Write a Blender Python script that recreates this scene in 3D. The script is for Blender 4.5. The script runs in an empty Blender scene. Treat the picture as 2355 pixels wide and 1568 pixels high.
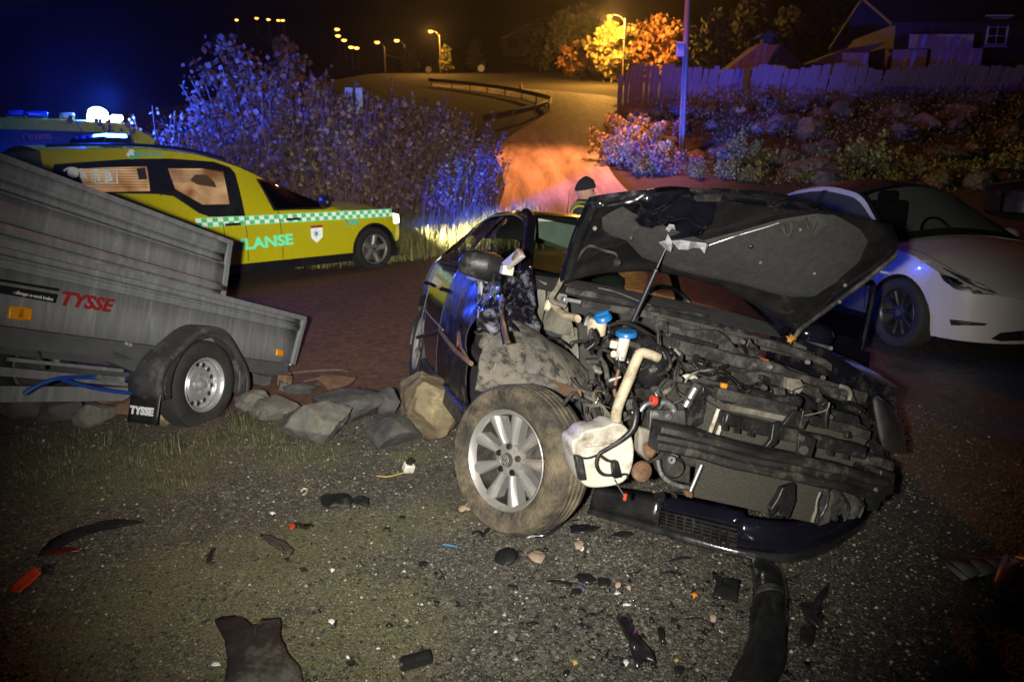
import bpy, bmesh, math, random
import numpy as np
from mathutils import Vector, Matrix, noise
rnd = random.Random(7)
R_ = math.radians
SC = bpy.context.scene
COL = SC.collection

# ------------------------------------------------------------------ camera, sky, light, exposure
CAMH = 1.6; TILT = R_(13.8); FPX = 1569.0
cam = bpy.data.cameras.new('camera'); cam_o = bpy.data.objects.new('camera', cam); COL.objects.link(cam_o)
cam.sensor_width = 36.0; cam.lens = 24.0; cam.clip_end = 2000; cam.clip_start = 0.05
cam_o.location = (0, 0, CAMH); cam_o.rotation_euler = (math.pi / 2 - TILT, 0, 0)
cam.dof.use_dof = True; cam.dof.focus_distance = 3.3; cam.dof.aperture_fstop = 3.2
SC.camera = cam_o
world = bpy.data.worlds.new('World'); SC.world = world; world.use_nodes = True
wn = world.node_tree; wn.nodes.clear()
w_out = wn.nodes.new('ShaderNodeOutputWorld'); w_bg = wn.nodes.new('ShaderNodeBackground')
w_sky = wn.nodes.new('ShaderNodeTexSky'); w_sky.sky_type = 'NISHITA'; w_sky.sun_disc = False
w_sky.sun_elevation = R_(-6.0); w_sky.sun_rotation = R_(300)
w_bg.inputs['Strength'].default_value = 0.05
wn.links.new(w_sky.outputs[0], w_bg.inputs['Color']); wn.links.new(w_bg.outputs[0], w_out.inputs['Surface'])
SC.view_settings.view_transform = 'Standard'; SC.view_settings.look = 'None'
SC.view_settings.exposure = 0.0; SC.view_settings.gamma = 1.0; SC.view_settings.use_curve_mapping = False
SC.render.engine = 'CYCLES'
SC.cycles.use_denoising = True
SC.cycles.max_bounces = 6; SC.cycles.diffuse_bounces = 2; SC.cycles.glossy_bounces = 3
SC.cycles.transmission_bounces = 4; SC.cycles.transparent_max_bounces = 12; SC.cycles.volume_bounces = 0
SC.cycles.sample_clamp_indirect = 4.0; SC.cycles.caustics_reflective = False; SC.cycles.caustics_refractive = False

def add_light(name, kind, loc, power, color, aim=None, parent=None, size=0.05, cone=None, blend=0.4, smooth=None):
    l = bpy.data.lights.new(name, kind); o = bpy.data.objects.new(name, l); COL.objects.link(o)
    l.energy = power; l.color = color; l.shadow_soft_size = size
    if kind == 'SPOT':
        l.spot_size = R_(cone); l.spot_blend = blend
    o.location = loc
    if aim is not None:
        o.rotation_euler = (Vector(aim) - Vector(loc)).to_track_quat('-Z', 'Y').to_euler()
    if smooth:
        l.use_nodes = True; nt = l.node_tree
        em = [n for n in nt.nodes if n.type == 'EMISSION'][0]
        fo = nt.nodes.new('ShaderNodeLightFalloff'); fo.inputs['Strength'].default_value = 1.0
        fo.inputs['Smooth'].default_value = smooth
        nt.links.new(fo.outputs['Quadratic'], em.inputs['Strength'])
    if parent: o.parent = parent
    return o

# the photographer's flash, a little to the left of the lens
add_light('flash', 'SPOT', (-0.15, -0.05, 1.62), 4200, (1.0, 0.95, 0.87), aim=(-0.10, 3.5, 0.76), size=0.03, cone=81, blend=1.0, smooth=34)

# ------------------------------------------------------------------ pixel helpers (2354 x 1568 grid of the photograph)
_c, _s = math.cos(TILT), math.sin(TILT)
def ray(u, v):
    a = (u - 1177.0) / FPX; b = -(v - 784.0) / FPX
    return Vector((a, _c + b * _s, -_s + b * _c))
CAM = Vector((0, 0, CAMH))
def at_y(u, v, Y):
    r = ray(u, v); return CAM + r * (Y / r.y)
def sst(a, b, x):
    t = min(1, max(0, (x - a) / (b - a))); return t * t * (3 - 2 * t)
def lerp(a, b, t): return a + (b - a) * t
def pwl(x, xs, ys):
    return float(np.interp(x, xs, ys))
def gz(X, Y):
    z = -0.09 * sst(.7, 2.2, X) * (1 - sst(9, 14, Y))
    z -= 0.24 * math.exp(-((X - 1.0) ** 2 + (Y - 5.5) ** 2) / .9)
    z -= 0.10 * sst(4.3, 4.9, Y) * (1 - sst(5.5, 8, Y)) * (1 - sst(-1.2, -.2, X))
    t = Y - 15
    hill = 0.17 * (math.sqrt(t * t + 4) + t) / 2
    if Y > 120: hill = 0.17 * 105 + (Y - 120) * .10
    hill *= lerp(0.25, 1, sst(-60, -20, X))
    z += hill
    xe = max(3.6, 0.139 * Y)
    bk = sst(xe - .6, xe + .9, X)
    if bk > 0 and Y > 18:
        yt = pwl(X, [3.8, 9.4, 15, 40], [27, 22, 21, 21])
        tt = sst(yt, 32.5, Y)
        top = 4.4 + .06 * (max(Y, 33) - 33)
        z = lerp(z, max(z, lerp(z, top, tt)), bk)
    if Y < 9:
        z += .022 * noise.noise((X * 1.3, Y * 1.3, 0)) + .010 * noise.noise((X * 5, Y * 5, 3)) * (1 - sst(.2, 1.2, X))
    elif Y > 16 and bk > 0:
        z += .25 * bk * noise.noise((X * .5, Y * .5, 9))
    return z
def gnd(u, v, far=160):
    """where the sight line through a pixel meets the ground"""
    r = ray(u, v); r = r / r.y
    lo = 0.9; y = lo; p = CAM + r * y
    while y < far:
        p = CAM + r * y
        if p.z <= gz(p.x, p.y): break
        lo = y; y *= 1.02
    hi = y
    for _ in range(18):
        m = (lo + hi) / 2; p = CAM + r * m
        if p.z <= gz(p.x, p.y): hi = m
        else: lo = m
    p = CAM + r * hi
    return Vector((p.x, p.y, gz(p.x, p.y)))

class Frame:
    def __init__(s, loc, yaw, pitch=0, roll=0):
        s.m = Matrix.Translation(loc) @ Matrix.Rotation(R_(yaw), 4, 'Z') @ Matrix.Rotation(R_(pitch), 4, 'Y') @ Matrix.Rotation(R_(roll), 4, 'X')
        s.i = s.m.inverted(); s.o = s.i @ CAM; s.i3 = s.i.to_3x3()
    def hit(s, u, v, ax, val):
        d = s.i3 @ ray(u, v)
        return s.o + d * ((val - s.o[ax]) / d[ax])
    def X(s, u, v, val): return s.hit(u, v, 0, val)
    def Y(s, u, v, val): return s.hit(u, v, 1, val)
    def Z(s, u, v, val): return s.hit(u, v, 2, val)

# ------------------------------------------------------------------ objects
def empty(name, label, cat, loc=(0, 0, 0), rz=0, group=None, kind=None, matrix=None):
    o = bpy.data.objects.new(name, None); COL.objects.link(o); o.empty_display_size = .1
    if matrix is not None: o.matrix_world = matrix
    else:
        o.location = loc; o.rotation_euler = (0, 0, rz)
    return tag(o, label, cat, group, kind)
def tag(o, label=None, cat=None, group=None, kind=None):
    if label: o['label'] = label
    if cat: o['category'] = cat
    if group: o['group'] = group
    if kind: o['kind'] = kind
    return o
def dup(root, label=None, loc=None, rz=None, parent=None, scale=None):
    c = root.copy(); COL.objects.link(c)
    if parent is not None: c.parent = parent
    if loc is not None: c.location = loc
    if rz is not None: c.rotation_euler = (0, 0, rz)
    if scale is not None: c.scale = scale
    if label: c['label'] = label
    for ch in list(root.children): dup(ch, parent=c)
    return c

class MB:
    def __init__(s): s.v = []; s.f = []
    def add(s, vs, fs):
        n = len(s.v); s.v += [tuple(v) for v in vs]; s.f += [tuple(i + n for i in f) for f in fs]; return s
    def box(s, c, d, rot=None, taper=1.0):
        x, y, z = d[0] / 2, d[1] / 2, d[2] / 2
        vs = [Vector((a * x * (taper if k > 0 else 1), b * y * (taper if k > 0 else 1), k * z)) for k in (-1, 1) for a, b in ((-1, -1), (1, -1), (1, 1), (-1, 1))]
        if rot is not None: vs = [rot @ v for v in vs]
        c = Vector(c)
        return s.add([v + c for v in vs], [(3, 2, 1, 0), (4, 5, 6, 7), (0, 1, 5, 4), (1, 2, 6, 5), (2, 3, 7, 6), (3, 0, 4, 7)])
    def bar(s, a, b, w, h, up=(0, 0, 1)):
        a = Vector(a); b = Vector(b); d = (b - a); L = d.length; d.normalize()
        side = d.cross(Vector(up)); side = side.normalized() if side.length > 1e-4 else Vector((1, 0, 0))
        u = side.cross(d)
        vs = [p + side * (i * w / 2) + u * (j * h / 2) for p in (a, b) for i, j in ((-1, -1), (1, -1), (1, 1), (-1, 1))]
        return s.add(vs, [(0, 1, 2, 3), (7, 6, 5, 4), (0, 4, 5, 1), (1, 5, 6, 2), (2, 6, 7, 3), (3, 7, 4, 0)])
    def tube(s, pts, r, n=8, caps=True, sub=0, close=False):
        pts = [Vector(p) for p in pts]
        rs = list(r) if hasattr(r, '__len__') else [r] * len(pts)
        if sub:
            q = []; qr = []
            for i in range(len(pts) - 1):
                p0 = pts[max(i - 1, 0)]; p1 = pts[i]; p2 = pts[i + 1]; p3 = pts[min(i + 2, len(pts) - 1)]
                for k in range(sub):
                    t = k / sub
                    q.append(.5 * ((2 * p1) + (p2 - p0) * t + (2 * p0 - 5 * p1 + 4 * p2 - p3) * t * t + (3 * p1 - p0 - 3 * p2 + p3) * t ** 3))
                    qr.append(lerp(rs[i], rs[i + 1], t))
            q.append(pts[-1]); qr.append(rs[-1]); pts, rs = q, qr
        base = len(s.v); prev = None; m = len(pts)
        for i, p in enumerate(pts):
            if close: d = pts[(i + 1) % m] - pts[i - 1]
            else: d = pts[min(i + 1, m - 1)] - pts[max(i - 1, 0)]
            d = d.normalized() if d.length > 1e-9 else Vector((0, 0, 1))
            if prev is None:
                a = d.orthogonal().normalized()
            else:
                a = prev - d * prev.dot(d)
                a = a.normalized() if a.length > 1e-6 else d.orthogonal().normalized()
            prev = a; b = d.cross(a)
            for k in range(n):
                th = 2 * math.pi * k / n
                s.v.append(tuple(p + (a * math.cos(th) + b * math.sin(th)) * rs[i]))
        for i in range(m if close else m - 1):
            for k in range(n):
                i2 = (i + 1) % m
                s.f.append((base + i * n + k, base + i * n + (k + 1) % n, base + i2 * n + (k + 1) % n, base + i2 * n + k))
        if caps and not close:
            s.f.append(tuple(base + k for k in range(n - 1, -1, -1))); s.f.append(tuple(base + (m - 1) * n + k for k in range(n)))
        return s
    def lathe(s, prof, c=(0, 0, 0), axis='y', n=32, a0=0, a1=2 * math.pi, rot=None):
        """prof: list of (radius, along axis)"""
        full = abs(a1 - a0 - 2 * math.pi) < 1e-6
        m = n if full else n + 1; base = len(s.v); c = Vector(c)
        for r, h in prof:
            for k in range(m):
                th = a0 + (a1 - a0) * k / n
                p = {'y': Vector((r * math.cos(th), h, r * math.sin(th))), 'z': Vector((r * math.cos(th), r * math.sin(th), h)), 'x': Vector((h, r * math.cos(th), r * math.sin(th)))}[axis]
                if rot is not None: p = rot @ p
                s.v.append(tuple(p + c))
        for i in range(len(prof) - 1):
            for k in range(n):
                k2 = (k + 1) % m
                s.f.append((base + i * m + k, base + i * m + k2, base + (i + 1) * m + k2, base + (i + 1) * m + k))
        return s
    def cyl(s, a, b, r, n=12, r2=None): return s.tube([a, b], [r, r if r2 is None else r2], n)
    def prism(s, poly, d):
        """3-D planar outline extruded along d"""
        poly = [Vector(p) for p in poly]; d = Vector(d); n = len(poly)
        return s.add(poly + [p + d for p in poly], [tuple(range(n)), tuple(range(2 * n - 1, n - 1, -1))] + [(i, i + n, (i + 1) % n + n, (i + 1) % n) for i in range(n)])
    def grid(s, fn, nu, nv, flip=False):
        base = len(s.v)
        for i in range(nu + 1):
            for j in range(nv + 1): s.v.append(tuple(fn(i / nu, j / nv)))
        for i in range(nu):
            for j in range(nv):
                a = base + i * (nv + 1) + j
                q = (a, a + nv + 1, a + nv + 2, a + 1)
                s.f.append(q[::-1] if flip else q)
        return s
    def sphere(s, c, r, n=12, m=8, amp=0, seed=0, sc=(1, 1, 1), fr=2.0):
        c = Vector(c)
        def f(u, v):
            th = 2 * math.pi * u; ph = math.pi * v
            d = Vector((math.sin(ph) * math.cos(th), math.sin(ph) * math.sin(th), math.cos(ph)))
            k = 1 + amp * noise.noise(d * fr + Vector((seed, seed * 1.7, 0))) if amp else 1
            return c + Vector((d.x * sc[0], d.y * sc[1], d.z * sc[2])) * (r * k)
        return s.grid(f, n, m, True)
    def warp(s, fn): s.v = [tuple(fn(Vector(v))) for v in s.v]; return s
    def build(s, name, m, parent=None, smooth=40, bevel=0, merge=False, solid=0, mats=None, sub=0, seg=2, recalc=True):
        me = bpy.data.meshes.new(name); me.from_pydata(s.v, [], s.f)
        if merge or recalc:
            b = bmesh.new(); b.from_mesh(me)
            if merge: bmesh.ops.remove_doubles(b, verts=b.verts, dist=1e-4)
            if recalc: bmesh.ops.recalc_face_normals(b, faces=b.faces)
            b.to_mesh(me); b.free()
        me.materials.append(m)
        if smooth:
            me.polygons.foreach_set('use_smooth', [True] * len(me.polygons)); me.set_sharp_from_angle(angle=R_(smooth))
        o = bpy.data.objects.new(name, me); COL.objects.link(o)
        if parent: o.parent = parent
        if sub:
            md = o.modifiers.new('subdivision', 'SUBSURF'); md.levels = md.render_levels = sub
        if solid:
            md = o.modifiers.new('thickness', 'SOLIDIFY'); md.thickness = solid; md.offset = 0
        if bevel:
            md = o.modifiers.new('bevel', 'BEVEL'); md.width = bevel; md.segments = seg; md.limit_method = 'ANGLE'; md.angle_limit = R_(40)
        return o

def crump(amp, fr, seed=0):
    def f(v):
        p = v * fr + Vector((seed, seed * 2.3, seed * .7))
        return v + Vector((noise.noise(p), noise.noise(p + Vector((31, 0, 0))), noise.noise(p + Vector((0, 47, 0))))) * amp
    return f

# ------------------------------------------------------------------ materials
def new_mat(name):
    m = bpy.data.materials.new(name); m.use_nodes = True
    nt = m.node_tree; p = nt.nodes['Principled BSDF']; return m, nt, p
def N(nt, t, **kw):
    n = nt.nodes.new(t)
    for k, v in kw.items():
        if k in n.inputs: n.inputs[k].default_value = v
        else: setattr(n, k, v)
    return n
def rgba(c): return (c[0], c[1], c[2], 1)
def mat(name, c1, c2=None, scale=6, rough=.5, rough2=None, metal=0, bump=0, bscale=60, coat=0, dirt=None, dst=False, dscale=3, dw=.16, damt=.5, drough=.9, spec=.5, stretch=None, lo=.35, hi=.65, emit=None, estr=0):
    m, nt, p = new_mat(name); L = nt.links
    p.inputs['Metallic'].default_value = metal; p.inputs['Specular IOR Level'].default_value = spec
    p.inputs['Coat Weight'].default_value = coat; p.inputs['Coat Roughness'].default_value = .04
    tc = N(nt, 'ShaderNodeTexCoord'); vec = tc.outputs['Object']
    if stretch:
        mp = N(nt, 'ShaderNodeMapping'); mp.inputs['Scale'].default_value = stretch; L.new(vec, mp.inputs['Vector']); vs = mp.outputs[0]
    else: vs = vec
    n1 = N(nt, 'ShaderNodeTexNoise', Scale=scale, Detail=8.0, Roughness=.65); L.new(vs, n1.inputs['Vector'])
    r1 = N(nt, 'ShaderNodeMapRange'); r1.inputs['From Min'].default_value = lo; r1.inputs['From Max'].default_value = hi; L.new(n1.outputs['Fac'], r1.inputs['Value'])
    mx = N(nt, 'ShaderNodeMix', data_type='RGBA'); L.new(r1.outputs[0], mx.inputs['Factor'])
    mx.inputs[6].default_value = rgba(c1); mx.inputs[7].default_value = rgba(c2 if c2 else [x * .8 for x in c1])
    col = mx.outputs[2]
    rr = N(nt, 'ShaderNodeMapRange'); rr.inputs['To Min'].default_value = rough; rr.inputs['To Max'].default_value = rough2 if rough2 is not None else min(1, rough * 1.15)
    L.new(r1.outputs[0], rr.inputs['Value']); ro = rr.outputs[0]
    if dirt:
        n2 = N(nt, 'ShaderNodeTexNoise', Scale=dscale, Detail=10.0, Roughness=.72); L.new(vs if dst else vec, n2.inputs['Vector'])
        r2 = N(nt, 'ShaderNodeMapRange'); r2.inputs['From Min'].default_value = .62 - .35 * damt; r2.inputs['From Max'].default_value = .62 + dw - .35 * damt; L.new(n2.outputs['Fac'], r2.inputs['Value'])
        m2 = N(nt, 'ShaderNodeMix', data_type='RGBA'); L.new(r2.outputs[0], m2.inputs['Factor']); L.new(col, m2.inputs[6]); m2.inputs[7].default_value = rgba(dirt); col = m2.outputs[2]
        m3 = N(nt, 'ShaderNodeMix'); L.new(r2.outputs[0], m3.inputs['Factor']); L.new(ro, m3.inputs[2]); m3.inputs[3].default_value = drough; ro = m3.outputs[0]
        if metal:
            m4 = N(nt, 'ShaderNodeMix'); L.new(r2.outputs[0], m4.inputs['Factor']); m4.inputs[2].default_value = metal; m4.inputs[3].default_value = 0; L.new(m4.outputs[0], p.inputs['Metallic'])
        if coat:
            m5 = N(nt, 'ShaderNodeMix'); L.new(r2.outputs[0], m5.inputs['Factor']); m5.inputs[2].default_value = coat; m5.inputs[3].default_value = 0; L.new(m5.outputs[0], p.inputs['Coat Weight'])
    L.new(col, p.inputs['Base Color']); L.new(ro, p.inputs['Roughness'])
    if bump:
        nb = N(nt, 'ShaderNodeTexNoise', Scale=bscale, Detail=5.0, Roughness=.6); L.new(vec, nb.inputs['Vector'])
        b = N(nt, 'ShaderNodeBump', Strength=bump, Distance=.01); L.new(nb.outputs['Fac'], b.inputs['Height']); L.new(b.outputs[0], p.inputs['Normal'])
    if emit:
        p.inputs['Emission Color'].default_value = rgba(emit); p.inputs['Emission Strength'].default_value = estr
    return m
def glass(name, tint=(.6, .6, .6), trans=.75, rough=.02):
    m = bpy.data.materials.new(name); m.use_nodes = True; nt = m.node_tree; nt.nodes.clear(); L = nt.links
    o = N(nt, 'ShaderNodeOutputMaterial'); mx = N(nt, 'ShaderNodeMixShader'); tr = N(nt, 'ShaderNodeBsdfTransparent'); gl = N(nt, 'ShaderNodeBsdfGlossy')
    tr.inputs['Color'].default_value = rgba([t * trans for t in tint]); gl.inputs['Roughness'].default_value = rough
    fr = N(nt, 'ShaderNodeFresnel', IOR=1.52); ge = N(nt, 'ShaderNodeNewGeometry'); io = N(nt, 'ShaderNodeMapRange'); io.inputs[3].default_value = 1.52; io.inputs[4].default_value = 1 / 1.52
    L.new(ge.outputs['Backfacing'], io.inputs[0]); L.new(io.outputs[0], fr.inputs['IOR']); L.new(fr.outputs[0], mx.inputs['Fac']); L.new(tr.outputs[0], mx.inputs[1]); L.new(gl.outputs[0], mx.inputs[2]); L.new(mx.outputs[0], o.inputs['Surface'])
    return m
def retro(name, c, gain=1.0):
    # retroreflective film: a diffuse sheet plus a lobe that sends light back the way it came
    m = bpy.data.materials.new(name); m.use_nodes = True; nt = m.node_tree; nt.nodes.clear(); L = nt.links
    o = N(nt, 'ShaderNodeOutputMaterial'); d = N(nt, 'ShaderNodeBsdfDiffuse'); g = N(nt, 'ShaderNodeBsdfGlossy'); mx = N(nt, 'ShaderNodeMixShader'); ge = N(nt, 'ShaderNodeNewGeometry')
    d.inputs['Color'].default_value = rgba(c); g.inputs['Color'].default_value = rgba(c); g.inputs['Roughness'].default_value = .62; mx.inputs['Fac'].default_value = gain
    L.new(ge.outputs['Incoming'], g.inputs['Normal']); L.new(d.outputs[0], mx.inputs[1]); L.new(g.outputs[0], mx.inputs[2]); L.new(mx.outputs[0], o.inputs['Surface']); return m
def emis(name, c, s):
    m = bpy.data.materials.new(name); m.use_nodes = True; nt = m.node_tree; nt.nodes.clear()
    o = N(nt, 'ShaderNodeOutputMaterial'); e = N(nt, 'ShaderNodeEmission'); e.inputs['Color'].default_value = rgba(c); e.inputs['Strength'].default_value = s
    nt.links.new(e.outputs[0], o.inputs['Surface']); return m

DUST = (.17, .155, .12)
M = dict(
    navy=mat('navy_paint', (.005, .005, .008), (.009, .009, .014), 3, .20, .3, 0, coat=.45, dirt=(.055, .048, .04), dscale=6, damt=.30, drough=.65),
    navyclean=mat('navy_paint_clean', (.005, .005, .010), (.008, .008, .014), 3, .12, .2, coat=.6),
    navydull=mat('dull_dented_navy_paint', (.006, .006, .009), (.012, .012, .016), 5, .22, .34, coat=0, dirt=(.055, .047, .038), dscale=7, damt=.34, drough=.75, spec=.15),
    scratched=mat('scratched_navy_paint', (.006, .006, .011), (.012, .012, .02), 3, .16, .28, coat=.8, dirt=(.34, .34, .42), dscale=9, damt=.36, drough=.45),
    primer=mat('torn_primer_edge', (.5, .5, .52), (.25, .25, .27), 20, .6),
    black=mat('black_plastic', (.010, .010, .010), (.02, .02, .019), 12, .30, .55, bump=.2, bscale=70, dirt=(.085, .078, .064), dscale=8, damt=.28),
    gloss=mat('wet_black_plastic', (.010, .010, .011), (.018, .018, .018), 9, .10, .35, coat=.6, bump=.1, bscale=25),
    dusty=mat('dusty_grey_plastic', (.04, .038, .034), (.095, .088, .072), 7, .8, .95, bump=.5, bscale=60, dirt=(.014, .013, .012), dscale=13, damt=.62),
    mud=mat('muddy_liner', (.07, .07, .07), (.20, .18, .14), 5, .85, .95, bump=.6, bscale=70, dirt=(.035, .031, .025), dscale=16, dw=.12, damt=.42),
    greym=mat('bare_grey_metal', (.14, .132, .108), (.25, .235, .19), 8, .55, .8, bump=.25, bscale=40, dirt=(.10, .085, .06), dscale=9, damt=.45),
    alu=mat('aluminium', (.50, .50, .50), (.38, .38, .38), 15, .35, .55, metal=.9, dirt=(.16, .15, .12), dscale=12, damt=.35),
    steel=mat('dark_steel', (.09, .09, .09), (.16, .155, .14), 10, .4, .65, metal=.7, dirt=(.05, .045, .04), dscale=9, damt=.5),
    rust=mat('rusty_steel', (.16, .075, .035), (.09, .05, .03), 14, .85, .95, bump=.4, bscale=80, dirt=(.22, .16, .09), dscale=9, damt=.4),
    beam=mat('black_beam_with_dust', (.010, .010, .009), (.022, .022, .019), 9, .45, .75, bump=.2, bscale=50, dirt=(.12, .108, .076), dscale=4.5, damt=.30, stretch=(1, .5, 2)),
    engine=mat('grimy_engine_metal', (.03, .028, .025), (.08, .073, .06), 13, .45, .75, metal=.45, bump=.4, bscale=45, dirt=(.03, .027, .022), dscale=10, damt=.5),
    wplast=mat('white_plastic', (.62, .60, .52), (.48, .45, .36), 7, .4, .6, dirt=(.20, .15, .09), dscale=6, damt=.28),
    cream=mat('yellowed_plastic', (.58, .52, .38), (.44, .37, .24), 8, .4, .6, dirt=(.2, .15, .08), dscale=9, damt=.35),
    bluecap=mat('blue_cap', (.015, .16, .42), (.01, .10, .30), 9, .3, .45),
    redp=mat('red_plastic', (.55, .06, .03), None, 9, .4),
    orange=mat('orange_plastic', (.65, .26, .02), None, 9, .4),
    oredge=mat('orange_red_reflector', (.62, .07, .012), (.5, .05, .01), 12, .45),
    darkred=mat('dark_red_plastic', (.10, .008, .006), None, 9, .3),
    felt=mat('hood_liner_felt', (.032, .032, .031), (.05, .049, .046), 30, .95, 1, bump=.5, bscale=160, dirt=(.09, .088, .08), dscale=5, damt=.16),
    core=mat('radiator_core', (.10, .092, .072), (.05, .046, .038), 60, .55, .7, metal=.3, bump=.4, bscale=250, stretch=(1, 1, 8)),
    rubber=mat('tyre_rubber', (.018, .018, .017), (.03, .029, .027), 10, .75, .9, bump=.3, bscale=80),
    tyremud=mat('muddy_tyre', (.020, .019, .017), (.065, .055, .04), 14, .8, .95, bump=1.0, bscale=60, dirt=(.20, .16, .10), dscale=5.5, dw=.24, damt=.60),
    rimalu=mat('silver_alloy', (.36, .35, .335), (.28, .27, .25), 9, .36, .52, metal=.5, dirt=(.28, .23, .16), dscale=8, damt=.25),
    galv=mat('galvanised_steel', (.31, .32, .325), (.195, .204, .208), 4, .42, .62, metal=.35, bump=.12, bscale=35, dirt=(.37, .38, .38), dst=True, dscale=3.2, dw=.3, damt=.22, stretch=(5, 5, .55)),
    galvdark=mat('dark_galvanised_steel', (.14, .145, .145), (.09, .095, .095), 9, .5, .7, metal=.4),
    steelrim=mat('silver_steel_rim', (.52, .52, .52), (.44, .44, .44), 10, .3, .45, metal=.6, dirt=(.25, .23, .2), dscale=10, damt=.2),
    fenderp=mat('charcoal_mudguard_plastic', (.03, .03, .033), (.05, .05, .053), 9, .45, .65, bump=.25, bscale=60, dirt=(.13, .125, .115), dscale=6, damt=.22),
    amber=mat('amber_reflector', (.75, .30, .01), (.65, .24, .01), 40, .25, .35),
    ivy=None,
    white=mat('white_paint', (.72, .72, .72), None, 9, .4),
    wred=mat('red_print', (.30, .018, .018), (.22, .012, .012), 30, .5),
    wblack=mat('black_sticker', (.012, .012, .013), None, 9, .4),
    whitep=mat('white_print', (.72, .72, .74), None, 9, .5),
    retro=retro('white_reflective_film', (.86, .92, .88), .55),
    retrog=retro('green_reflective_film', (.10, .62, .20), .5),
    retroc=retro('mint_reflective_film', (.16, .92, .55), .6),
    retrot=retro('teal_reflective_film', (.03, .55, .55), .5),
    yellow=mat('yellow_paint', (.80, .72, .01), (.76, .68, .01), 3, .22, .3, coat=.5),
    trim=mat('black_trim', (.012, .012, .014), (.018, .018, .02), 8, .3, .5),
    wcar=mat('pearl_white_paint', (.62, .58, .53), (.58, .545, .50), 3, .25, .32, coat=.8),
    glassd=glass('dark_tinted_glass', (.6, .65, .65), .55),
    glassc=glass('clear_windscreen', (.72, .86, .78), .62), glasst=glass('grey_windscreen', (.7, .75, .75), .62),
    glassl=glass('lamp_lens', (.9, .9, .9), .85, .05), lens=mat('hazed_headlamp_lens', (.15, .15, .15), (.10, .10, .10), 6, .12, .3, coat=.8),
    chrome=mat('bright_metal', (.7, .7, .7), None, 9, .2, .25, metal=1),
    seat=mat('dark_upholstery', (.02, .02, .022), (.03, .03, .033), 20, .85),
    lining=mat('grey_headlining', (.30, .31, .28), (.24, .25, .23), 12, .85),
)
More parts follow.
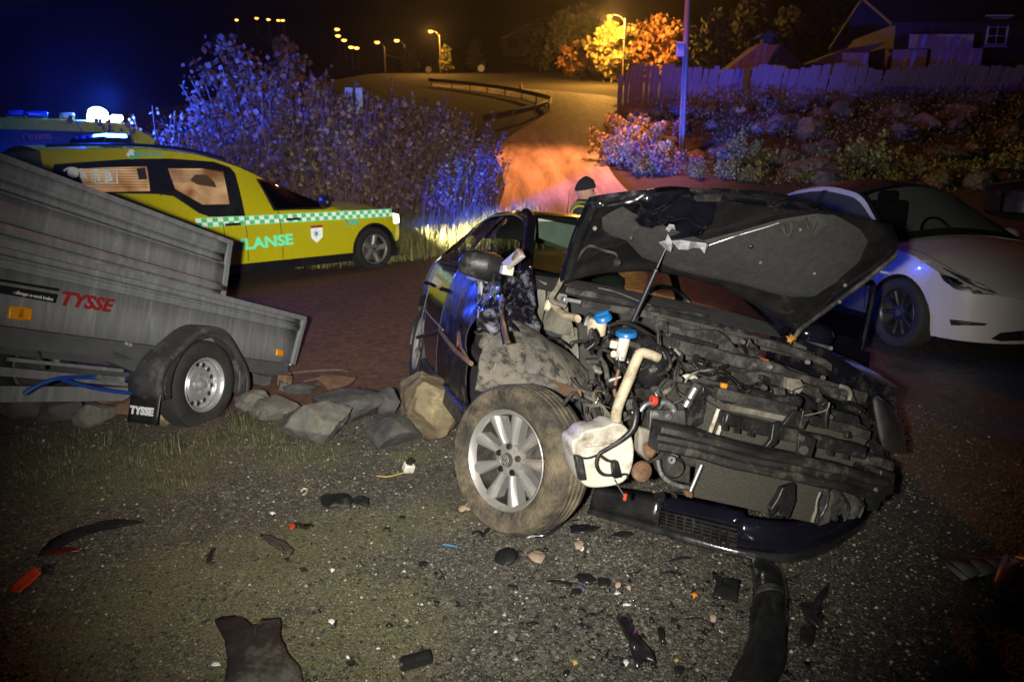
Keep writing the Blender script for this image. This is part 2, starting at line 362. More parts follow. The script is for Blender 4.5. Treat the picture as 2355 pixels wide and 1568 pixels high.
# ================================================================== THE SETTING
def axis_steps(lo, hi, step, glo, ghi, k=1.12):
    a = list(np.arange(lo, hi + 1e-6, step)); d = step; x = a[-1]
    while x < ghi: d *= k; x += d; a.append(x)
    d = step; x = a[0]; b = []
    while x > glo: d *= k; x -= d; b.append(x)
    return b[::-1] + a
def ground_material():
    m, nt, p = new_mat('gravel_moss_and_wet_asphalt'); L = nt.links
    tc = N(nt, 'ShaderNodeTexCoord'); P = tc.outputs['Object']
    def att(n): a = N(nt, 'ShaderNodeAttribute'); a.attribute_name = n; return a.outputs['Fac']
    def ramp(src, pts):
        r = N(nt, 'ShaderNodeValToRGB'); e = r.color_ramp.elements
        e[0].position, e[0].color = pts[0][0], rgba(pts[0][1]); e[1].position, e[1].color = pts[-1][0], rgba(pts[-1][1])
        for q, c in pts[1:-1]: x = e.new(q); x.color = rgba(c)
        L.new(src, r.inputs['Fac']); return r.outputs[0]
    def mix(f, a, b):
        x = N(nt, 'ShaderNodeMix', data_type='RGBA')
        if isinstance(f, float): x.inputs[0].default_value = f
        else: L.new(f, x.inputs[0])
        for i, s in ((6, a), (7, b)):
            if isinstance(s, tuple): x.inputs[i].default_value = rgba(s)
            else: L.new(s, x.inputs[i])
        return x.outputs[2]
    def vor(sc):
        v = N(nt, 'ShaderNodeTexVoronoi', Scale=sc); L.new(P, v.inputs['Vector'])
        sp = N(nt, 'ShaderNodeSeparateColor'); L.new(v.outputs['Color'], sp.inputs[0]); return sp.outputs[0], v.outputs['Distance'], sp.outputs[1]
    def noi(sc, d=8., r=.65):
        n = N(nt, 'ShaderNodeTexNoise', Scale=sc, Detail=d, Roughness=r); L.new(P, n.inputs['Vector']); return n.outputs['Fac']
    def mr(s, a, b, c=0., d=1.):
        r = N(nt, 'ShaderNodeMapRange'); r.inputs[1].default_value = a; r.inputs[2].default_value = b; r.inputs[3].default_value = c; r.inputs[4].default_value = d; L.new(s, r.inputs[0]); return r.outputs[0]
    def mul(a, b):
        x = N(nt, 'ShaderNodeMath', operation='MULTIPLY')
        for i, s in ((0, a), (1, b)):
            if isinstance(s, (int, float)): x.inputs[i].default_value = s
            else: L.new(s, x.inputs[i])
        return x.outputs[0]
    c1, d1, h1 = vor(95.); c2, d2, h2 = vor(48.); c3, d3, h3 = vor(210.)
    peb = ramp(c1, [(0, (.018, .016, .012)), (.45, (.035, .031, .024)), (.75, (.09, .08, .058)), (.92, (.20, .185, .135)), (1, (.42, .40, .33))])
    peb2 = ramp(c2, [(0, (.02, .017, .012)), (.5, (.035, .03, .023)), (.85, (.11, .097, .07)), (1, (.30, .28, .22))])
    fine = ramp(c3, [(0, (.010, .009, .007)), (.6, (.045, .039, .03)), (1, (.30, .28, .22))])
    g = mix(mr(noi(3.), .4, .62), mix(.5, peb, fine), mix(.45, peb2, fine))
    moss = mix(mr(noi(55.), .38, .62), (.028, .030, .010), (.15, .145, .05))
    straw = mix(noi(60.), (.05, .042, .018), (.15, .125, .06))
    mo = mix(mr(noi(5.), .42, .62), moss, straw); mo = mix(mr(c3, .55, 1., 0., .75), mo, fine)
    mf = mr(mul(att('green'), mr(noi(4.2, 12., .8), .34, .58)), .05, .42, 0., .92)
    col = mix(mf, g, mo)
    asp = ramp(c1, [(0, (.010, .010, .009)), (.6, (.030, .028, .023)), (.88, (.06, .054, .042)), (.96, (.13, .115, .08)), (1, (.30, .27, .19))])
    asp = mix(.35, asp, fine)
    col = mix(att('wet'), col, asp)
    soil = mix(mr(noi(14.), .35, .65), (.07, .03, .016), (.17, .085, .05))  # earth, reddened: the sodium lamp's glow is put into its colour
    col = mix(att('soil'), col, soil)
    turf = mix(noi(8.), (.012, .012, .006), (.036, .028, .014))
    col = mix(att('turf'), col, turf)
    L.new(col, p.inputs['Base Color'])
    rough = N(nt, 'ShaderNodeMix'); L.new(att('wet'), rough.inputs[0]); rough.inputs[2].default_value = .92
    L.new(mr(noi(9.), .35, .65, .30, .62), rough.inputs[3]); L.new(rough.outputs[0], p.inputs['Roughness'])
    hh = N(nt, 'ShaderNodeMath', operation='ADD'); L.new(mul(d1, -1.), hh.inputs[0]); L.new(mul(noi(120., 3.), .5), hh.inputs[1])
    b = N(nt, 'ShaderNodeBump', Strength=.55, Distance=.006); L.new(hh.outputs[0], b.inputs['Height']); L.new(b.outputs[0], p.inputs['Normal'])
    return m
GP_ = [(gnd(u, v), r) for u, v, r in ((420, 1330, .34), (600, 1290, .24), (330, 1400, .22), (800, 1420, .26), (760, 1235, .20), (1000, 1185, .18), (880, 1200, .16), (100, 1080, .50), (400, 1040, .34), (560, 1010, .30), (250, 1090, .3), (600, 1480, .26), (240, 1480, .30), (760, 1500, .22), (900, 1480, .18), (690, 1050, .22), (400, 1120, .16), (940, 1050, .12), (1100, 1045, .10))]
def f_green(X, Y):
    v = 0
    for c, r in GP_:
        d = ((X - c.x) ** 2 + (Y - c.y) ** 2) / (r * r)
        if d < 6: v += math.exp(-d * 1.3)
    n = noise.noise((X * 2.4, Y * 2.6, 4)) * .5 + noise.noise((X * 7, Y * 7, 8)) * .35
    return min(1, max(0, v * (.85 + n) + .10 * (X < .3) * (Y < 4.3)))
def f_wet(X, Y):
    n = noise.noise((X * 1.6, Y * 1.6, 2)) * .45
    return sst(.15, 1.35, X + n - .15 * (Y - 2)) * (1 - sst(11, 15, Y) * .4) if Y < 6 else sst(-1.4, .6, X + n) * (1 - sst(14, 18, Y))
def f_soil(X, Y):
    return sst(4.0, 4.7, Y) * (1 - sst(9, 16, Y)) * (1 - sst(-1.3, .3, X)) 
def f_turf(X, Y):
    return max(sst(12, 17, Y), sst(-5, -8, X) if Y < 10 else 0)
def build_ground():
    xs = axis_steps(-3.6, 3.6, .05, -160, 160); ys = axis_steps(1.0, 6.0, .05, -12, 190)
    nx, ny = len(xs), len(ys); vs = []; at = dict(green=[], wet=[], soil=[], turf=[])
    for y in ys:
        for x in xs:
            vs.append((x, y, gz(x, y)))
            at['green'].append(f_green(x, y)); at['wet'].append(f_wet(x, y)); at['soil'].append(f_soil(x, y)); at['turf'].append(f_turf(x, y))
    me = bpy.data.meshes.new('ground')
    idx = np.arange(nx * ny).reshape(ny, nx)
    f = np.stack([idx[:-1, :-1], idx[:-1, 1:], idx[1:, 1:], idx[1:, :-1]], -1).reshape(-1, 4)
    me.from_pydata(vs, [], f.tolist())
    for k, a in at.items():
        t = me.attributes.new(k, 'FLOAT', 'POINT'); t.data.foreach_set('value', a)
    me.materials.append(ground_material()); me.polygons.foreach_set('use_smooth', [True] * len(me.polygons))
    o = bpy.data.objects.new('ground', me); COL.objects.link(o); return tag(o, 'gravel and mossy verge running into dark wet asphalt, hill behind', None, None, 'structure')
build_ground()

def scatter(name, bv, bf, T, m, label=None, kind='stuff', mats=None, smooth=False):
    """T: list of 4x4 (as numpy) -> one joined mesh"""
    bv = np.asarray(bv, float); bf = np.asarray(bf, int); T = np.asarray(T)
    V = np.einsum('nij,kj->nki', T[:, :3, :3], bv) + T[:, None, :3, 3]
    n, k = len(T), len(bv)
    Fc = (bf[None] + (np.arange(n) * k)[:, None, None]).reshape(-1, bf.shape[1])
    me = bpy.data.meshes.new(name); me.vertices.add(n * k); me.vertices.foreach_set('co', V.ravel())
    me.loops.add(Fc.size); me.loops.foreach_set('vertex_index', Fc.ravel().astype(np.int32))
    me.polygons.add(len(Fc)); me.polygons.foreach_set('loop_start', (np.arange(len(Fc)) * bf.shape[1]).astype(np.int32))
    me.update(calc_edges=True); me.materials.append(m)
    if smooth: me.polygons.foreach_set('use_smooth', [True] * len(me.polygons))
    o = bpy.data.objects.new(name, me); COL.objects.link(o)
    return tag(o, label, None, None, kind)
def xf(p, sx, sy, sz, rot):
    m = np.eye(4); m[:3, :3] = np.array(rot.to_matrix()) * np.array([sx, sy, sz]); m[:3, 3] = p; return m
from mathutils import Euler
_b = bmesh.new(); bmesh.ops.create_icosphere(_b, subdivisions=1, radius=1); ICO_V = [tuple(v.co) for v in _b.verts]; ICO_F = [[v.index for v in f.verts] for f in _b.faces]; _b.free()
def speck_mat(name, pts, rough=.8, bump=0):
    m, nt, p = new_mat(name); L = nt.links
    g = N(nt, 'ShaderNodeNewGeometry'); r = N(nt, 'ShaderNodeValToRGB'); e = r.color_ramp.elements
    e[0].position, e[0].color = pts[0][0], rgba(pts[0][1]); e[1].position, e[1].color = pts[-1][0], rgba(pts[-1][1])
    for q, c in pts[1:-1]: x = e.new(q); x.color = rgba(c)
    L.new(g.outputs['Random Per Island'], r.inputs['Fac']); L.new(r.outputs[0], p.inputs['Base Color']); p.inputs['Roughness'].default_value = rough
    return m
T = []
for i in range(64000):
    X = rnd.uniform(-3.2, 3.2); Y = 1.25 + 3.6 * rnd.random() ** 1.3
    if abs(X) > .85 * Y + .4: continue
    if rnd.random() < f_green(X, Y) * .45: continue
    s = .0026 + .0085 * rnd.random() ** 4
    T.append(xf((X, Y, gz(X, Y) + s * .2), s * rnd.uniform(.7, 1.4), s, s * rnd.uniform(.45, .9), Euler((rnd.uniform(-.4, .4), rnd.uniform(-.4, .4), rnd.uniform(0, 6.3)))))
OCT_V = [(1, 0, 0), (-1, .1, 0), (0, 1, .1), (.1, -1, 0), (0, .1, 1), (0, 0, -1)]; OCT_F = [(0, 2, 4), (2, 1, 4), (1, 3, 4), (3, 0, 4), (2, 0, 5), (1, 2, 5), (3, 1, 5), (0, 3, 5)]
scatter('gravel', OCT_V, OCT_F, T, speck_mat('gravel_stones', [(0, (.012, .011, .009)), (.4, (.04, .035, .027)), (.7, (.09, .08, .058)), (.9, (.17, .155, .115)), (1, (.36, .34, .28))], .6), 'loose gravel and grit over the foreground')

# grass and moss
BL_V = [(-.5, 0, 0), (.5, 0, 0), (-.36, .12, .5), (.36, .12, .5), (0, .42, 1)]; BL_F = [(0, 1, 3), (0, 3, 2), (2, 3, 4)]
def blades(name, spots, mats_, label):
    T = []
    for X, Y, h, w, lean in spots:
        a = rnd.uniform(0, 6.3)
        T.append(xf((X, Y, gz(X, Y) - .005), w, h * lean, h, Euler((0, 0, a))))
    return scatter(name, BL_V, BL_F, T, mats_, label)
GR = speck_mat('grass_blades', [(0, (.028, .036, .012)), (.4, (.06, .068, .024)), (.7, (.11, .10, .045)), (1, (.21, .18, .10))], .75)
sp = []
for i in range(52000):
    X = rnd.uniform(-3.8, .3); Y = rnd.uniform(1.4, 4.35)
    if abs(X) > .85 * Y + .4: continue
    g = f_green(X, Y); q = noise.noise((X * 1.7, Y * 1.7, 21)) * .5 + noise.noise((X * 6, Y * 6, 5)) * .4
    if rnd.random() > (g - .30) * 1.2 + q * .5: continue
    hh = rnd.uniform(.004, .015) if Y < 2.9 else rnd.uniform(.006, .024)
    if X < -1.0 and Y > 3.1: hh *= 1.5
    sp.append((X, Y, hh, rnd.uniform(.002, .005), rnd.uniform(.4, 2.2)))
for (u, v, n, h, rad) in [(560, 985, 380, .12, .09), (620, 1015, 220, .07, .12), (400, 1040, 120, .12, .07), (250, 1010, 140, .08, .16), (120, 1030, 160, .07, .25), (520, 1020, 120, .06, .10), (330, 1050, 110, .06, .2), (1050, 1030, 60, .07, .03), (790, 1050, 90, .05, .15), (180, 1080, 160, .05, .25), (400, 1110, 140, .05, .10), (690, 1050, 110, .05, .15), (60, 1090, 140, .06, .25)]:
    c = gnd(u, v)
    for i in range(n):
        a = rnd.uniform(0, 6.3); r = rad * rnd.random() ** .6
        sp.append((c.x + r * math.cos(a), c.y + r * math.sin(a), h * rnd.uniform(.25, 1.1), rnd.uniform(.002, .005), rnd.uniform(.4, 2.4)))
for i in range(60000):
    X = rnd.uniform(-2.6, .2); Y = 1.3 + 2.6 * rnd.random() ** 1.2
    if abs(X) > .85 * Y + .3: continue
    q = noise.noise((X * 2.1, Y * 2.1, 33)) + .6 * noise.noise((X * 6.5, Y * 6.5, 12))
    if rnd.random() > f_green(X, Y) * 1.1 + q * .35 - .05: continue
    sp.append((X, Y, rnd.uniform(.003, .011), rnd.uniform(.0015, .004), rnd.uniform(.8, 3.0)))
blades('grass', sp, GR, 'short grass and moss on the gravel verge in front of the trailer')
sp = []
for i in range(16000):
    u = rnd.random(); X = lerp(-3.6, .5, u) + rnd.uniform(-.4, .4); Y = lerp(12.8, 15.5, u) + rnd.uniform(-1.6, 2.2)
    if rnd.random() > .55 + noise.noise((X * 1.1, Y * 1.1, 2)): continue
    sp.append((X, Y, rnd.uniform(.18, .62), rnd.uniform(.012, .022), rnd.uniform(.3, 1.4)))
for i in range(9000):
    X = rnd.uniform(-9, -1); Y = rnd.uniform(13, 17) + .15 * X
    sp.append((X, Y, rnd.uniform(.2, .5), rnd.uniform(.012, .02), rnd.uniform(.3, 1.4)))
blades('tall_grass', sp, speck_mat('dry_grass', [(0, (.10, .10, .03)), (.5, (.20, .19, .06)), (1, (.34, .30, .14))], .8), 'tall dry grass lit by the ambulance headlights at the road bend')

# road up the hill: a ribbon between traced edges
le = [(1120, 520), (1150, 470), (1160, 430), (1150, 390), (1140, 345), (1190, 305), (1240, 275), (1262, 256), (1245, 243), (1190, 228), (1110, 214), (1040, 205), (985, 199)]
re_ = [(1560, 520), (1480, 470), (1430, 430), (1400, 390), (1392, 345), (1394, 305), (1404, 275), (1425, 250), (1440, 232), (1330, 216), (1200, 206), (1080, 199.5), (1000, 195)]
LE = [gnd(*p) for p in le]; RE = [gnd(*p) for p in re_]
def road_mat():
    m, nt, p = new_mat('worn_road_with_wheel_tracks'); L = nt.links
    tc = N(nt, 'ShaderNodeTexCoord')
    mp = N(nt, 'ShaderNodeMapping'); mp.inputs['Scale'].default_value = (1.6, .10, 1); mp.inputs['Rotation'].default_value = (0, 0, R_(-14)); L.new(tc.outputs['Object'], mp.inputs['Vector'])
    n1 = N(nt, 'ShaderNodeTexNoise', Scale=1.2, Detail=6.0, Roughness=.6, Distortion=.4); L.new(mp.outputs[0], n1.inputs['Vector'])
    n2 = N(nt, 'ShaderNodeTexNoise', Scale=9., Detail=8.0, Roughness=.7); L.new(tc.outputs['Object'], n2.inputs['Vector'])
    ad = N(nt, 'ShaderNodeMath', operation='MULTIPLY_ADD'); L.new(n2.outputs['Fac'], ad.inputs[0]); ad.inputs[1].default_value = .3; L.new(n1.outputs['Fac'], ad.inputs[2])
    r = N(nt, 'ShaderNodeMapRange'); r.inputs[1].default_value = .5; r.inputs[2].default_value = .78; L.new(ad.outputs[0], r.inputs[0])
    mx = N(nt, 'ShaderNodeMix', data_type='RGBA'); mx.inputs[6].default_value = (.13, .115, .10, 1); mx.inputs[7].default_value = (.36, .33, .29, 1); L.new(r.outputs[0], mx.inputs[0])
    L.new(mx.outputs[2], p.inputs['Base Color']); p.inputs['Roughness'].default_value = .75
    return m
def ribbon(A, B, n, nv, lift):
    mb = MB(); k = len(A) - 1
    def cr(P, t):
        i = min(int(t * k), k - 1); f = t * k - i
        p0, p1, p2, p3 = P[max(i - 1, 0)], P[i], P[i + 1], P[min(i + 2, k)]
        return .5 * ((2 * p1) + (p2 - p0) * f + (2 * p0 - 5 * p1 + 4 * p2 - p3) * f * f + (3 * p1 - p0 - 3 * p2 + p3) * f ** 3)
    def fn(u, v):
        p = cr(A, u).lerp(cr(B, u), v); return Vector((p.x, p.y, gz(p.x, p.y) + lift))
    return mb.grid(fn, n, nv)
tag(ribbon(LE, RE, 110, 24, .05).build('road', road_mat()), 'worn pale road climbing the hill and bending left', None, None, 'structure')

# ------------------------------------------------------------------ hills
def hill_z(Y): return 14 + .30 * (Y - 165) if Y > 165 else 14.0
def hill_at(X, Y): return hill_z(Y) * sst(-900, -250, X) + 14 * noise.noise((X * .012, Y * .012, 0)) * max(0, (Y - 165) / 735)
def hf(u, v):
    X = lerp(-700, 500, u); Y = lerp(165, 900, v)
    return Vector((X, Y, hill_z(Y) * sst(-900, -250, X) + 14 * noise.noise((X * .012, Y * .012, 0)) * v))
tag(MB().grid(hf, 50, 30).build('hills', mat('dark_forest_slope', (.012, .012, .008), (.03, .026, .016), .06, .95)), 'dark wooded hillside far behind the road', None, None, 'structure')

# ------------------------------------------------------------------ rocks
def rock_mat(name, a, b, moss=(.06, .065, .03), mo=.2): return mat(name, a, b, 7, .75, .95, bump=.7, bscale=28, dirt=moss, dscale=5, damt=mo)
RKG = rock_mat('grey_rock', (.07, .066, .06), (.15, .138, .118)); RKD = rock_mat('dark_wet_rock', (.03, .03, .03), (.075, .07, .064), mo=.1)
RKB = rock_mat('ochre_rock', (.20, .155, .085), (.085, .068, .042), (.32, .27, .14), .35); RKR = rock_mat('reddish_rock', (.16, .085, .05), (.09, .05, .03), mo=.05)
def rock(u, v, wpx, hpx, m, label, seed, flat=.0, group='boulder row between verge and yard'):
    b = gnd(u, v); s = b.y / FPX * 1.22; w = wpx * s / 2; h = hpx * s / 2
    b.y += w * .55
    mb = MB()
    mb.sphere((0, 0, 0), 1, 44, 28, .34, seed, (1, .9, 1), 1.3)
    pr_ = random.Random(seed * 7 + 1); planes = []
    for _ in range(16):
        a = Vector((pr_.gauss(0, 1), pr_.gauss(0, 1), pr_.gauss(.15, .8))).normalized(); planes.append((a, pr_.uniform(.58, .86)))
    def f(q):
        n = q.normalized()
        for a, lim in planes:
            d = q.dot(a)
            if d > lim: q = q - a * (d - lim)
        q = q + n * (.04 * noise.noise(q * 3.2 + Vector((seed, 0, 0))) + .030 * noise.noise(q * 8) + .018 * noise.noise(q * 19))
        return Vector((q.x * w, q.y * w * .8, q.z * h))
    mb.warp(f)
    o = mb.build('boulder', m, smooth=28); o.location = (b.x, b.y, b.z + h * .82); 
    return tag(o, label, 'boulder', group)
rock(990, 1022, 190, 165, RKB, 'large ochre boulder wedged under the sill of the wrecked car', 1)
rock(900, 1035, 145, 72, RKD, 'dark flat slab of rock left of the ochre boulder', 2)
rock(800, 978, 155, 82, RKD, 'dark grey pointed rock between trailer wheel and wreck', 3)
rock(716, 1030, 180, 95, RKG, 'broad pale grey rock half sunk in grass right of the trailer wheel', 4)
rock(625, 972, 112, 52, RKG, 'small rounded grey rock just right of the trailer wheel', 5)
rock(890, 965, 62, 66, RKD, 'narrow upright dark rock beside the car sill', 6)
rock(575, 950, 85, 48, RKG, 'grey rock directly behind the trailer wheel', 7)
rock(368, 982, 62, 56, RKB, 'pale yellowish rock left of the trailer tyre', 8)
rock(300, 968, 120, 44, RKR, 'reddish brown flat rock under the trailer mud flap', 9)
rock(205, 985, 90, 60, RKG, 'pale rock in weeds under the trailer, right of the darker pair', 10)
rock(120, 985, 105, 75, RKD, 'dark rounded rock beneath the blue trailer cables', 11)
rock(35, 980, 130, 90, RKD, 'leftmost dark rock at the edge under the trailer', 12)
rock(240, 945, 110, 40, RKR, 'low reddish rock in the soil behind the weeds under the trailer', 13)
rock(680, 912, 70, 30, RKD, 'small dark stone behind the trailer drawbar', 14)
rock(760, 905, 90, 40, RKR, 'brown earthy stone on the soil behind the rock row', 15)

# bank boulders under the fence
BB = [MB().sphere((0, 0, 0), 1, 14, 9, .4, s, (1, .85, .72), 1.4).warp(crump(.12, 2.2, s)).build('bank_stone', RKD if s % 2 else rock_mat('warm_bank_rock', (.10, .08, .055), (.05, .04, .03)), smooth=50).data for s in range(4)]
for o in list(COL.objects):
    if o.name.startswith('bank_stone'): bpy.data.objects.remove(o)
k = 0
for row in range(5):
    for i in range(15):
        X = lerp(5.0, 24, (i + rnd.uniform(.1, .9)) / 15); yt = pwl(X, [3.8, 9.4, 15, 40], [27, 22, 21, 21]); Y = lerp(yt, 32.0, (row + rnd.uniform(.1, .7)) / 5)
        if rnd.random() < .2: continue
        o = bpy.data.objects.new('bank_stone', BB[k % 4]); COL.objects.link(o); k += 1
        s = rnd.uniform(.3, .7); o.location = (X, Y, gz(X, Y) + s * .12); o.scale = (s * rnd.uniform(1, 1.7), s, s); o.rotation_euler = (rnd.uniform(-.2, .2), rnd.uniform(-.2, .2), rnd.uniform(0, 6))
        tag(o, 'boulder of the overgrown stone bank below the board fence', 'boulder', 'boulders of the bank below the fence')

# ------------------------------------------------------------------ plants
LEAF_V = [(-.5, 0, 0), (0, -.08, .45), (.5, 0, 0), (0, .08, -.45)]; LEAF_F = [(0, 1, 2, 3)]
def leaf_mesh(pts, size, m):
    T = []
    for p in pts:
        s = size * rnd.uniform(.45, 1.7)
        T.append(xf(p, s, s, s, Euler((rnd.uniform(0, 6.3), rnd.uniform(0, 6.3), rnd.uniform(0, 6.3)))))
    o = scatter('foliage', LEAF_V, LEAF_F, T, m, None, None); return o
LV = dict(
    autumn=speck_mat('autumn_leaves', [(0, (.05, .028, .022)), (.4, (.14, .075, .055)), (.75, (.24, .14, .09)), (1, (.34, .17, .11))], .7),
    green=speck_mat('green_yellow_leaves', [(0, (.05, .07, .015)), (.5, (.12, .13, .03)), (1, (.26, .22, .05))], .7),
    pale=speck_mat('pale_birch_leaves', [(0, (.22, .18, .05)), (.5, (.34, .28, .09)), (1, (.42, .36, .14))], .7),
    red=speck_mat('russet_leaves', [(0, (.20, .08, .03)), (.5, (.30, .13, .05)), (1, (.36, .19, .08))], .7),
    dark=speck_mat('dark_needles', [(0, (.012, .016, .008)), (1, (.04, .045, .02))], .9))
BARK = mat('brown_bark', (.06, .05, .04), (.12, .10, .08), 12, .9); BARKW = mat('pale_bark', (.25, .23, .2), (.12, .1, .08), 9, .85)
def shrub(h, spread, nst, nl, leaf, size, label, cat='shrub', name='shrub', group=None, low=.25, pw=.8, bark=BARK):
    root = empty(name, label, cat, group=group)
    st = MB(); pts = []
    for i in range(nst):
        a = rnd.uniform(0, 6.3); r0 = spread * .35 * rnd.random(); r1 = spread * rnd.uniform(.3, 1.0); hh = h * rnd.uniform(.62, 1.0)
        P = []
        for k in range(6):
            t = k / 5; rr = lerp(r0, r1, t ** 1.3)
            P.append(Vector((rr * math.cos(a) + rnd.uniform(-.03, .03) * h * .4, rr * math.sin(a) + rnd.uniform(-.03, .03) * h * .4, hh * t)))
        st.tube(P, [.012 * h * .6 * (1 - .75 * k / 5) + .003 for k in range(6)], 5, False)
        for k in range(4):
            t0 = rnd.uniform(.3, .85); j = int(t0 * 5); b0 = P[j].lerp(P[j + 1], t0 * 5 - j); d0 = Vector((rnd.gauss(0, 1), rnd.gauss(0, 1), rnd.uniform(.5, 1.6))).normalized() * h * rnd.uniform(.08, .2)
            st.tube([b0, b0 + d0 * .5 + Vector((0, 0, .02)), b0 + d0], [.006, .004, .002], 4, False)
        for k in range(nl // nst):
            t = lerp(low, 1.0, rnd.random() ** pw); j = min(int(t * 5), 4); p = P[j].lerp(P[j + 1], t * 5 - j)
            w = spread * .30 * (1.1 - t) + .05
            pts.append(p + Vector((rnd.gauss(0, w * .7), rnd.gauss(0, w * .7), rnd.gauss(0, w * .5))))
    st.build('stems', bark, root, smooth=60)
    leaf_mesh(pts, size, leaf).parent = root
    return root
def place(root, u, Y, vtop, h0, label, first):
    p = at_y(u, 400, Y); z0 = gz(p.x, Y); zt = at_y(u, vtop, Y).z
    s = max(.25, (zt - z0) / h0)
    o = root if first else dup(root)
    o.location = (p.x, Y, z0 - .05); o.rotation_euler = (0, 0, rnd.uniform(0, 6.3)); o.scale = (s * rnd.uniform(.9, 1.15),) * 2 + (s,); o['label'] = label
    return o
G = 'tall roadside shrubs behind the ambulance'
SBK = mat('reddish_twigs', (.09, .055, .045), (.16, .10, .08), 12, .8)
pro = [shrub(3, 1.2, 24, 1500, LV['autumn'], .07, 'x', group=G, low=.30, pw=.9, bark=SBK), shrub(3, 1.05, 22, 1150, LV['autumn'], .075, 'x', group=G, low=.22, bark=SBK), shrub(3, 1.0, 28, 850, LV['pale'], .06, 'x', group=G, low=.3, bark=SBK)]
used = [False] * 3
SH = [(515, 13.2, 270, 0), (565, 13.8, 215, 1), (615, 14.4, 150, 0), (660, 15.2, 165, 1), (710, 14.8, 150, 0), (755, 14.6, 205, 2), (800, 14.4, 195, 1), (845, 15, 190, 0), (890, 15.4, 200, 1), (935, 15.8, 215, 0), (980, 16.2, 215, 1), (1020, 16.5, 235, 2), (1060, 17, 250, 0), (1100, 17.4, 285, 1),
      (310, 12.2, 250, 1), (365, 12.8, 238, 2), (430, 13.2, 285, 1), (560, 15.5, 170, 1), (780, 16.5, 190, 1), (870, 17, 205, 0), (960, 17.5, 225, 1), (640, 16.6, 130, 0), (1125, 18.2, 330, 2), (470, 14.6, 265, 0)]
SL = ['blue lit shrub at the left end of the thicket, nearest the ambulance roof', 'bushy shrub above the rear side window of the ambulance', 'tallest broad shrub above the lit front side window of the ambulance', 'shrub above the front roof edge of the ambulance', 'tall shrub under the slender pointed tree', 'pale twiggy shrub between the pointed tree and the sign boards', 'shrub standing right behind the pair of blue sign boards', 'shrub just right of the pair of sign boards', 'shrub above the rear of the ambulance bonnet', 'shrub above the middle of the ambulance bonnet', 'shrub above the ambulance headlight', 'pale twiggy shrub right of the ambulance headlight', 'shrub below the left end of the guardrail curve', 'low shrub near the right end of the thicket',
      'tiny blue shrub right beside the bright beacon', 'small blue shrub rising over the ambulance roof right of the beacon', 'low shrub between the beacon and the thicket', 'rear shrub peeping over the left part of the thicket', 'rear shrub directly behind the sign boards', 'rear shrub behind the middle of the thicket', 'rear shrub behind the right part of the thicket', 'dim tall rear shrub left of the pointed tree', 'rightmost low shrub at the road edge', 'lowest blue shrub just left of the thicket']
for i, (u, Y, vt, q) in enumerate(SH):
    lab = SL[i]
    place(pro[q], u, Y, vt, 3.0, lab, not used[q]); used[q] = True
def tree(u, Y, vt, wpx, leaf, bark, nl, size, label, shape='round', name='tree', group=None, vb=None, dup_of=None):
    p = at_y(u, 400, Y); z0 = gz(p.x, Y) if Y < 150 else hill_z(Y); h = at_y(u, vt, Y).z - z0; w = wpx * Y / FPX / 2
    root = empty(name, label, 'tree', (p.x, Y, z0), 0, group)
    tr = MB(); tr.tube([(0, 0, -.1), (.02 * h, 0, h * .3), (0, .02 * h, h * .65), (.01 * h, 0, h * .95)], [.022 * h, .016 * h, .010 * h, .003 * h], 8, False, 3)
    pts = []
    nb = 16
    for i in range(nb):
        t = lerp(.22, .95, i / nb); a = i * 2.4 + rnd.uniform(-.3, .3)
        wr = w * ((1.15 - t) if shape == 'cone' else math.sin(math.pi * min(1, max(0, (t - .12) / .95))) ** .6) * rnd.uniform(.7, 1.1)
        tip = Vector((wr * math.cos(a), wr * math.sin(a), h * t + (-.12 * wr if shape == 'cone' else .25 * wr)))
        st = Vector((0, 0, h * (t - .06))); tr.tube([st, st.lerp(tip, .5) + Vector((0, 0, .05 * wr)), tip], [.006 * h, .004 * h, .0015 * h], 5, False)
        for k in range(nl // nb):
            q = rnd.random() ** .6; pts.append(st.lerp(tip, q) + Vector((rnd.gauss(0, .14), rnd.gauss(0, .14), rnd.gauss(0, .11))) * (w * (1.25 - .5 * q)))
    tr.build('trunk', bark, root, smooth=60)
    c = leaf_mesh(pts, size, leaf); c.name = 'crown'; c.parent = root
    return root
tree(682, 20, 62, 150, LV['autumn'], BARK, 2600, .13, 'slender pointed tree rising above the shrub thicket', 'cone')
tree(590, 17, 95, 260, LV['autumn'], BARK, 3000, .11, 'broad loose tree above the ambulance windscreen, leaves lit violet')
tree(1398, 86, 62, 110, LV['pale'], BARKW, 4200, .42, 'bright yellow birch under the nearest street lamp')
tree(1440, 89, 85, 95, LV['pale'], BARKW, 2600, .42, 'yellow tree just left of the board fence, behind the lamp post')
tree(1505, 86, 58, 165, LV['red'], BARK, 4600, .42, 'large orange tree right of the nearest street lamp')
tree(1325, 92, 110, 95, LV['red'], BARK, 1500, .32, 'dim russet tree left of the bright birch')
tree(1032, 112, 100, 34, LV['green'], BARK, 900, .4, 'slim green tree beside the far street lamp post', 'cone')
dk = []
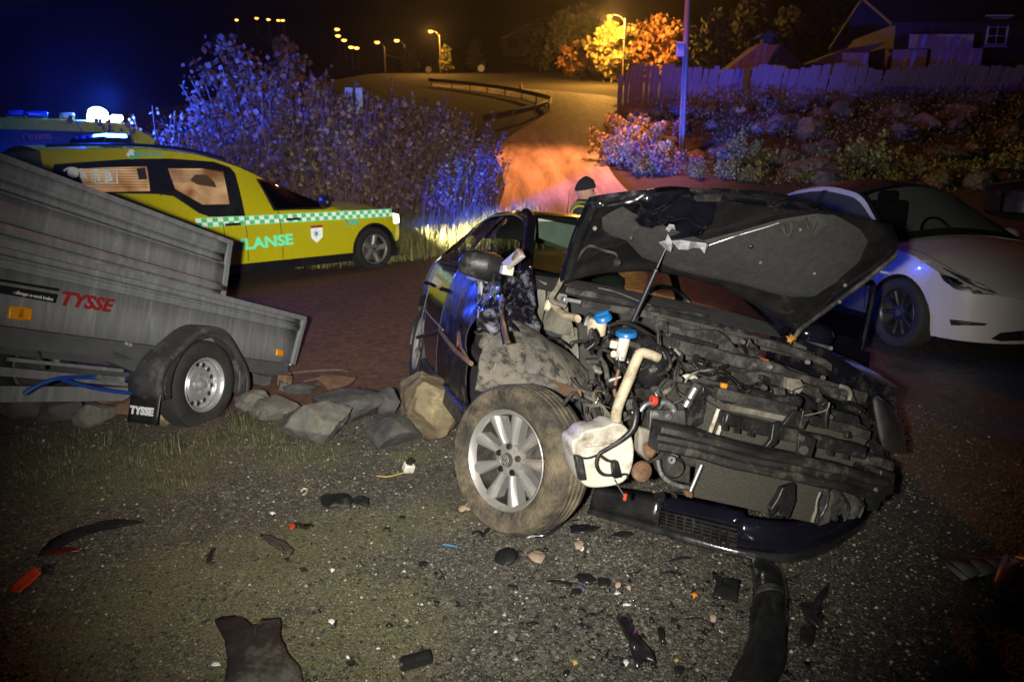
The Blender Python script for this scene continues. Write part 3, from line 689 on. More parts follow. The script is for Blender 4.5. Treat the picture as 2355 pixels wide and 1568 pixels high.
for i, (u, Y, vt, w) in enumerate([(1290, 95, 20, 110), (1340, 100, 10, 120), (1240, 120, 40, 90), (1620, 75, 20, 150), (1700, 80, -20, 160), (1780, 85, 10, 170), (1880, 80, -10, 170), (1960, 85, 20, 160), (1100, 130, 90, 80), (950, 140, 105, 60)]):
    if i < 3 or not dk:
        o = tree(u, Y, vt, w, LV['dark'], BARK, 2600, .55, 'dark conifer standing in the night behind the houses and road', 'cone', 'conifer', 'dark conifers on the hillside')
        dk.append((o, at_y(u, vt, Y).z - gz(o.location.x, Y)))
    else:
        s, h0 = dk[i % len(dk)]; p = at_y(u, 400, Y); z0 = gz(p.x, Y); k = (at_y(u, vt, Y).z - z0) / h0
        o = dup(s, None, (p.x, Y, z0), rnd.uniform(0, 6)); o.scale = (k, k, k)
# creeping cover over the bank
T = []
for i in range(26000):
    X = rnd.uniform(4.2, 24.5); yt = pwl(X, [3.8, 9.4, 15, 40], [27, 22, 21, 21]); Y = rnd.uniform(yt - 1.2, 32.4)
    if noise.noise((X * .55, Y * .55, 7)) + .5 * noise.noise((X * 1.7, Y * 1.7, 1)) < -.12: continue
    s = rnd.uniform(.05, .13); T.append(xf((X, Y, gz(X, Y) + rnd.random() ** 1.6 * .75), s, s, s, Euler((rnd.uniform(0, 6.3), rnd.uniform(0, 6.3), rnd.uniform(0, 6.3)))))
scatter('ground_cover', LEAF_V, LEAF_F, T, speck_mat('bank_leaves', [(0, (.015, .018, .007)), (.5, (.045, .048, .014)), (.85, (.11, .10, .025)), (1, (.18, .12, .04))], .8), 'leafy weeds creeping over the stone bank')
# bushes on the bank
BG = 'bushes growing over the stone bank'
bp = [shrub(1.2, .9, 12, 1100, LV['green'], .085, 'x', 'bush', 'bush', BG), shrub(1.2, .95, 12, 1000, LV['pale'], .09, 'x', 'bush', 'bush', BG, low=.3), shrub(1.2, 1.0, 12, 900, LV['autumn'], .085, 'x', 'bush', 'bush', BG)]
first = [True] * 3
BS = [(1425, 30, 262, 2), (1450, 28, 268, 1), (1490, 27.5, 275, 1), (1525, 27.5, 268, 2), (1400, 31, 280, 2), (1600, 27, 310, 2), (1640, 25.5, 330, 2), (1705, 24.5, 300, 0), (1740, 24, 320, 0), (1690, 29, 258, 1), (1760, 29.5, 268, 2), (1800, 24, 345, 0), (1870, 23.5, 350, 0), (1930, 23.5, 335, 0), (1990, 23.5, 305, 0), (2040, 23, 360, 0), (2110, 23, 350, 0), (2180, 22.8, 360, 0), (2240, 22.5, 355, 0), (2310, 22.5, 330, 0), (2090, 27, 300, 2), (2190, 27, 290, 2), (1900, 28.5, 285, 2), (1850, 22.5, 385, 0), (1950, 22.3, 385, 0), (2060, 22, 390, 0), (2160, 21.8, 385, 0), (2260, 21.8, 378, 0), (2000, 28, 290, 2), (1610, 24.5, 350, 2), (1560, 26, 330, 2)]
BS += [(1412, 26.5, 285, 1), (1440, 25.5, 300, 1), (1470, 25.0, 312, 2), (1505, 24.5, 318, 1), (1540, 24, 330, 2), (1430, 28.5, 255, 1), (1480, 24, 345, 0), (1600, 23, 365, 0), (1670, 23, 350, 0), (1730, 22.6, 372, 0)]
BL = ['dull bush at the left corner of the board fence', 'pale flowering bush under the left end of the board fence', 'larger pale bush left of the utility pole', 'dull bush directly behind the utility pole', 'leftmost dull bush at the road edge of the bank', 'dull bush just right of the utility pole', 'low dull bush right of the pole, nearer the road', 'bright yellow green bush below the garden hut', 'second yellow green bush below the garden hut, lower on the bank', 'pale bush at the fence foot below the garden hut', 'dull bush at the fence foot right of the garden hut', 'yellow green bush above the raised bonnet', 'yellow green bush above the rear end of the white car', 'yellow green bush above the roof front of the white car', 'tall yellow green bush in the middle of the bank', 'low yellow green bush above the white car windscreen', 'yellow green bush above the right windscreen pillar of the white car', 'yellow green bush left of the dark car', 'yellow green bush above the dark car', 'rightmost yellow green bush at the photo edge', 'dull bush under the middle of the fence', 'dull bush under the right half of the fence', 'dull bush at the fence foot below the shed', 'lowest bush behind the raised bonnet', 'lowest bush touching the white car roof', 'lowest bush behind the white car windscreen', 'lowest bush between white car and dark car', 'lowest bush beside the dark car', 'dull bush at the fence foot right of the shed', 'dull bush low on the bank at the foot of the pole', 'dull bush left of the pole foot', 'low pale bush at the road edge left of the pole', 'pale bush right of the road edge bush', 'dull bush halfway between road edge and pole', 'pale bush just left of the pole foot', 'dull bush touching the pole foot', 'tall pale bush hugging the left fence corner', 'lowest green bush at the road edge', 'green bush right of the pole foot near the road', 'green bush behind the raised left corner of the bonnet', 'green bush behind the middle of the bonnet top']
for i, (u, Y, vt, q) in enumerate(BS):
    lab = BL[i]
    place(bp[q], u, Y, vt, 1.2, lab, first[q]); first[q] = False

# ------------------------------------------------------------------ fence on the bank
WOOD = mat('weathered_fence_wood', (.060, .046, .044), (.14, .105, .10), 3, .8, .95, bump=.3, bscale=20, stretch=(3, 3, .4))
fence = empty('board_fence', 'long weathered wooden board fence along the top of the bank', 'fence')
FA = at_y(1424, 262, 33.0); FB = at_y(2420, 285, 32.0)
bw = .224; nbd = int((FB.x - FA.x) / .225)
bmesh_ = MB().box((0, 0, .9), (bw, .028, 1.8)).box((0, 0, 1.83), (bw * .86, .024, .06)).build('board', WOOD, fence)
for i in range(nbd):
    t = i / (nbd - 1); o = bmesh_ if i == 0 else bmesh_.copy()
    if i: COL.objects.link(o)
    X = lerp(FA.x, FB.x, t); Y = lerp(FA.y, FB.y, t)
    o.location = (X, Y - rnd.uniform(0, .03), max(gz(X, Y) - .05, 4.15) + rnd.uniform(-.05, .05)); lean = lerp(.02, .17, sst(.05, .4, t)) * (1 - .5 * sst(.7, 1, t))
    o.rotation_euler = (rnd.uniform(-.02, .02), lean + rnd.uniform(-.025, .025), rnd.uniform(-.03, .03)); o.scale = (rnd.uniform(.88, 1.1), 1, rnd.uniform(.95, 1.04))
for dz in (.4, 1.45):
    MB().bar((FA.x, FA.y + .05, max(gz(FA.x, FA.y), 4.2) + dz), (FB.x, FB.y + .05, max(gz(FB.x, FB.y), 4.2) + dz), .05, .1).build('rail', WOOD, fence)
for i in range(9):
    t = i / 8; X = lerp(FA.x, FB.x, t); Y = lerp(FA.y, FB.y, t) + .13; z = max(gz(X, Y), 4.2)
    MB().box((X, Y, z + .75), (.1, .1, 1.6)).build('post', WOOD, fence)

# pole in front of the fence
pp = gnd(1566, 372); PWOOD = mat('tarred_pole_wood', (.16, .13, .11), (.24, .2, .18), 5, .8, stretch=(6, 6, .5))
pole = empty('utility_pole', 'tall wooden utility pole with a small meter box in front of the fence', 'pole', pp)
s = pp.y / FPX
MB().tube([(0, 0, -.2), (-.08, 0, 4.5), (-.12, 0, 9.5)], [.115, .105, .09], 14).build('pole_shaft', PWOOD, pole)
zb = at_y(1556, 118, pp.y).z - pp.z
MB().box((-.28, -.1, zb), (.26, .2, .42)).box((-.28, -.1, zb + .23), (.30, .24, .05)).build('meter_box', mat('grey_box_paint', (.35, .35, .37), None, 8, .5), pole, bevel=.01)
MB().tube([(-.1, -.13, 0), (-.14, -.13, zb - .2)], .02, 6).build('conduit', M['galvdark'], pole)
SOD = (1.0, .42, .07)
MB().tube([(-.12, 0, 9.2), (-.5, -.2, 9.7), (-1.4, -.7, 9.9)], .035, 8, True, 4).build('lamp_arm', M['galvdark'], pole)
MB().sphere((-1.5, -.75, 9.88), 1, 14, 8, sc=(.36, .17, .10)).build('lamp_head', M['galvdark'], pole)
MB().sphere((-1.5, -.75, 9.80), 1, 14, 8, sc=(.28, .13, .07)).build('lamp_glass', emis('sodium_pole_lamp_glow', (1.0, .55, .14), 30.0), pole)
add_light('lamp_light', 'SPOT', (-1.5, -.75, 9.6), 17000, (1.0, .27, .08), aim=(-5.6, -1.0, -2.0), parent=pole, size=.2, cone=78, blend=.9)
add_light('lamp_light', 'POINT', (-1.5, -.75, 9.55), 1700, (1.0, .25, .10), parent=pole, size=.2)

# ------------------------------------------------------------------ guard rail
GRM = mat('dull_guardrail_steel', (.16, .15, .14), (.10, .095, .09), 4, .5, .7, metal=.4)
gp = [(1110, 302), (1160, 291), (1215, 276), (1250, 264), (1266, 254), (1258, 246), (1225, 236), (1170, 223), (1110, 213), (1050, 205), (985, 198.5)]
GP = [gnd(*p) for p in gp]
gr = empty('guardrail', 'steel guardrail with posts curving round the road bend', 'guardrail')
def railpts(dz):
    mb = MB(); mb.tube([p + Vector((0, 0, dz)) for p in GP], .01, 3, False, 6); return [Vector(mb.v[i]) for i in range(0, len(mb.v), 3)]
RP = railpts(.62)
pf = [(-.15, .0), (-.09, .05), (-.03, .0), (.03, 0), (.09, .05), (.15, 0), (.15, -.012), (-.15, -.012)]
mb = MB()
def railf(u, v):
    k = min(int(u * (len(RP) - 1)), len(RP) - 2); p = RP[k] if u < 1 else RP[-1]; d = (RP[min(k + 1, len(RP) - 1)] - RP[max(k - 1, 0)]); d.z = 0; d.normalize(); nrm = Vector((d.y, -d.x, 0))
    q = pf[int(round(v * 7)) % 8]; return p + nrm * q[1] + Vector((0, 0, q[0]))
mb.grid(railf, len(RP) - 1, 7).build('rail', GRM, gr, smooth=0, solid=.01)
acc = 0; last = RP[0]
for p in RP:
    acc += (p - last).length; last = p
    if acc > 3.6:
        acc = 0; MB().box((p.x, p.y, p.z - .25), (.1, .1, .85)).build('post', GRM, gr)

# ------------------------------------------------------------------ lamps
SOD = (1.0, .46, .08)
LAMPE = emis('sodium_lamp_glow', (1.0, .50, .09), 4.0); LPM = mat('lamp_post_wood', (.25, .2, .15), (.18, .14, .1), 4, .8, stretch=(5, 5, .5)); HEADM = mat('lamp_housing', (.03, .03, .03), None, 5, .6)
def street_lamp(u, v, up, Y, label, power, vbase=None, wires=False, es=1.0):
    if Y >= 160:   # far lamps stand on the dark hillside
        Y = 170
        while Y < 760:
            q = at_y(u, v, Y)
            if q.z - hill_at(q.x, Y) < 7: break
            Y += 4
    hd = at_y(u, v, Y); pt = at_y(up, v + 14, Y)
    zg = gz(pt.x, Y) if Y < 150 else hill_at(pt.x, Y)
    base = Vector((pt.x, Y, zg - .2)); root = empty('street_lamp', label, 'street lamp', base, 0, 'lit sodium street lamps along the road')
    top = pt - base; head = hd - base; r = max(.11, Y / FPX * 1.6)
    MB().tube([(0, 0, 0), (0, 0, top.z + .3)], [r, r * .75], 10).build('post', LPM, root)
    MB().tube([(0, 0, top.z), head * .4 + Vector((0, 0, top.z)) * .6 + Vector((0, 0, .35)), head + Vector((0, 0, .12))], .03 + Y / 6000, 8, True, 4).build('arm', HEADM, root)
    a = max(.22, Y / FPX * 4.2) * es
    h = MB().sphere(head + Vector((0, 0, .12)), 1, 14, 8, sc=(a * 1.5, a * .8, a * .5)).build('lamp_head', HEADM, root)
    MB().sphere(head - Vector((0, 0, a * .30)), 1, 14, 8, sc=(a * 1.35, a * .9, a * .75)).build('lamp_glass', LAMPE, root)
    if wires:
        c = MB(); d = Vector((Y * .02, Y * .02, 0))
        for k in range(2):
            z = top.z - .3 - k * 1.0; c.tube([(0, 0, z), (0 + 1.4, .5, z - .15), (3.2, 2, z - .45)], .05, 5)
        c.build('cable', M['trim'], root)
    if power: add_light('lamp_light', 'POINT', head - Vector((0, 0, a * .9)), power, SOD, parent=root, size=.25)
    return root
street_lamp(1402, 37, 1437, 78, 'nearest lit sodium street lamp, by the yellow birch', 36000, wires=True)
street_lamp(990, 72, 1011, 108, 'lit street lamp on wooden post above the guardrail', 14000, wires=True)
street_lamp(912, 93, 930, 148, 'lit street lamp, right one of the pair left of the road', 1500, wires=True)
street_lamp(867, 97, 884, 149, 'lit street lamp, left one of the pair left of the road', 1500, wires=True)
for u, v, Yd in [(775, 67, 330), (777, 82, 310), (791, 92, 300), (807, 108, 285), (820, 110, 280)]:
    street_lamp(u, v, u + 3, Yd, 'tiny lit street lamp in the string on the dark hillside', 0, es=1.0)
for u, v, Yd in [(544, 46, 520), (590, 42, 525), (617, 45, 520), (640, 47, 515), (650, 47, 518), (513, 183, 205), (524, 182, 204), (571, 168, 215), (598, 166, 212), (537, 240, 150), (888, 337, 22)]:
    if Yd < 160: continue
    street_lamp(u, v, u + 2, Yd, 'faint far light on the hill left of the tall shrubs', 0, es=.7)

# ------------------------------------------------------------------ road signs
def sign(u, v, Y, label, panels, round_=0, m=None):
    c = at_y(u, v, Y); zg = gz(c.x, Y); root = empty('road_sign', label, 'road sign', (c.x, Y, zg)); h = c.z - zg
    MB().cyl((0, .06, -.1), (0, .06, h + .3), .02, 8).build('sign_post', M['trim'], root)
    for dx, w, hh in panels: MB().box((dx, 0, h), (w, .02, hh)).build('sign_panel', m, root, bevel=.004)
    if round_: MB().lathe([(0, -.012), (round_, -.012), (round_, .012), (0, .012)], (0, 0, h), 'y', 24).build('sign_panel', m, root)
    return root
SGN = mat('pale_sign_back', (.45, .5, .6), (.3, .33, .4), 9, .35)
sign(814, 232, 15.2, 'pair of rectangular sign boards among the shrubs, lit blue', [(-.10, .16, .52), (.11, .145, .51)], m=SGN)
sign(1106, 158, 110, 'small round road sign right of the far lamp post', [], .5, SGN)
sign(985, 161, 108, 'small round road sign left of the far lamp post', [], .45, SGN)
c = gnd(1197, 209); cone = empty('traffic_cone', 'tiny traffic cone standing beside the far road', 'traffic cone', c)
MB().lathe([(.36, 0), (.36, .05), (.2, .05), (.05, .75), (0, .75)], (0, 0, 0), 'z', 14).build('cone_body', M['orange'], cone)
MB().lathe([(.165, .28), (.12, .46)], (0, 0, 0), 'z', 14).build('cone_band', M['white'], cone)

# ------------------------------------------------------------------ houses
HW = mat('brown_house_boards', (.022, .016, .013), (.04, .03, .024), 3, .8, stretch=(4, 4, .5)); HR = mat('roof_shingle', (.20, .12, .10), (.12, .08, .07), 2, .85, bump=.3, bscale=4)
HWH = mat('white_house_paint', (.66, .64, .62), None, 4, .6); WG = mat('dark_window_glass', (.015, .017, .022), None, 5, .08)
def window(root, c, w, h, nx=2, ny=3, ax=Vector((1, 0, 0)), nrm=Vector((0, -1, 0))):
    f = MB(); z = Vector((0, 0, 1)); t = .09
    c = Vector(c)
    for s_ in (-1, 1):
        f.bar(c + ax * s_ * w / 2 - z * h / 2, c + ax * s_ * w / 2 + z * h / 2, .06, t * 1.6, nrm); f.bar(c - ax * w / 2 + z * s_ * h / 2, c + ax * w / 2 + z * s_ * h / 2, .06, t * 1.6, nrm)
    f.bar(c - ax * w * .68 + z * (h / 2 + .16), c + ax * w * .68 + z * (h / 2 + .16), .07, .16, nrm); f.bar(c - ax * w * .62 - z * (h / 2 + .13), c + ax * w * .62 - z * (h / 2 + .13), .08, .14, nrm)
    fr = f.build('window', HWH, root)
    q = MB()
    for i in range(nx):
        for j in range(ny):
            q.box(c + ax * ((i + .5) / nx - .5) * w + z * ((j + .5) / ny - .5) * h - nrm * .03, (w / nx - .06, .012, h / ny - .06) if abs(ax.x) > .5 else (.012, w / nx - .06, h / ny - .06))
    q.build('pane', WG, fr); g = MB()
    for i in range(1, nx): g.bar(c + ax * (i / nx - .5) * w - z * h / 2, c + ax * (i / nx - .5) * w + z * h / 2, .03, .04, nrm)
    for j in range(1, ny): g.bar(c + ax * -w / 2 + z * (j / ny - .5) * h, c + ax * w / 2 + z * (j / ny - .5) * h, .03, .04, nrm)
    g.build('glazing_bars', HWH, fr)
def gable(name, label, u0, u1, veave, vridge, Y, depth, over=.5, hw=HW, ridge_x=True, wallh=3):
    a = at_y(u0, veave, Y); b = at_y(u1, veave, Y); r = at_y((u0 + u1) / 2, vridge, Y + (depth / 2 if ridge_x else 0)); w = b.x - a.x; rh = r.z - a.z
    root = empty(name, label, 'house' if wallh > 2.5 else 'hut', ((a.x + b.x) / 2, Y, a.z - wallh))
    H = wallh; w2 = w / 2
    if ridge_x:
        MB().box((0, depth / 2, H / 2), (w - 2 * over, depth - 2 * over, H)).build('wall', hw, root)
        for s_ in (0, 1):
            y0 = -over + .01 if s_ == 0 else depth + over; MB().prism([(-w2, y0, H - .1), (w2, y0, H - .1), (w2, depth / 2, H + rh), (-w2, depth / 2, H + rh)], (0, 0, .14)).build('roof', HR, root)
    else:
        MB().prism([(-w2 + over, over, 0), (w2 - over, over, 0), (w2 - over, over, H), (0, over, H + rh - .2), (-w2 + over, over, H)], (0, depth, 0)).build('wall', hw, root)
        for s_ in (-1, 1): MB().prism([(s_ * w2, 0, H - .05), (0, 0, H + rh), (0, 0, H + rh + .16), (s_ * w2, 0, H + .1)], (0, depth, 0)).build('roof', HR, root)
    return root, w, rh
h1 = empty('garden_hut', 'small grill hut with pitched roof and white gable panel behind the fence', 'hut', at_y(1762, 182, 44))
k = 44 / FPX
def rp(u, v, dy=0): return at_y(u, v, 44) - h1.location + Vector((0, dy, 0))
MB().prism([rp(1662, 168), rp(1752, 168), rp(1790, 106, .0), rp(1752, 100, .0)], (0, 2.2, .1)).build('roof', mat('sodium_tinted_roof', (.42, .22, .17), (.28, .15, .12), 2, .85, bump=.3, bscale=4), h1)  # salmon of the sodium light is put into this roof colour
MB().prism([rp(1752, 168, -.1), rp(1790, 102, -.1), rp(1868, 168, -.1), rp(1856, 170, -.1), rp(1790, 114, -.1), rp(1764, 170, -.1)], (0, .5, 0)).build('roof', HW, h1)
MB().prism([rp(1768, 185, .1), rp(1852, 185, .1), rp(1852, 168, .1), rp(1790, 116, .1), rp(1768, 160, .1)], (0, .12, 0)).build('wall', HW, h1)
MB().box(rp(1710, 180, .6), (2.4, 1.5, .9)).build('wall', HW, h1)
MB().prism([rp(1764, 185, -.14), rp(1806, 185, -.14), rp(1806, 154, -.14), rp(1776, 150, -.14)], (0, .06, 0)).build('gable_panel', HWH, h1)
MB().lathe([(0, -.02), (.13, -.02), (.13, .02), (0, .02)], rp(1788, 167, -.2), 'y', 14).build('vent_hole', M['black'], h1)
MB().box(rp(1772, 92, .8), (.55, .55, .8)).box(rp(1772, 79, .8), (1.0, 1.0, .12)).build('chimney', HW, h1)
h2 = empty('garden_shed', 'low shed with sloping roof behind the middle of the fence', 'shed', at_y(1950, 180, 47))
def rp2(u, v, dy=0, Y=47): return at_y(u, v, Y) - h2.location + Vector((0, dy, 0))
MB().prism([rp2(1862, 146), rp2(1940, 150), rp2(2040, 98), rp2(1950, 112)], (0, 2.6, .1)).build('roof', HR, h2)
MB().prism([rp2(1900, 182, .1), rp2(1928, 182, .1), rp2(1928, 150, .1), rp2(1900, 150, .1)], (0, .1, 0)).build('door', mat('ochre_door', (.4, .28, .12), None, 5, .7), h2)
MB().prism([rp2(1870, 182, .3), rp2(2040, 182, .3), rp2(2040, 110, .3), rp2(1870, 150, .3)], (0, 2, 0)).build('wall', HW, h2)
SCW = mat('pale_screen_paint', (.50, .45, .42), (.42, .38, .36), 3, .75)
for i, (u0, u1, v0, v1, Y, lab) in enumerate([(1932, 1998, 122, 182, 45.5, 'pale garden screen panel beside the shed roof'), (2045, 2132, 115, 182, 45, 'pale garden screen panel in the middle behind the fence'), (2133, 2260, 112, 175, 45.3, 'wide slatted terrace screen under the dark house'), (2088, 2240, 80, 113, 46.2, 'upper terrace railing panel of the dark house')]):
    a = at_y(u0, v1, Y); b = at_y(u1, v0, Y); root = empty('garden_screen', lab, 'screen', (a.x, Y, a.z)); w = b.x - a.x; hh = b.z - a.z; n = max(4, int(w / .16))
    sl = MB().box((0, 0, hh / 2), (w / n * .9, .03, hh)).build('slat', SCW, root)
    for j in range(n):
        o = sl if j == 0 else sl.copy()
        if j: COL.objects.link(o)
        o.location = (w * (j + .5) / n, rnd.uniform(-.01, .01), 0)
    MB().box((w / 2, .05, hh * .96), (w, .05, .09)).build('top_rail', SCW, root); MB().box((w / 2, .08, hh * .4 - .4), (.1, .1, hh * .9 + .8)).build('post', SCW, root)
h3 = empty('dark_house', 'dark timber house at the upper right with one white framed window', 'house', at_y(2300, 180, 47.5))
b0 = at_y(2020, 180, 47.5) - h3.location; b1 = at_y(2560, 180, 47.5) - h3.location; ez = at_y(2100, 55, 47.5).z - h3.location.z
MB().box(((b0.x + b1.x) / 2, 3.5, ez / 2 - .8), (b1.x - b0.x - 1.4, 7, ez + 1.6)).build('wall', HW, h3)
for s_ in (0, 1):
    y0, y1 = (-.8, 3.6) if s_ == 0 else (8, 3.6)
    MB().prism([(b0.x, y0, ez - .3), (b1.x + 2, y0, ez - .3), (b1.x + 2, y1, ez + 2.2), (b0.x, y1, ez + 2.2)], (0, 0, .2)).build('roof', HW, h3)
wc = at_y(2291, 74, 47.5) - h3.location
window(h3, (wc.x, -.06, wc.z), 1.25, 1.55, 2, 3)
h4 = empty('distant_house', 'distant house with lit gable edge above the road', 'house', at_y(1210, 130, 135))
def rp4(u, v, dy=0): return at_y(u, v, 135) - h4.location + Vector((0, dy, 0))
MB().prism([rp4(1158, 130, 1), rp4(1262, 130, 1), rp4(1262, 86, 1), rp4(1215, 62, 1), rp4(1158, 84, 1)], (0, 8, 0)).build('wall', HW, h4)
MB().prism([rp4(1150, 88), rp4(1215, 56), rp4(1215, 60), rp4(1150, 92)], (0, 9, 0)).build('roof', HR, h4); MB().prism([rp4(1275, 90), rp4(1215, 56), rp4(1215, 60), rp4(1275, 94)], (0, 9, 0)).build('roof', HR, h4)
MB().box(rp4(1180, 98, .9), (2.0, .1, 1.5)).build('window', WG, h4)
# ================================================================== VEHICLE TOOLS
def cspl(x, xs, ys):
    """smooth interpolation (monotone-ish hermite)"""
    n = len(xs)
    if x <= xs[0]: return ys[0]
    if x >= xs[-1]: return ys[-1]
    i = max(j for j in range(n - 1) if xs[j] <= x)
    h = xs[i + 1] - xs[i]; t = (x - xs[i]) / h; d = (ys[i + 1] - ys[i]) / h
    dl = (ys[i] - ys[i - 1]) / (xs[i] - xs[i - 1]) if i > 0 else d
    dr = (ys[i + 2] - ys[i + 1]) / (xs[i + 2] - xs[i + 1]) if i < n - 2 else d
    m0 = 0 if dl * d <= 0 else 2 * dl * d / (dl + d); m1 = 0 if dr * d <= 0 else 2 * dr * d / (dr + d)
    t2, t3 = t * t, t * t * t
    return (2 * t3 - 3 * t2 + 1) * ys[i] + (t3 - 2 * t2 + t) * h * m0 + (-2 * t3 + 3 * t2) * ys[i + 1] + (t3 - t2) * h * m1
class Surf:
    """car body: x forward, y left, z up; every function of x is a list of (x, value)"""
    def __init__(s, w, zs, zd, wr, zr, zt, sill=.25, arches=(), tuck=.07, mid=.62):
        s.c = {k: (list(zip(*v))) for k, v in dict(w=w, zs=zs, zd=zd, wr=wr, zr=zr, zt=zt).items()}
        s.sill = sill; s.ar = arches; s.tuck = tuck; s.mid = mid
    def g(s, k, x): return cspl(x, s.c[k][0], s.c[k][1])
    def zb(s, x):
        z = s.sill
        for cx, cz, r in s.ar:
            if abs(x - cx) < r: z = max(z, cz + math.sqrt(r * r - (x - cx) ** 2))
        return z
    def yw(s, x, z):
        q = (z - s.mid) / .42
        return s.g('w', x) * (1 - s.tuck * q * q)
    def side(s, x, t, sg=-1, off=0):
        zb, zs = s.zb(x), s.g('zs', x); z = lerp(min(zb, zs - .01), zs, t); return Vector((x, sg * (s.yw(x, z) + off), z))
    def sidez(s, x, z, sg=-1, off=0): return Vector((x, sg * (s.yw(x, z) + off), z))
    def deck(s, x, t, sg=-1, off=0):
        zs, zd = s.g('zs', x), s.g('zd', x); y = s.yw(x, zs); return Vector((x, sg * y * (1 - t), lerp(zs, zd, math.sin(t * math.pi / 2)) + off))
    def cab(s, x, t, sg=-1, off=0):
        zs = s.g('zs', x); y0 = s.yw(x, zs); y1 = s.g('wr', x); z1 = s.g('zr', x); b = math.sin(math.pi * t) * .02
        return Vector((x, sg * (lerp(y0, y1, t) + b + off), lerp(zs, z1, t)))
    def top(s, x, t, sg=-1, off=0):
        y1, z1, zt = s.g('wr', x), s.g('zr', x), s.g('zt', x); a = t * math.pi / 2
        return Vector((x, sg * y1 * (1 - t), lerp(z1, zt, math.sin(a)) + off))
    def patch(s, mb, fn, x0, x1, t0, t1, n=24, m=6, off=0, both=True, sg=-1, xs=None):
        for g in ((-1, 1) if both else (sg,)):
            f = lambda u, v: getattr(s, fn)(lerp(x0(lerp(t0, t1, v)) if callable(x0) else x0, x1(lerp(t0, t1, v)) if callable(x1) else x1, u), lerp(t0, t1, v), g, off)
            mb.grid(f, n, m, g > 0)
        return mb
def tyre_mesh(R, W, rr, groove=True):
    h = W / 2
    p = [(rr - .005, -h * .72), (rr + .01, -h * .86), (lerp(rr, R, .45), -h * 1.0), (lerp(rr, R, .8), -h * .96), (R * .975, -h * .82), (R * .995, -h * .6)]
    if groove:
        for gx in (-.42, -.14, .14, .42): p += [(R, h * (gx - .06)), (R - .011, h * (gx - .04)), (R - .011, h * (gx + .04)), (R, h * (gx + .06))]
    p += [(R * .995, h * .6), (R * .975, h * .82), (lerp(rr, R, .8), h * .96), (lerp(rr, R, .45), h), (rr + .01, h * .86), (rr - .005, h * .72)]
    return p
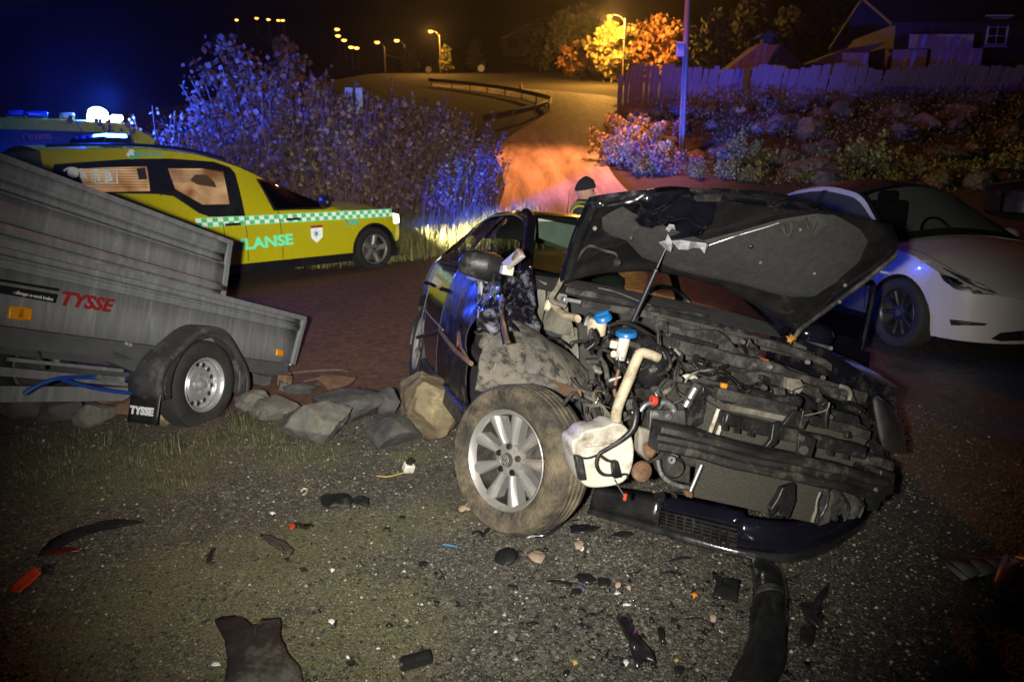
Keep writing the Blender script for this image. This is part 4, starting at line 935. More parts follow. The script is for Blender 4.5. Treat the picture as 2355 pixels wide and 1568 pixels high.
def wheel(parent, c, R, W, rr, style, mrim, mtyre, rot=None, name='wheel', sg=-1, lugs=True):
    """sg -1: outer face towards -y"""
    hub = MB().lathe([(0, .02), (rr * .8, .02), (rr * .8, .05), (0, .05)], (0, 0, 0), 'y', 24).build(name, M['steel'], parent)
    hub.matrix_local = Matrix.Translation(c) @ (rot.to_4x4() if rot is not None else Matrix.Identity(4)) @ (Matrix.Identity(4) if sg < 0 else Matrix.Rotation(math.pi, 4, 'Z'))
    MB().lathe(tyre_mesh(R, W, rr), (0, 0, 0), 'y', 48).build('tyre', mtyre, hub, smooth=35)
    o = -W * .40; mb = MB()
    mb.lathe([(rr + .004, o - .008), (rr, o - .012), (rr - .010, o - .004), (rr - .020, o + .018)] + ([(rr * .9, o + .06), (rr * .86, W * .35), (rr + .004, W * .42)] if style == 'steel' else []), (0, 0, 0), 'y', 48)
    if style != 'steel': MB().lathe([(rr - .020, o + .018), (rr * .9, o + .05), (rr * .86, W * .35), (0, W * .36)], (0, 0, 0), 'y', 40).build('rim_barrel', M['engine'], hub)
    if style == 'steel':
        mb.lathe([(rr * .90, o + .03), (rr * .82, o + .055), (rr * .66, o + .075)], (0, 0, 0), 'y', 48)
        n = 14
        for k in range(n):
            a = 2 * math.pi * k / n
            mb.lathe([(.018, -.004), (.018, .002)], (rr * .74 * math.cos(a), o + .058, rr * .74 * math.sin(a)), 'y', 10)
            a2 = a + math.pi / n; P = []
            for q in range(5): b = a + (q / 4) * 2 * math.pi / n; P.append(b)
        mb.lathe([(rr * .66, o + .06), (rr * .55, o + .035), (rr * .40, o + .03), (rr * .36, o + .05), (rr * .22, o + .05), (rr * .2, o + .02), (0, o + .015)], (0, 0, 0), 'y', 36)
        mb.lathe([(rr * .82, o + .053), (rr * .66, o + .062)], (0, 0, 0), 'y', 48)
        rim = mb.build('rim', mrim, hub, smooth=30)
        d = MB()
        for k in range(n):
            a = 2 * math.pi * k / n; c0 = Vector((rr * .74 * math.cos(a), o + .052, rr * .74 * math.sin(a)))
            d.lathe([(0, 0), (.0165, 0)], c0, 'y', 12)
        d.build('rim_holes', M['black'], rim, smooth=0)
        d = MB()
        for k in range(5):
            a = 2 * math.pi * k / 5 + .3; d.lathe([(0, -.016), (.010, -.016), (.011, 0)], (rr * .31 * math.cos(a), o + .05, rr * .31 * math.sin(a)), 'y', 6)
        d.lathe([(0, -.035), (rr * .15, -.03), (rr * .17, .01)], (0, o + .03, 0), 'y', 20)
        d.build('wheel_bolts', M['steelrim'], rim, smooth=30)
        return hub
    n, wi, wo, tw = style
    for k in range(n):
        a = 2 * math.pi * k / n + .12
        ca, sa = math.cos(a), math.sin(a)
        def sp(u, v):
            r = lerp(rr * .22, rr * .955, u); q = (v - .5) * 2
            wd = lerp(wi, wo, u ** 1.5) * (1 + .5 * (1 - sst(0, .25, u))); depth = o + .004 + .018 * (1 - u) ** 1.5 + .022 * abs(q) ** 3 + .0 * u
            return Vector((r * ca - q * wd * sa, depth, r * sa + q * wd * ca))
        mb.grid(sp, 8, 6, True)
        for sq in (0, 1):
            def sw(u, v):
                p = sp(u, sq); return p + Vector((0, .05 * v, 0))
            mb.grid(sw, 8, 1, sq == 1)
    mb.lathe([(0, o + .012), (rr * .2, o + .014), (rr * .34, o + .02), (rr * .36, o + .05)], (0, 0, 0), 'y', 36)
    rim = mb.build('rim', mrim, hub, smooth=38)
    if lugs:
        d = MB()
        for k in range(5):
            a = 2 * math.pi * k / 5 + .35; d.lathe([(0, -.004), (.013, -.004), (.015, .012)], (rr * .27 * math.cos(a), o + .012, rr * .27 * math.sin(a)), 'y', 10)
        d.build('wheel_bolts', M['black'], rim, smooth=30)
        MB().lathe([(0, -.006), (rr * .13, -.005), (rr * .145, .008)], (0, o + .008, 0), 'y', 24).build('hub_cap', M['steel'], rim, smooth=30)
    return hub
def text(s, size, m, parent, mtx, name='lettering', shear=0, bold=.0, sx=1.0, spacing=1.0, depth=.0015):
    cu = bpy.data.curves.new('lettering', 'FONT'); cu.body = s; cu.size = size; cu.shear = shear; cu.offset = bold; cu.extrude = depth; cu.space_character = spacing; cu.resolution_u = 3
    tmp = bpy.data.objects.new('t', cu); COL.objects.link(tmp)
    dg = bpy.context.evaluated_depsgraph_get(); dg.update()
    me = bpy.data.meshes.new_from_object(tmp.evaluated_get(dg)); bpy.data.objects.remove(tmp); bpy.data.curves.remove(cu)
    me.name = name; me.materials.clear(); me.materials.append(m); me.transform(Matrix.Diagonal((sx, 1, 1, 1)))
    o = bpy.data.objects.new(name, me); COL.objects.link(o); o.parent = parent; o.matrix_local = mtx
    return o
def plane_mtx(o, xdir, up):
    x = Vector(xdir).normalized(); z = x.cross(Vector(up)).normalized(); y = z.cross(x)
    m = Matrix((x, y, z)).transposed().to_4x4(); m.translation = Vector(o); return m

# ================================================================== AMBULANCE
AW = Vector((-2.30115, 11.5231, 0)); AYAW = 48.0
amb = empty('ambulance', 'yellow ambulance estate with green chequered stripe and blue roof beacons', 'ambulance', (AW.x + math.cos(R_(AYAW + 90)) * .97, AW.y + math.sin(R_(AYAW + 90)) * .97, .0), R_(AYAW))
for_z = 0.0
AS = Surf(w=[(-4.6, .90), (-4.2, .96), (-3, .98), (0, .975), (.35, .95), (.6, .86), (.75, .66), (.86, .05)], zs=[(-4.6, 1.0), (-3, 1.02), (-1.2, 1.03), (0, 1.0), (.5, .93), (.86, .78)], zd=[(-4.6, 1.0), (-1.1, 1.1), (-.5, 1.13), (0, 1.12), (.5, 1.04), (.86, .80)],
          wr=[(-4.6, .80), (-2.2, .80), (-1.2, .66), (-.62, .84)], zr=[(-4.6, 1.86), (-3.6, 1.90), (-2.9, 1.86), (-2.3, 1.72), (-1.7, 1.48), (-1.2, 1.28), (-.62, 1.06)], zt=[(-4.6, 1.93), (-3.6, 1.97), (-2.9, 1.94), (-2.3, 1.82), (-1.7, 1.56), (-1.2, 1.34), (-.62, 1.10)], sill=.33, arches=((0, .36, .43), (-3.0, .36, .43)), tuck=.04, mid=.66)
mb = MB(); AS.patch(mb, 'side', -4.6, .86, 0, 1, 110, 8); AS.patch(mb, 'deck', -.7, .86, 0, 1, 24, 8); AS.patch(mb, 'cab', -4.6, -.62, 0, 1, 60, 6); AS.patch(mb, 'top', -4.6, -.62, 0, 1, 60, 8)
mb.grid(lambda u, v: Vector((-4.6, lerp(-.9, .9, u), lerp(.35, 1.85, v))), 4, 4)
mb.build('body', M['yellow'], amb, merge=True, smooth=35)
mb = MB()  # black sill skirt under the yellow
for s_ in (-1, 1):
    mb.grid(lambda u, v: AS.sidez(lerp(-2.55, -.45, u), lerp(.20, .335, v), s_, .006), 20, 2, s_ > 0)
mb.grid(lambda u, v: Vector((lerp(-4.6, .8, u), lerp(-.85, .85, v), .2)), 4, 4)
mb.build('sill_skirt', M['trim'], amb)
for cx in (0, -3.0):
    m2 = MB(); m2.lathe([(.43, .0), (.43, .4), (.1, .4)], (cx, -.96, .36), 'y', 24, 0, math.pi); m2.lathe([(.405, -.012), (.435, -.012), (.445, .02)], (cx, -.965, .36), 'y', 28, -.15, math.pi + .15)
    m2.build('wheel_arch', M['trim'], amb)
    for s_ in (-1, 1): wheel(amb, (cx, s_ * .86, .36), .365, .24, .245, (5, .036, .052, 0), M['rimalu'], M['rubber'], sg=s_)
# side glazing: dark band with two lit panes
FA_ = Frame(amb.location, AYAW)
def ap(u, v): return FA_.Y(u, v, -.90)
def cabxz(x, z, off):
    zs = AS.g('zs', x); t = (z - zs) / (AS.g('zr', x) - zs)
    if t < 0: return AS.sidez(x, z, -1, off)
    return AS.cab(x, min(t, 1.0), -1, off)
def side_poly(px, off, name, m, parent, thick=0, bevel=0, n=6):
    """outline traced in the photograph, laid on the right flank (fan from the centre, subdivided)"""
    pts = [FA_.Y(u, v, -.93) for u, v in px]
    P = []
    for i in range(len(pts)):
        a, b = pts[i], pts[(i + 1) % len(pts)]
        for k in range(n): P.append(a.lerp(b, k / n))
    c = sum(P, Vector()) / len(P); mb = MB(); R = 6
    V = [cabxz(c.x, c.z, off)]
    for r in range(1, R + 1):
        for p in P: q = c.lerp(p, r / R); V.append(cabxz(q.x, q.z, off))
    k = len(P); Fs = [(0, 1 + i, 1 + (i + 1) % k) for i in range(k)]
    for r in range(R - 1):
        for i in range(k): a = 1 + r * k + i; b = 1 + r * k + (i + 1) % k; Fs.append((a, a + k, b + k, b))
    mb.add(V, Fs); o = mb.build(name, m, parent); return o
band = side_poly([(130, 378), (300, 366), (400, 365), (500, 372), (537, 385), (548, 400), (562, 497), (480, 499), (455, 490), (400, 452), (365, 447), (300, 446), (150, 440), (120, 410)], .006, 'window_band', M['trim'], amb)
LITA = None
def lit_mat(name):
    m = bpy.data.materials.new(name); m.use_nodes = True; nt = m.node_tree; nt.nodes.clear(); L = nt.links
    o = N(nt, 'ShaderNodeOutputMaterial'); e = N(nt, 'ShaderNodeEmission'); tc = N(nt, 'ShaderNodeTexCoord'); n = N(nt, 'ShaderNodeTexNoise', Scale=3.2, Detail=3.0); L.new(tc.outputs['Object'], n.inputs['Vector'])
    r = N(nt, 'ShaderNodeValToRGB'); r.color_ramp.elements[0].position = .35; r.color_ramp.elements[0].color = (.42, .17, .05, 1); r.color_ramp.elements[1].position = .65; r.color_ramp.elements[1].color = (1, .62, .30, 1)
    L.new(n.outputs['Fac'], r.inputs['Fac']); L.new(r.outputs[0], e.inputs['Color']); e.inputs['Strength'].default_value = .5; L.new(e.outputs[0], o.inputs['Surface']); return m
LITA = lit_mat('lit_ambulance_cabin')
for px, rows in (([(186, 388), (343, 383), (346, 440), (193, 443)], 8), ([(391, 388), (470, 388), (519, 397), (527, 470), (465, 471), (404, 435)], 9)):
    w_ = side_poly(px, .010, 'window', LITA, amb)
    us = [p[0] for p in px]; vs_ = [p[1] for p in px]; bl = MB()
    for r in range(rows):
        v = lerp(min(vs_) + 5, min(vs_) + (30 if rows == 9 else 48), r / (rows - 1)); u0, u1 = min(us) + 5, max(us) - (6 if rows == 8 else 8 + .3 * abs(v - 400))
        a = ap(u0, v); b = ap(u1, v); k = 10
        P = [cabxz(lerp(a.x, b.x, j / k), lerp(a.z, b.z, j / k), .016) for j in range(k + 1)]
        bl.tube(P, .0045, 4)
    bl.build('blind_slats', mat('brown_blind', (.16, .08, .03), None, 5, .7), w_)
# person's head and fittings seen in the window are only silhouettes
side_poly([(440, 415), (452, 402), (478, 402), (495, 418), (500, 432), (455, 425)], .014, 'cabin_fitting', mat('cabin_fitting', (.12, .07, .03), None, 6, .8), amb)
side_poly([(318, 388), (338, 386), (341, 412), (322, 414)], .014, 'cabin_fitting', mat('cabin_cupboard', (.05, .04, .05), None, 6, .8), amb)
# front door window, windscreen, mirror, handles
side_poly([(599, 412), (660, 414), (700, 428), (752, 466), (752, 481), (628, 485)], .007, 'door_frame', M['trim'], amb)
side_poly([(606, 417), (655, 419), (694, 432), (742, 465), (742, 476), (634, 480)], .011, 'window', M['glassd'], amb)
mb = MB(); AS.patch(mb, 'top', -2.25, -.66, .12, 1, 20, 8, .006); mb.build('windscreen', M['glassd'], amb, merge=True)
MB().sphere((0, 0, 0), 1, 14, 9, sc=(.09, .13, .10)).warp(lambda v: v + FA_.Y(748, 465, -1.06)).build('wing_mirror', M['trim'], amb)
def flank_box(u, v, w, h, d, name, m, bev=.004): c = FA_.Y(u, v, -.95); q = cabxz(c.x, c.z, .008); return MB().box(q, (w, d, h)).build(name, m, amb, bevel=bev)
flank_box(672, 504, .22, .035, .05, 'door_handle', M['trim']); flank_box(533, 516, .22, .035, .05, 'door_handle', M['trim'])
# chequered band
def strip(u, v): return FA_.Y(u, v, -.955)
a = strip(450, 515); b = strip(904, 490); nC = 44; w1 = MB(); g1 = MB(); zc = .945
x0, x1 = a.x, b.x
for i in range(nC):
    for j in range(2):
        xa, xb = lerp(x0, x1, i / nC), lerp(x0, x1, (i + 1) / nC); za, zb_ = zc - .055 + j * .055, zc + j * .055
        t = w1 if (i + j) % 2 else g1
        t.grid(lambda u, v: AS.sidez(lerp(xa, xb, u), lerp(za, zb_, v), -1, .005), 1, 1)
w1.build('stripe_white', M['retro'], amb); g1.build('stripe_green', M['retrog'], amb)
g2 = MB()
for q in (.06, -.06): g2.grid(lambda u, v: AS.sidez(lerp(x0, x1, u), zc + q + lerp(-.004, .004, v), -1, .006), 40, 1)
g2.build('stripe_edge', M['retroc'], amb)
# lettering
def flank_text(s, u0, v0, u1, v1, hpx, m, parent, off=.012, **kw):
    p0 = FA_.Y(u0, v0, -.98); p1 = FA_.Y(u1, v1, -.98); q0 = cabxz(p0.x, p0.z, off); q1 = cabxz(p1.x, p1.z, off)
    up = FA_.Y(u0, v0 - hpx, -.98) - p0; up2 = cabxz(p0.x, p0.z + up.z, off) - q0
    o = text(s, 1.0, m, parent, plane_mtx(q0, q1 - q0, up2), **kw)
    bb = [Vector(c) for c in o.bound_box]; w = max(c.x for c in bb); h = max(c.y for c in bb)
    o.data.transform(Matrix.Diagonal(((q1 - q0).length / w, up2.length / h, 1, 1))); return o
flank_text('AMBULANSE', 446, 588, 674, 561, 27, M['retroc'], amb, bold=.03)
flank_text('VESTRE VIKEN', 322, 360, 386, 360, 8, M['retrot'], amb, bold=.02)
flank_text('544', 797, 519, 824, 517, 13, M['retrot'], amb, bold=.02)
for du, dv, r, mm in ((308, 350, .035, M['retro']), (308, 362, .03, M['retrog']), (302, 356, .03, M['retro']), (315, 356, .03, M['retrot']), (308, 356, .03, M['retro'])):
    p = FA_.Y(du, dv, -.9); q = cabxz(p.x, p.z, .012); MB().lathe([(0, -.002), (r, -.002), (r, .002)], q, 'y', 12).build('emblem', mm, amb)
for i, ch in enumerate('113'):
    u0 = 193 + i * 27 + (3 if i else 0); fl = flank_text(ch, u0, 417, u0 + 13 + (2 if i == 2 else 0), 416, 23, M['retro'], amb, off=.030, bold=.05)
    fr = []
    for (uu, vv) in ((u0 - 5, 422), (u0 + 19, 421), (u0 + 19, 390), (u0 - 5, 391)):
        p = FA_.Y(uu, vv, -.9); fr.append(cabxz(p.x, p.z, .030))
    t = MB(); t.tube(fr, .011, 4, False, 0, True); t.build('number_frame', M['retro'], amb)
arc = []
for (uu, vv) in ((148, 394), (156, 388), (168, 386), (180, 390), (187, 400), (185, 408)):
    p = FA_.Y(uu, vv, -.9); arc.append(cabxz(p.x, p.z, .030))
MB().tube(arc, .010, 5, True, 3).build('emblem', M['retro'], amb)
p = FA_.Y(170, 398, -.9); MB().lathe([(0, -.003), (.06, -.003), (.06, .003)], cabxz(p.x, p.z, .013), 'y', 14).build('emblem', M['retro'], amb)
side_poly([(709, 519), (737, 517), (737, 545), (724, 558), (711, 547)], .010, 'crest', M['retro'], amb, n=3); side_poly([(709, 519), (737, 517), (737, 523), (709, 525)], .013, 'crest', M['redp'], amb, n=2)
star = MB()
p = FA_.Y(723, 537, -.95); q = cabxz(p.x, p.z, .016)
for k in range(3): a_ = math.pi * k / 3 + math.pi / 2; d = Vector((math.cos(a_), 0, math.sin(a_))) * .055; star.bar(q - d, q + d, .004, .028, (0, 1, 0))
star.build('crest', mat('blue_star', (.02, .10, .45), None, 5, .4), amb)
# door gaps
gp_ = MB()
for u0, v0, u1, v1 in ((360, 372, 372, 452), (562, 500, 570, 600), (600, 412, 640, 488), (640, 488, 650, 595), (782, 480, 800, 520), (512, 516, 520, 605)):
    a = FA_.Y(u0, v0, -.95); b = FA_.Y(u1, v1, -.95); gp_ = MB(); gp_.tube([cabxz(lerp(a.x, b.x, k / 8), lerp(a.z, b.z, k / 8), .004) for k in range(9)], .005, 4); gp_.build('door_gap', M['black'], amb)
# headlight, grille, bumper, roof rail, beacons
hl = MB()
hl.grid(lambda u, v: AS.sidez(lerp(.45, .80, u), lerp(.76, .93 - .06 * u, v), -1, .008), 10, 4); hl.grid(lambda u, v: AS.sidez(lerp(.45, .80, u), lerp(.76, .93 - .06 * u, v), 1, .008), 10, 4, True)
hl.build('headlight', emis('lit_headlight', (1, .97, .8), 5), amb)
mb = MB()
for s_ in (-1, 1): mb.grid(lambda u, v: AS.sidez(lerp(.32, .86, u), lerp(.24, .46, v), s_, .012), 14, 4, s_ > 0)
mb.build('lower_bumper', M['trim'], amb)
mb = MB()
for s_ in (-1, 1): mb.tube([(lerp(-4.5, -2.4, k / 12), s_ * .76, AS.g('zr', lerp(-4.5, -2.4, k / 12)) + .05) for k in range(13)], .02, 6)
mb.build('roof_rail', M['trim'], amb)
BLU = (.015, .06, 1.0)
BLE = emis('blue_beacon_glow', (.05, .22, 1.0), 30); BLW = emis('bright_beacon_core', (.40, .70, 1.0), 50); BLD = mat('blue_beacon_lens', (.02, .06, .5), None, 5, .15)
def roofpt(u, v, y, fr=None): return (fr or FA_).Y(u, v, y)
bar = MB(); c = FA_.Y(240, 327, -.2); MB().box((c.x, 0, 2.0), (.32, 1.3, .10)).build('light_bar', M['trim'], amb, bevel=.02)
for s_ in (-.55, -.3, 0, .3, .55): MB().box((c.x + .0, s_, 2.055), (.26, .2, .055)).build('beacon', BLE if s_ in (-.55, -.3) else BLD, amb, bevel=.015)
add_light('beacon_light', 'POINT', (c.x, -.45, 2.5), 160, BLU, parent=amb, size=.12)
MB().box((c.x, -.62, 2.03), (.24, .05, .02)).build('beacon', BLW, amb)
add_light('rotating_beam', 'SPOT', (c.x + .3, -.4, 2.35), 14000, BLU, aim=FA_.i @ Vector((10.5, 33, 3.6)), parent=amb, size=.15, cone=40, blend=.35, smooth=350)
# unseen blue flashers, added at the grille to throw blue on road and fence
for s_ in (-.42, .42):
    MB().box((.80 - .12 * abs(s_), s_, .74), (.06, .14, .05)).build('added_flasher', BLE, amb, bevel=.01)
add_light('added_blue_spot', 'SPOT', (.98, .0, .80), 100000, BLU, aim=FA_.i @ Vector((4.6, 27, 1.4)), parent=amb, size=.12, cone=42, blend=.8, smooth=260)
# headlamp beam
add_light('headlamp_beam', 'SPOT', (.95, -.6, .84), 3600, (1, .88, .55), aim=(6.5, -1.2, .25), parent=amb, size=.08, cone=64, blend=.8)

# ================================================================== YELLOW RESCUE VAN BEHIND
VY = Vector((-7.1, 12.9, 0)); VYAW = 40.0
van = empty('rescue_van', 'taller yellow rescue van with black window band and bright blue beacon behind the ambulance', 'van', (VY.x, VY.y, gz(VY.x, VY.y)), R_(VYAW))
FV = Frame(van.location, VYAW)
gv = van.location.z
rv = FV.Y(285, 278, -.8); fz = FV.Y(385, 318, -.85)
XR = rv.x; ZR = rv.z
VS = Surf(w=[(XR - 5, .95), (XR - 4.5, 1.0), (XR + 1.6, 1.0), (XR + 2.2, .8), (XR + 2.5, .1)], zs=[(XR - 5, 1.35), (XR + .9, 1.3), (XR + 1.5, 1.15), (XR + 2.5, .9)], zd=[(XR - 5, 1.3), (XR + .9, 1.4), (XR + 1.5, 1.3), (XR + 2.5, .95)],
          wr=[(XR - 5, .85), (XR, .85), (XR + 1.2, .92)], zr=[(XR - 5, ZR - .06), (XR - .15, ZR - .04), (XR + .25, ZR - .18), (XR + 1.2, 1.32)], zt=[(XR - 5, ZR), (XR - .15, ZR + .02), (XR + .25, ZR - .1), (XR + 1.2, 1.38)], sill=.35, arches=((XR + 1.5, .38, .42), (XR - 2, .38, .42)), tuck=.03, mid=.8)
mb = MB(); VS.patch(mb, 'side', XR - 5, XR + 2.5, 0, 1, 70, 6); VS.patch(mb, 'deck', XR + .9, XR + 2.5, 0, 1, 14, 6); VS.patch(mb, 'cab', XR - 5, XR + 1.2, 0, 1, 50, 6); VS.patch(mb, 'top', XR - 5, XR + 1.2, 0, 1, 50, 6)
mb.build('body', M['yellow'], van, merge=True, smooth=35)
mb = MB(); VS.patch(mb, 'cab', XR - 2.7, XR + .05, .12, .84, 30, 4, .008, False); mb.build('window_band', M['trim'], van)
mb = MB(); VS.patch(mb, 'cab', XR + .12, XR + .75, .15, lambda t: .8, 10, 4, .008, False) if False else VS.patch(mb, 'top', XR + .2, XR + 1.15, .1, 1, 12, 6, .008); mb.build('windscreen', M['glassd'], van, merge=True)
def vcab(x, z, off):
    zs = VS.g('zs', x); t = (z - zs) / (VS.g('zr', x) - zs); return VS.cab(x, min(max(t, 0), 1), -1, off)
def van_text(s, u0, v0, u1, v1, hpx, m):
    p0 = FV.Y(u0, v0, -.93); p1 = FV.Y(u1, v1, -.93); q0 = vcab(p0.x, p0.z, .014); q1 = vcab(p1.x, p1.z, .014); up = FV.Y(u0, v0 - hpx, -.93).z - p0.z; up2 = vcab(p0.x, p0.z + up, .014) - q0
    o = text(s, 1.0, m, van, plane_mtx(q0, q1 - q0, up2), bold=.02); bb = [Vector(c) for c in o.bound_box]
    o.data.transform(Matrix.Diagonal(((q1 - q0).length / max(c.x for c in bb), up2.length / max(c.y for c in bb), 1, 1)))
RETR = mat('red_reflective_print', (.62, .16, .12), None, 9, .4)
van_text('02800', 67, 321, 120, 320, 12, RETR)
hp = []
for (uu, vv) in ((62, 306), (55, 309), (53, 315), (56, 322)):
    p = FV.Y(uu, vv, -.93); hp.append(vcab(p.x, p.z, .016))
MB().tube(hp, .014, 5, True, 3).build('phone_symbol', RETR, van)
for u, v, mm, w in ((38, 276, BLD, .22), (85, 274, BLD, .3), (155, 272, mat('white_lamp_lens', (.6, .6, .65), None, 4, .3), .2), (225, 268, BLW, .30), (268, 272, BLW, .16)):
    c = FV.Y(u, v, -.55); MB().box((c.x, -.55, ZR + .05), (w, .22, .10)).build('beacon', mm, van, bevel=.03)
c = FV.Y(226, 268, -.55)
MB().sphere((c.x, -.55, ZR + .10), .14, 16, 10, sc=(1.1, .9, .85)).build('beacon', BLW, van)
add_light('beacon_light', 'POINT', (c.x, -.25, ZR + .32), 2300, BLU, parent=van, size=.12)
for cx in (XR + 1.5, XR - 2):
    for s_ in (-1, 1): wheel(van, (cx, s_ * .88, .36), .36, .24, .22, (5, .04, .05, 0), M['rimalu'], M['rubber'], sg=s_, lugs=False)
mb = MB(); mb.box((XR - 2.2, -1.02, .55), (3.5, .02, .12)); mb.build('side_stripe', M['wred'], van)

# ================================================================== WHITE CAR
TP = Vector((4.729, 6.810, -.091)); TYAW = -80.15
tes = empty('white_car', 'white crossover car with black glass roof parked right of the wreck', 'car', TP, R_(TYAW))
TS = Surf(w=[(-3.75, .55), (-3.6, .80), (-3.2, .90), (-2.9, .925), (-1.5, .93), (0, .935), (.30, .91), (.52, .83), (.68, .69), (.78, .5), (.83, .25), (.845, .02)], zs=[(-3.75, .95), (-3.2, 1.06), (-2.4, 1.04), (-1.2, .98), (-.45, .97), (0, .93), (.35, .82), (.62, .69), (.845, .60)], zd=[(-3.75, 1.0), (-3.2, 1.12), (-2.4, 1.1), (-.5, 1.06), (0, .985), (.4, .87), (.65, .76), (.845, .63)],
          wr=[(-3.4, .60), (-2.6, .62), (-1.6, .60), (-1.15, .60), (-.8, .68), (-.40, .80)], zr=[(-3.4, 1.14), (-2.9, 1.33), (-2.4, 1.47), (-1.8, 1.53), (-1.3, 1.48), (-.9, 1.28), (-.40, .99)], zt=[(-3.4, 1.18), (-2.9, 1.42), (-2.4, 1.57), (-1.8, 1.62), (-1.3, 1.58), (-.9, 1.38), (-.40, 1.06)], sill=.20, arches=((0, .345, .385), (-2.89, .345, .385)), tuck=.07, mid=.55)
mb = MB(); TS.patch(mb, 'side', -3.75, .845, 0, 1, 120, 10); TS.patch(mb, 'deck', -.55, .845, 0, 1, 30, 10); TS.patch(mb, 'deck', -3.75, -3.3, 0, 1, 6, 8); TS.patch(mb, 'cab', -3.4, -.40, 0, 1, 50, 5)
mb.build('body', M['wcar'], tes, merge=True, smooth=35)
mb = MB(); TS.patch(mb, 'top', -3.4, -1.22, 0, 1, 30, 8, .002); mb.build('glass_roof', M['trim'], tes, merge=True)
mb = MB(); TS.patch(mb, 'top', -1.22, -.44, 0.06, 1, 16, 8, .004); mb.build('windscreen', M['glasst'], tes, merge=True)
mb = MB(); TS.patch(mb, 'top', -1.24, -.40, 0, .07, 16, 2, .006); mb.grid(lambda u, v: TS.top(lerp(-.50, -.40, v), abs(2 * u - 1) * -1 + 1, -1 if u < .5 else 1, .007), 20, 2); mb.build('windscreen_frame', M['trim'], tes, merge=True)
for s_ in (-1, 1):
    for x0, x1 in ((-1.75, -.80), (-2.75, -1.85)):
        mb = MB(); TS.patch(mb, 'cab', x0, x1, .12, .90, 16, 4, .005, False, s_); mb.build('window', M['glassd'], tes)
    mb = MB(); TS.patch(mb, 'cab', -3.0, -.72, .06, .12, 30, 2, .008, False, s_); TS.patch(mb, 'cab', -1.85, -1.75, .1, .92, 3, 3, .006, False, s_); mb.build('window_trim', M['trim'], tes)
mb = MB(); mb.box((-1.9, 0, .45), (3.4, 1.4, .5)).box((-.75, 0, .88), (.55, 1.45, .12)); mb.build('cabin_floor', M['seat'], tes, bevel=.05)
for y in (-.38, .38):
    q = MB().box((-1.7, y, .85), (.5, .5, .2)).box((-1.95, y, 1.05), (.16, .48, .62)).box((-1.98, y, 1.40), (.1, .26, .16)); q.build('seat', M['seat'], tes, bevel=.04)
sw_ = MB(); sw_.tube([Vector((-1.12, .38, 1.02)) + Vector((-.08 * math.sin(a), .19 * math.cos(a), .17 * math.sin(a))) for a in np.linspace(0, 2 * math.pi, 20)[:-1]], .014, 6, False, 0, True); sw_.build('steering_wheel', M['trim'], tes)
def tpoly(px, val, name, m, off=.006, n=4):
    F_ = Frame(TP, TYAW); P = []
    def onsurf(u, v):
        # march the sight line to the body shell
        o_, d = F_.o, F_.i3 @ ray(u, v); best = None
        t = 4.0
        while t < 11:
            q = o_ + d * t
            if -3.7 < q.x < .84 and abs(q.y) < TS.yw(q.x, min(q.z, TS.g('zs', q.x))) + .002 and q.z < lerp(TS.g('zs', q.x), TS.g('zd', q.x), .0 if abs(q.y) > .9 * TS.yw(q.x, TS.g('zs', q.x)) else .6): return o_ + d * (t - off * 1.2)
            t += .004
        return F_.Y(u, v, val)
    pts = [Vector(p) for p in [(a, b, 0) for a, b in px]]; Q = []
    for i in range(len(pts)):
        a, b = pts[i], pts[(i + 1) % len(pts)]
        for k in range(n): Q.append(a.lerp(b, k / n))
    c = sum(Q, Vector()) / len(Q); V = [onsurf(c.x, c.y)]; R = 4; k = len(Q)
    for r in range(1, R + 1):
        for p in Q: q = c.lerp(p, r / R); V.append(onsurf(q.x, q.y))
    Fs = [(0, 1 + i, 1 + (i + 1) % k) for i in range(k)]
    for r in range(R - 1):
        for i in range(k): a = 1 + r * k + i; b = 1 + r * k + (i + 1) % k; Fs.append((a, a + k, b + k, b))
    return MB().add(V, Fs).build(name, m, tes)
hlg = tpoly([(2153, 617), (2170, 616), (2215, 637), (2262, 655), (2291, 674), (2285, 678), (2240, 676), (2195, 665), (2168, 645)], -.8, 'headlight', M['trim'])
tpoly([(2176, 633), (2212, 646), (2214, 656), (2186, 650)], -.8, 'headlight_lens', M['chrome'], .012, 2).parent = hlg
tpoly([(2182, 734), (2270, 744), (2264, 749), (2186, 748)], -.8, 'fog_light_slot', M['trim'])
tpoly([(2277, 779), (2300, 765), (2354, 760), (2354, 783), (2300, 785)], -.8, 'lower_grille', M['trim'])
for cx in (0, -2.89):
    for s_ in (-1, 1): wheel(tes, (cx, s_ * .82, .345), .35, .25, .235, (10, .016, .024, 0), M['trim'], M['rubber'], sg=s_)
    for s_ in (-1, 1): ml = MB(); ml.lathe([(.384, 0), (.384, .34), (.1, .34)] if s_ < 0 else [(.384, 0), (.384, -.34), (.1, -.34)], (cx, s_ * .90, .345), 'y', 24, -.2, math.pi + .2); ml.build('wheel_arch', M['black'], tes)
MB().box((-1.5, 0, .2), (3.6, 1.7, .04)).box((-1.44, -.9, .22), (2.1, .05, .06)).build('underbody', M['black'], tes)
for s_ in (-1, 1): MB().sphere((-.78, s_ * 1.02, 1.02), 1, 12, 8, sc=(.09, .12, .075)).box((-.76, s_ * .92, .99), (.05, .12, .03)).build('wing_mirror', M['wcar'], tes)
gm = MB(); gm.tube([TS.deck(lerp(-.5, .6, k / 10), .12 + .05 * k / 10, -1, .001) for k in range(11)], .004, 4); gm.tube([TS.deck(lerp(-.5, .6, k / 10), .12 + .05 * k / 10, 1, .001) for k in range(11)], .004, 4)
gm.tube([TS.sidez(-.48, z, -1, .001) for z in np.linspace(.3, .95, 8)], .004, 4); gm.build('panel_gap', M['black'], tes)

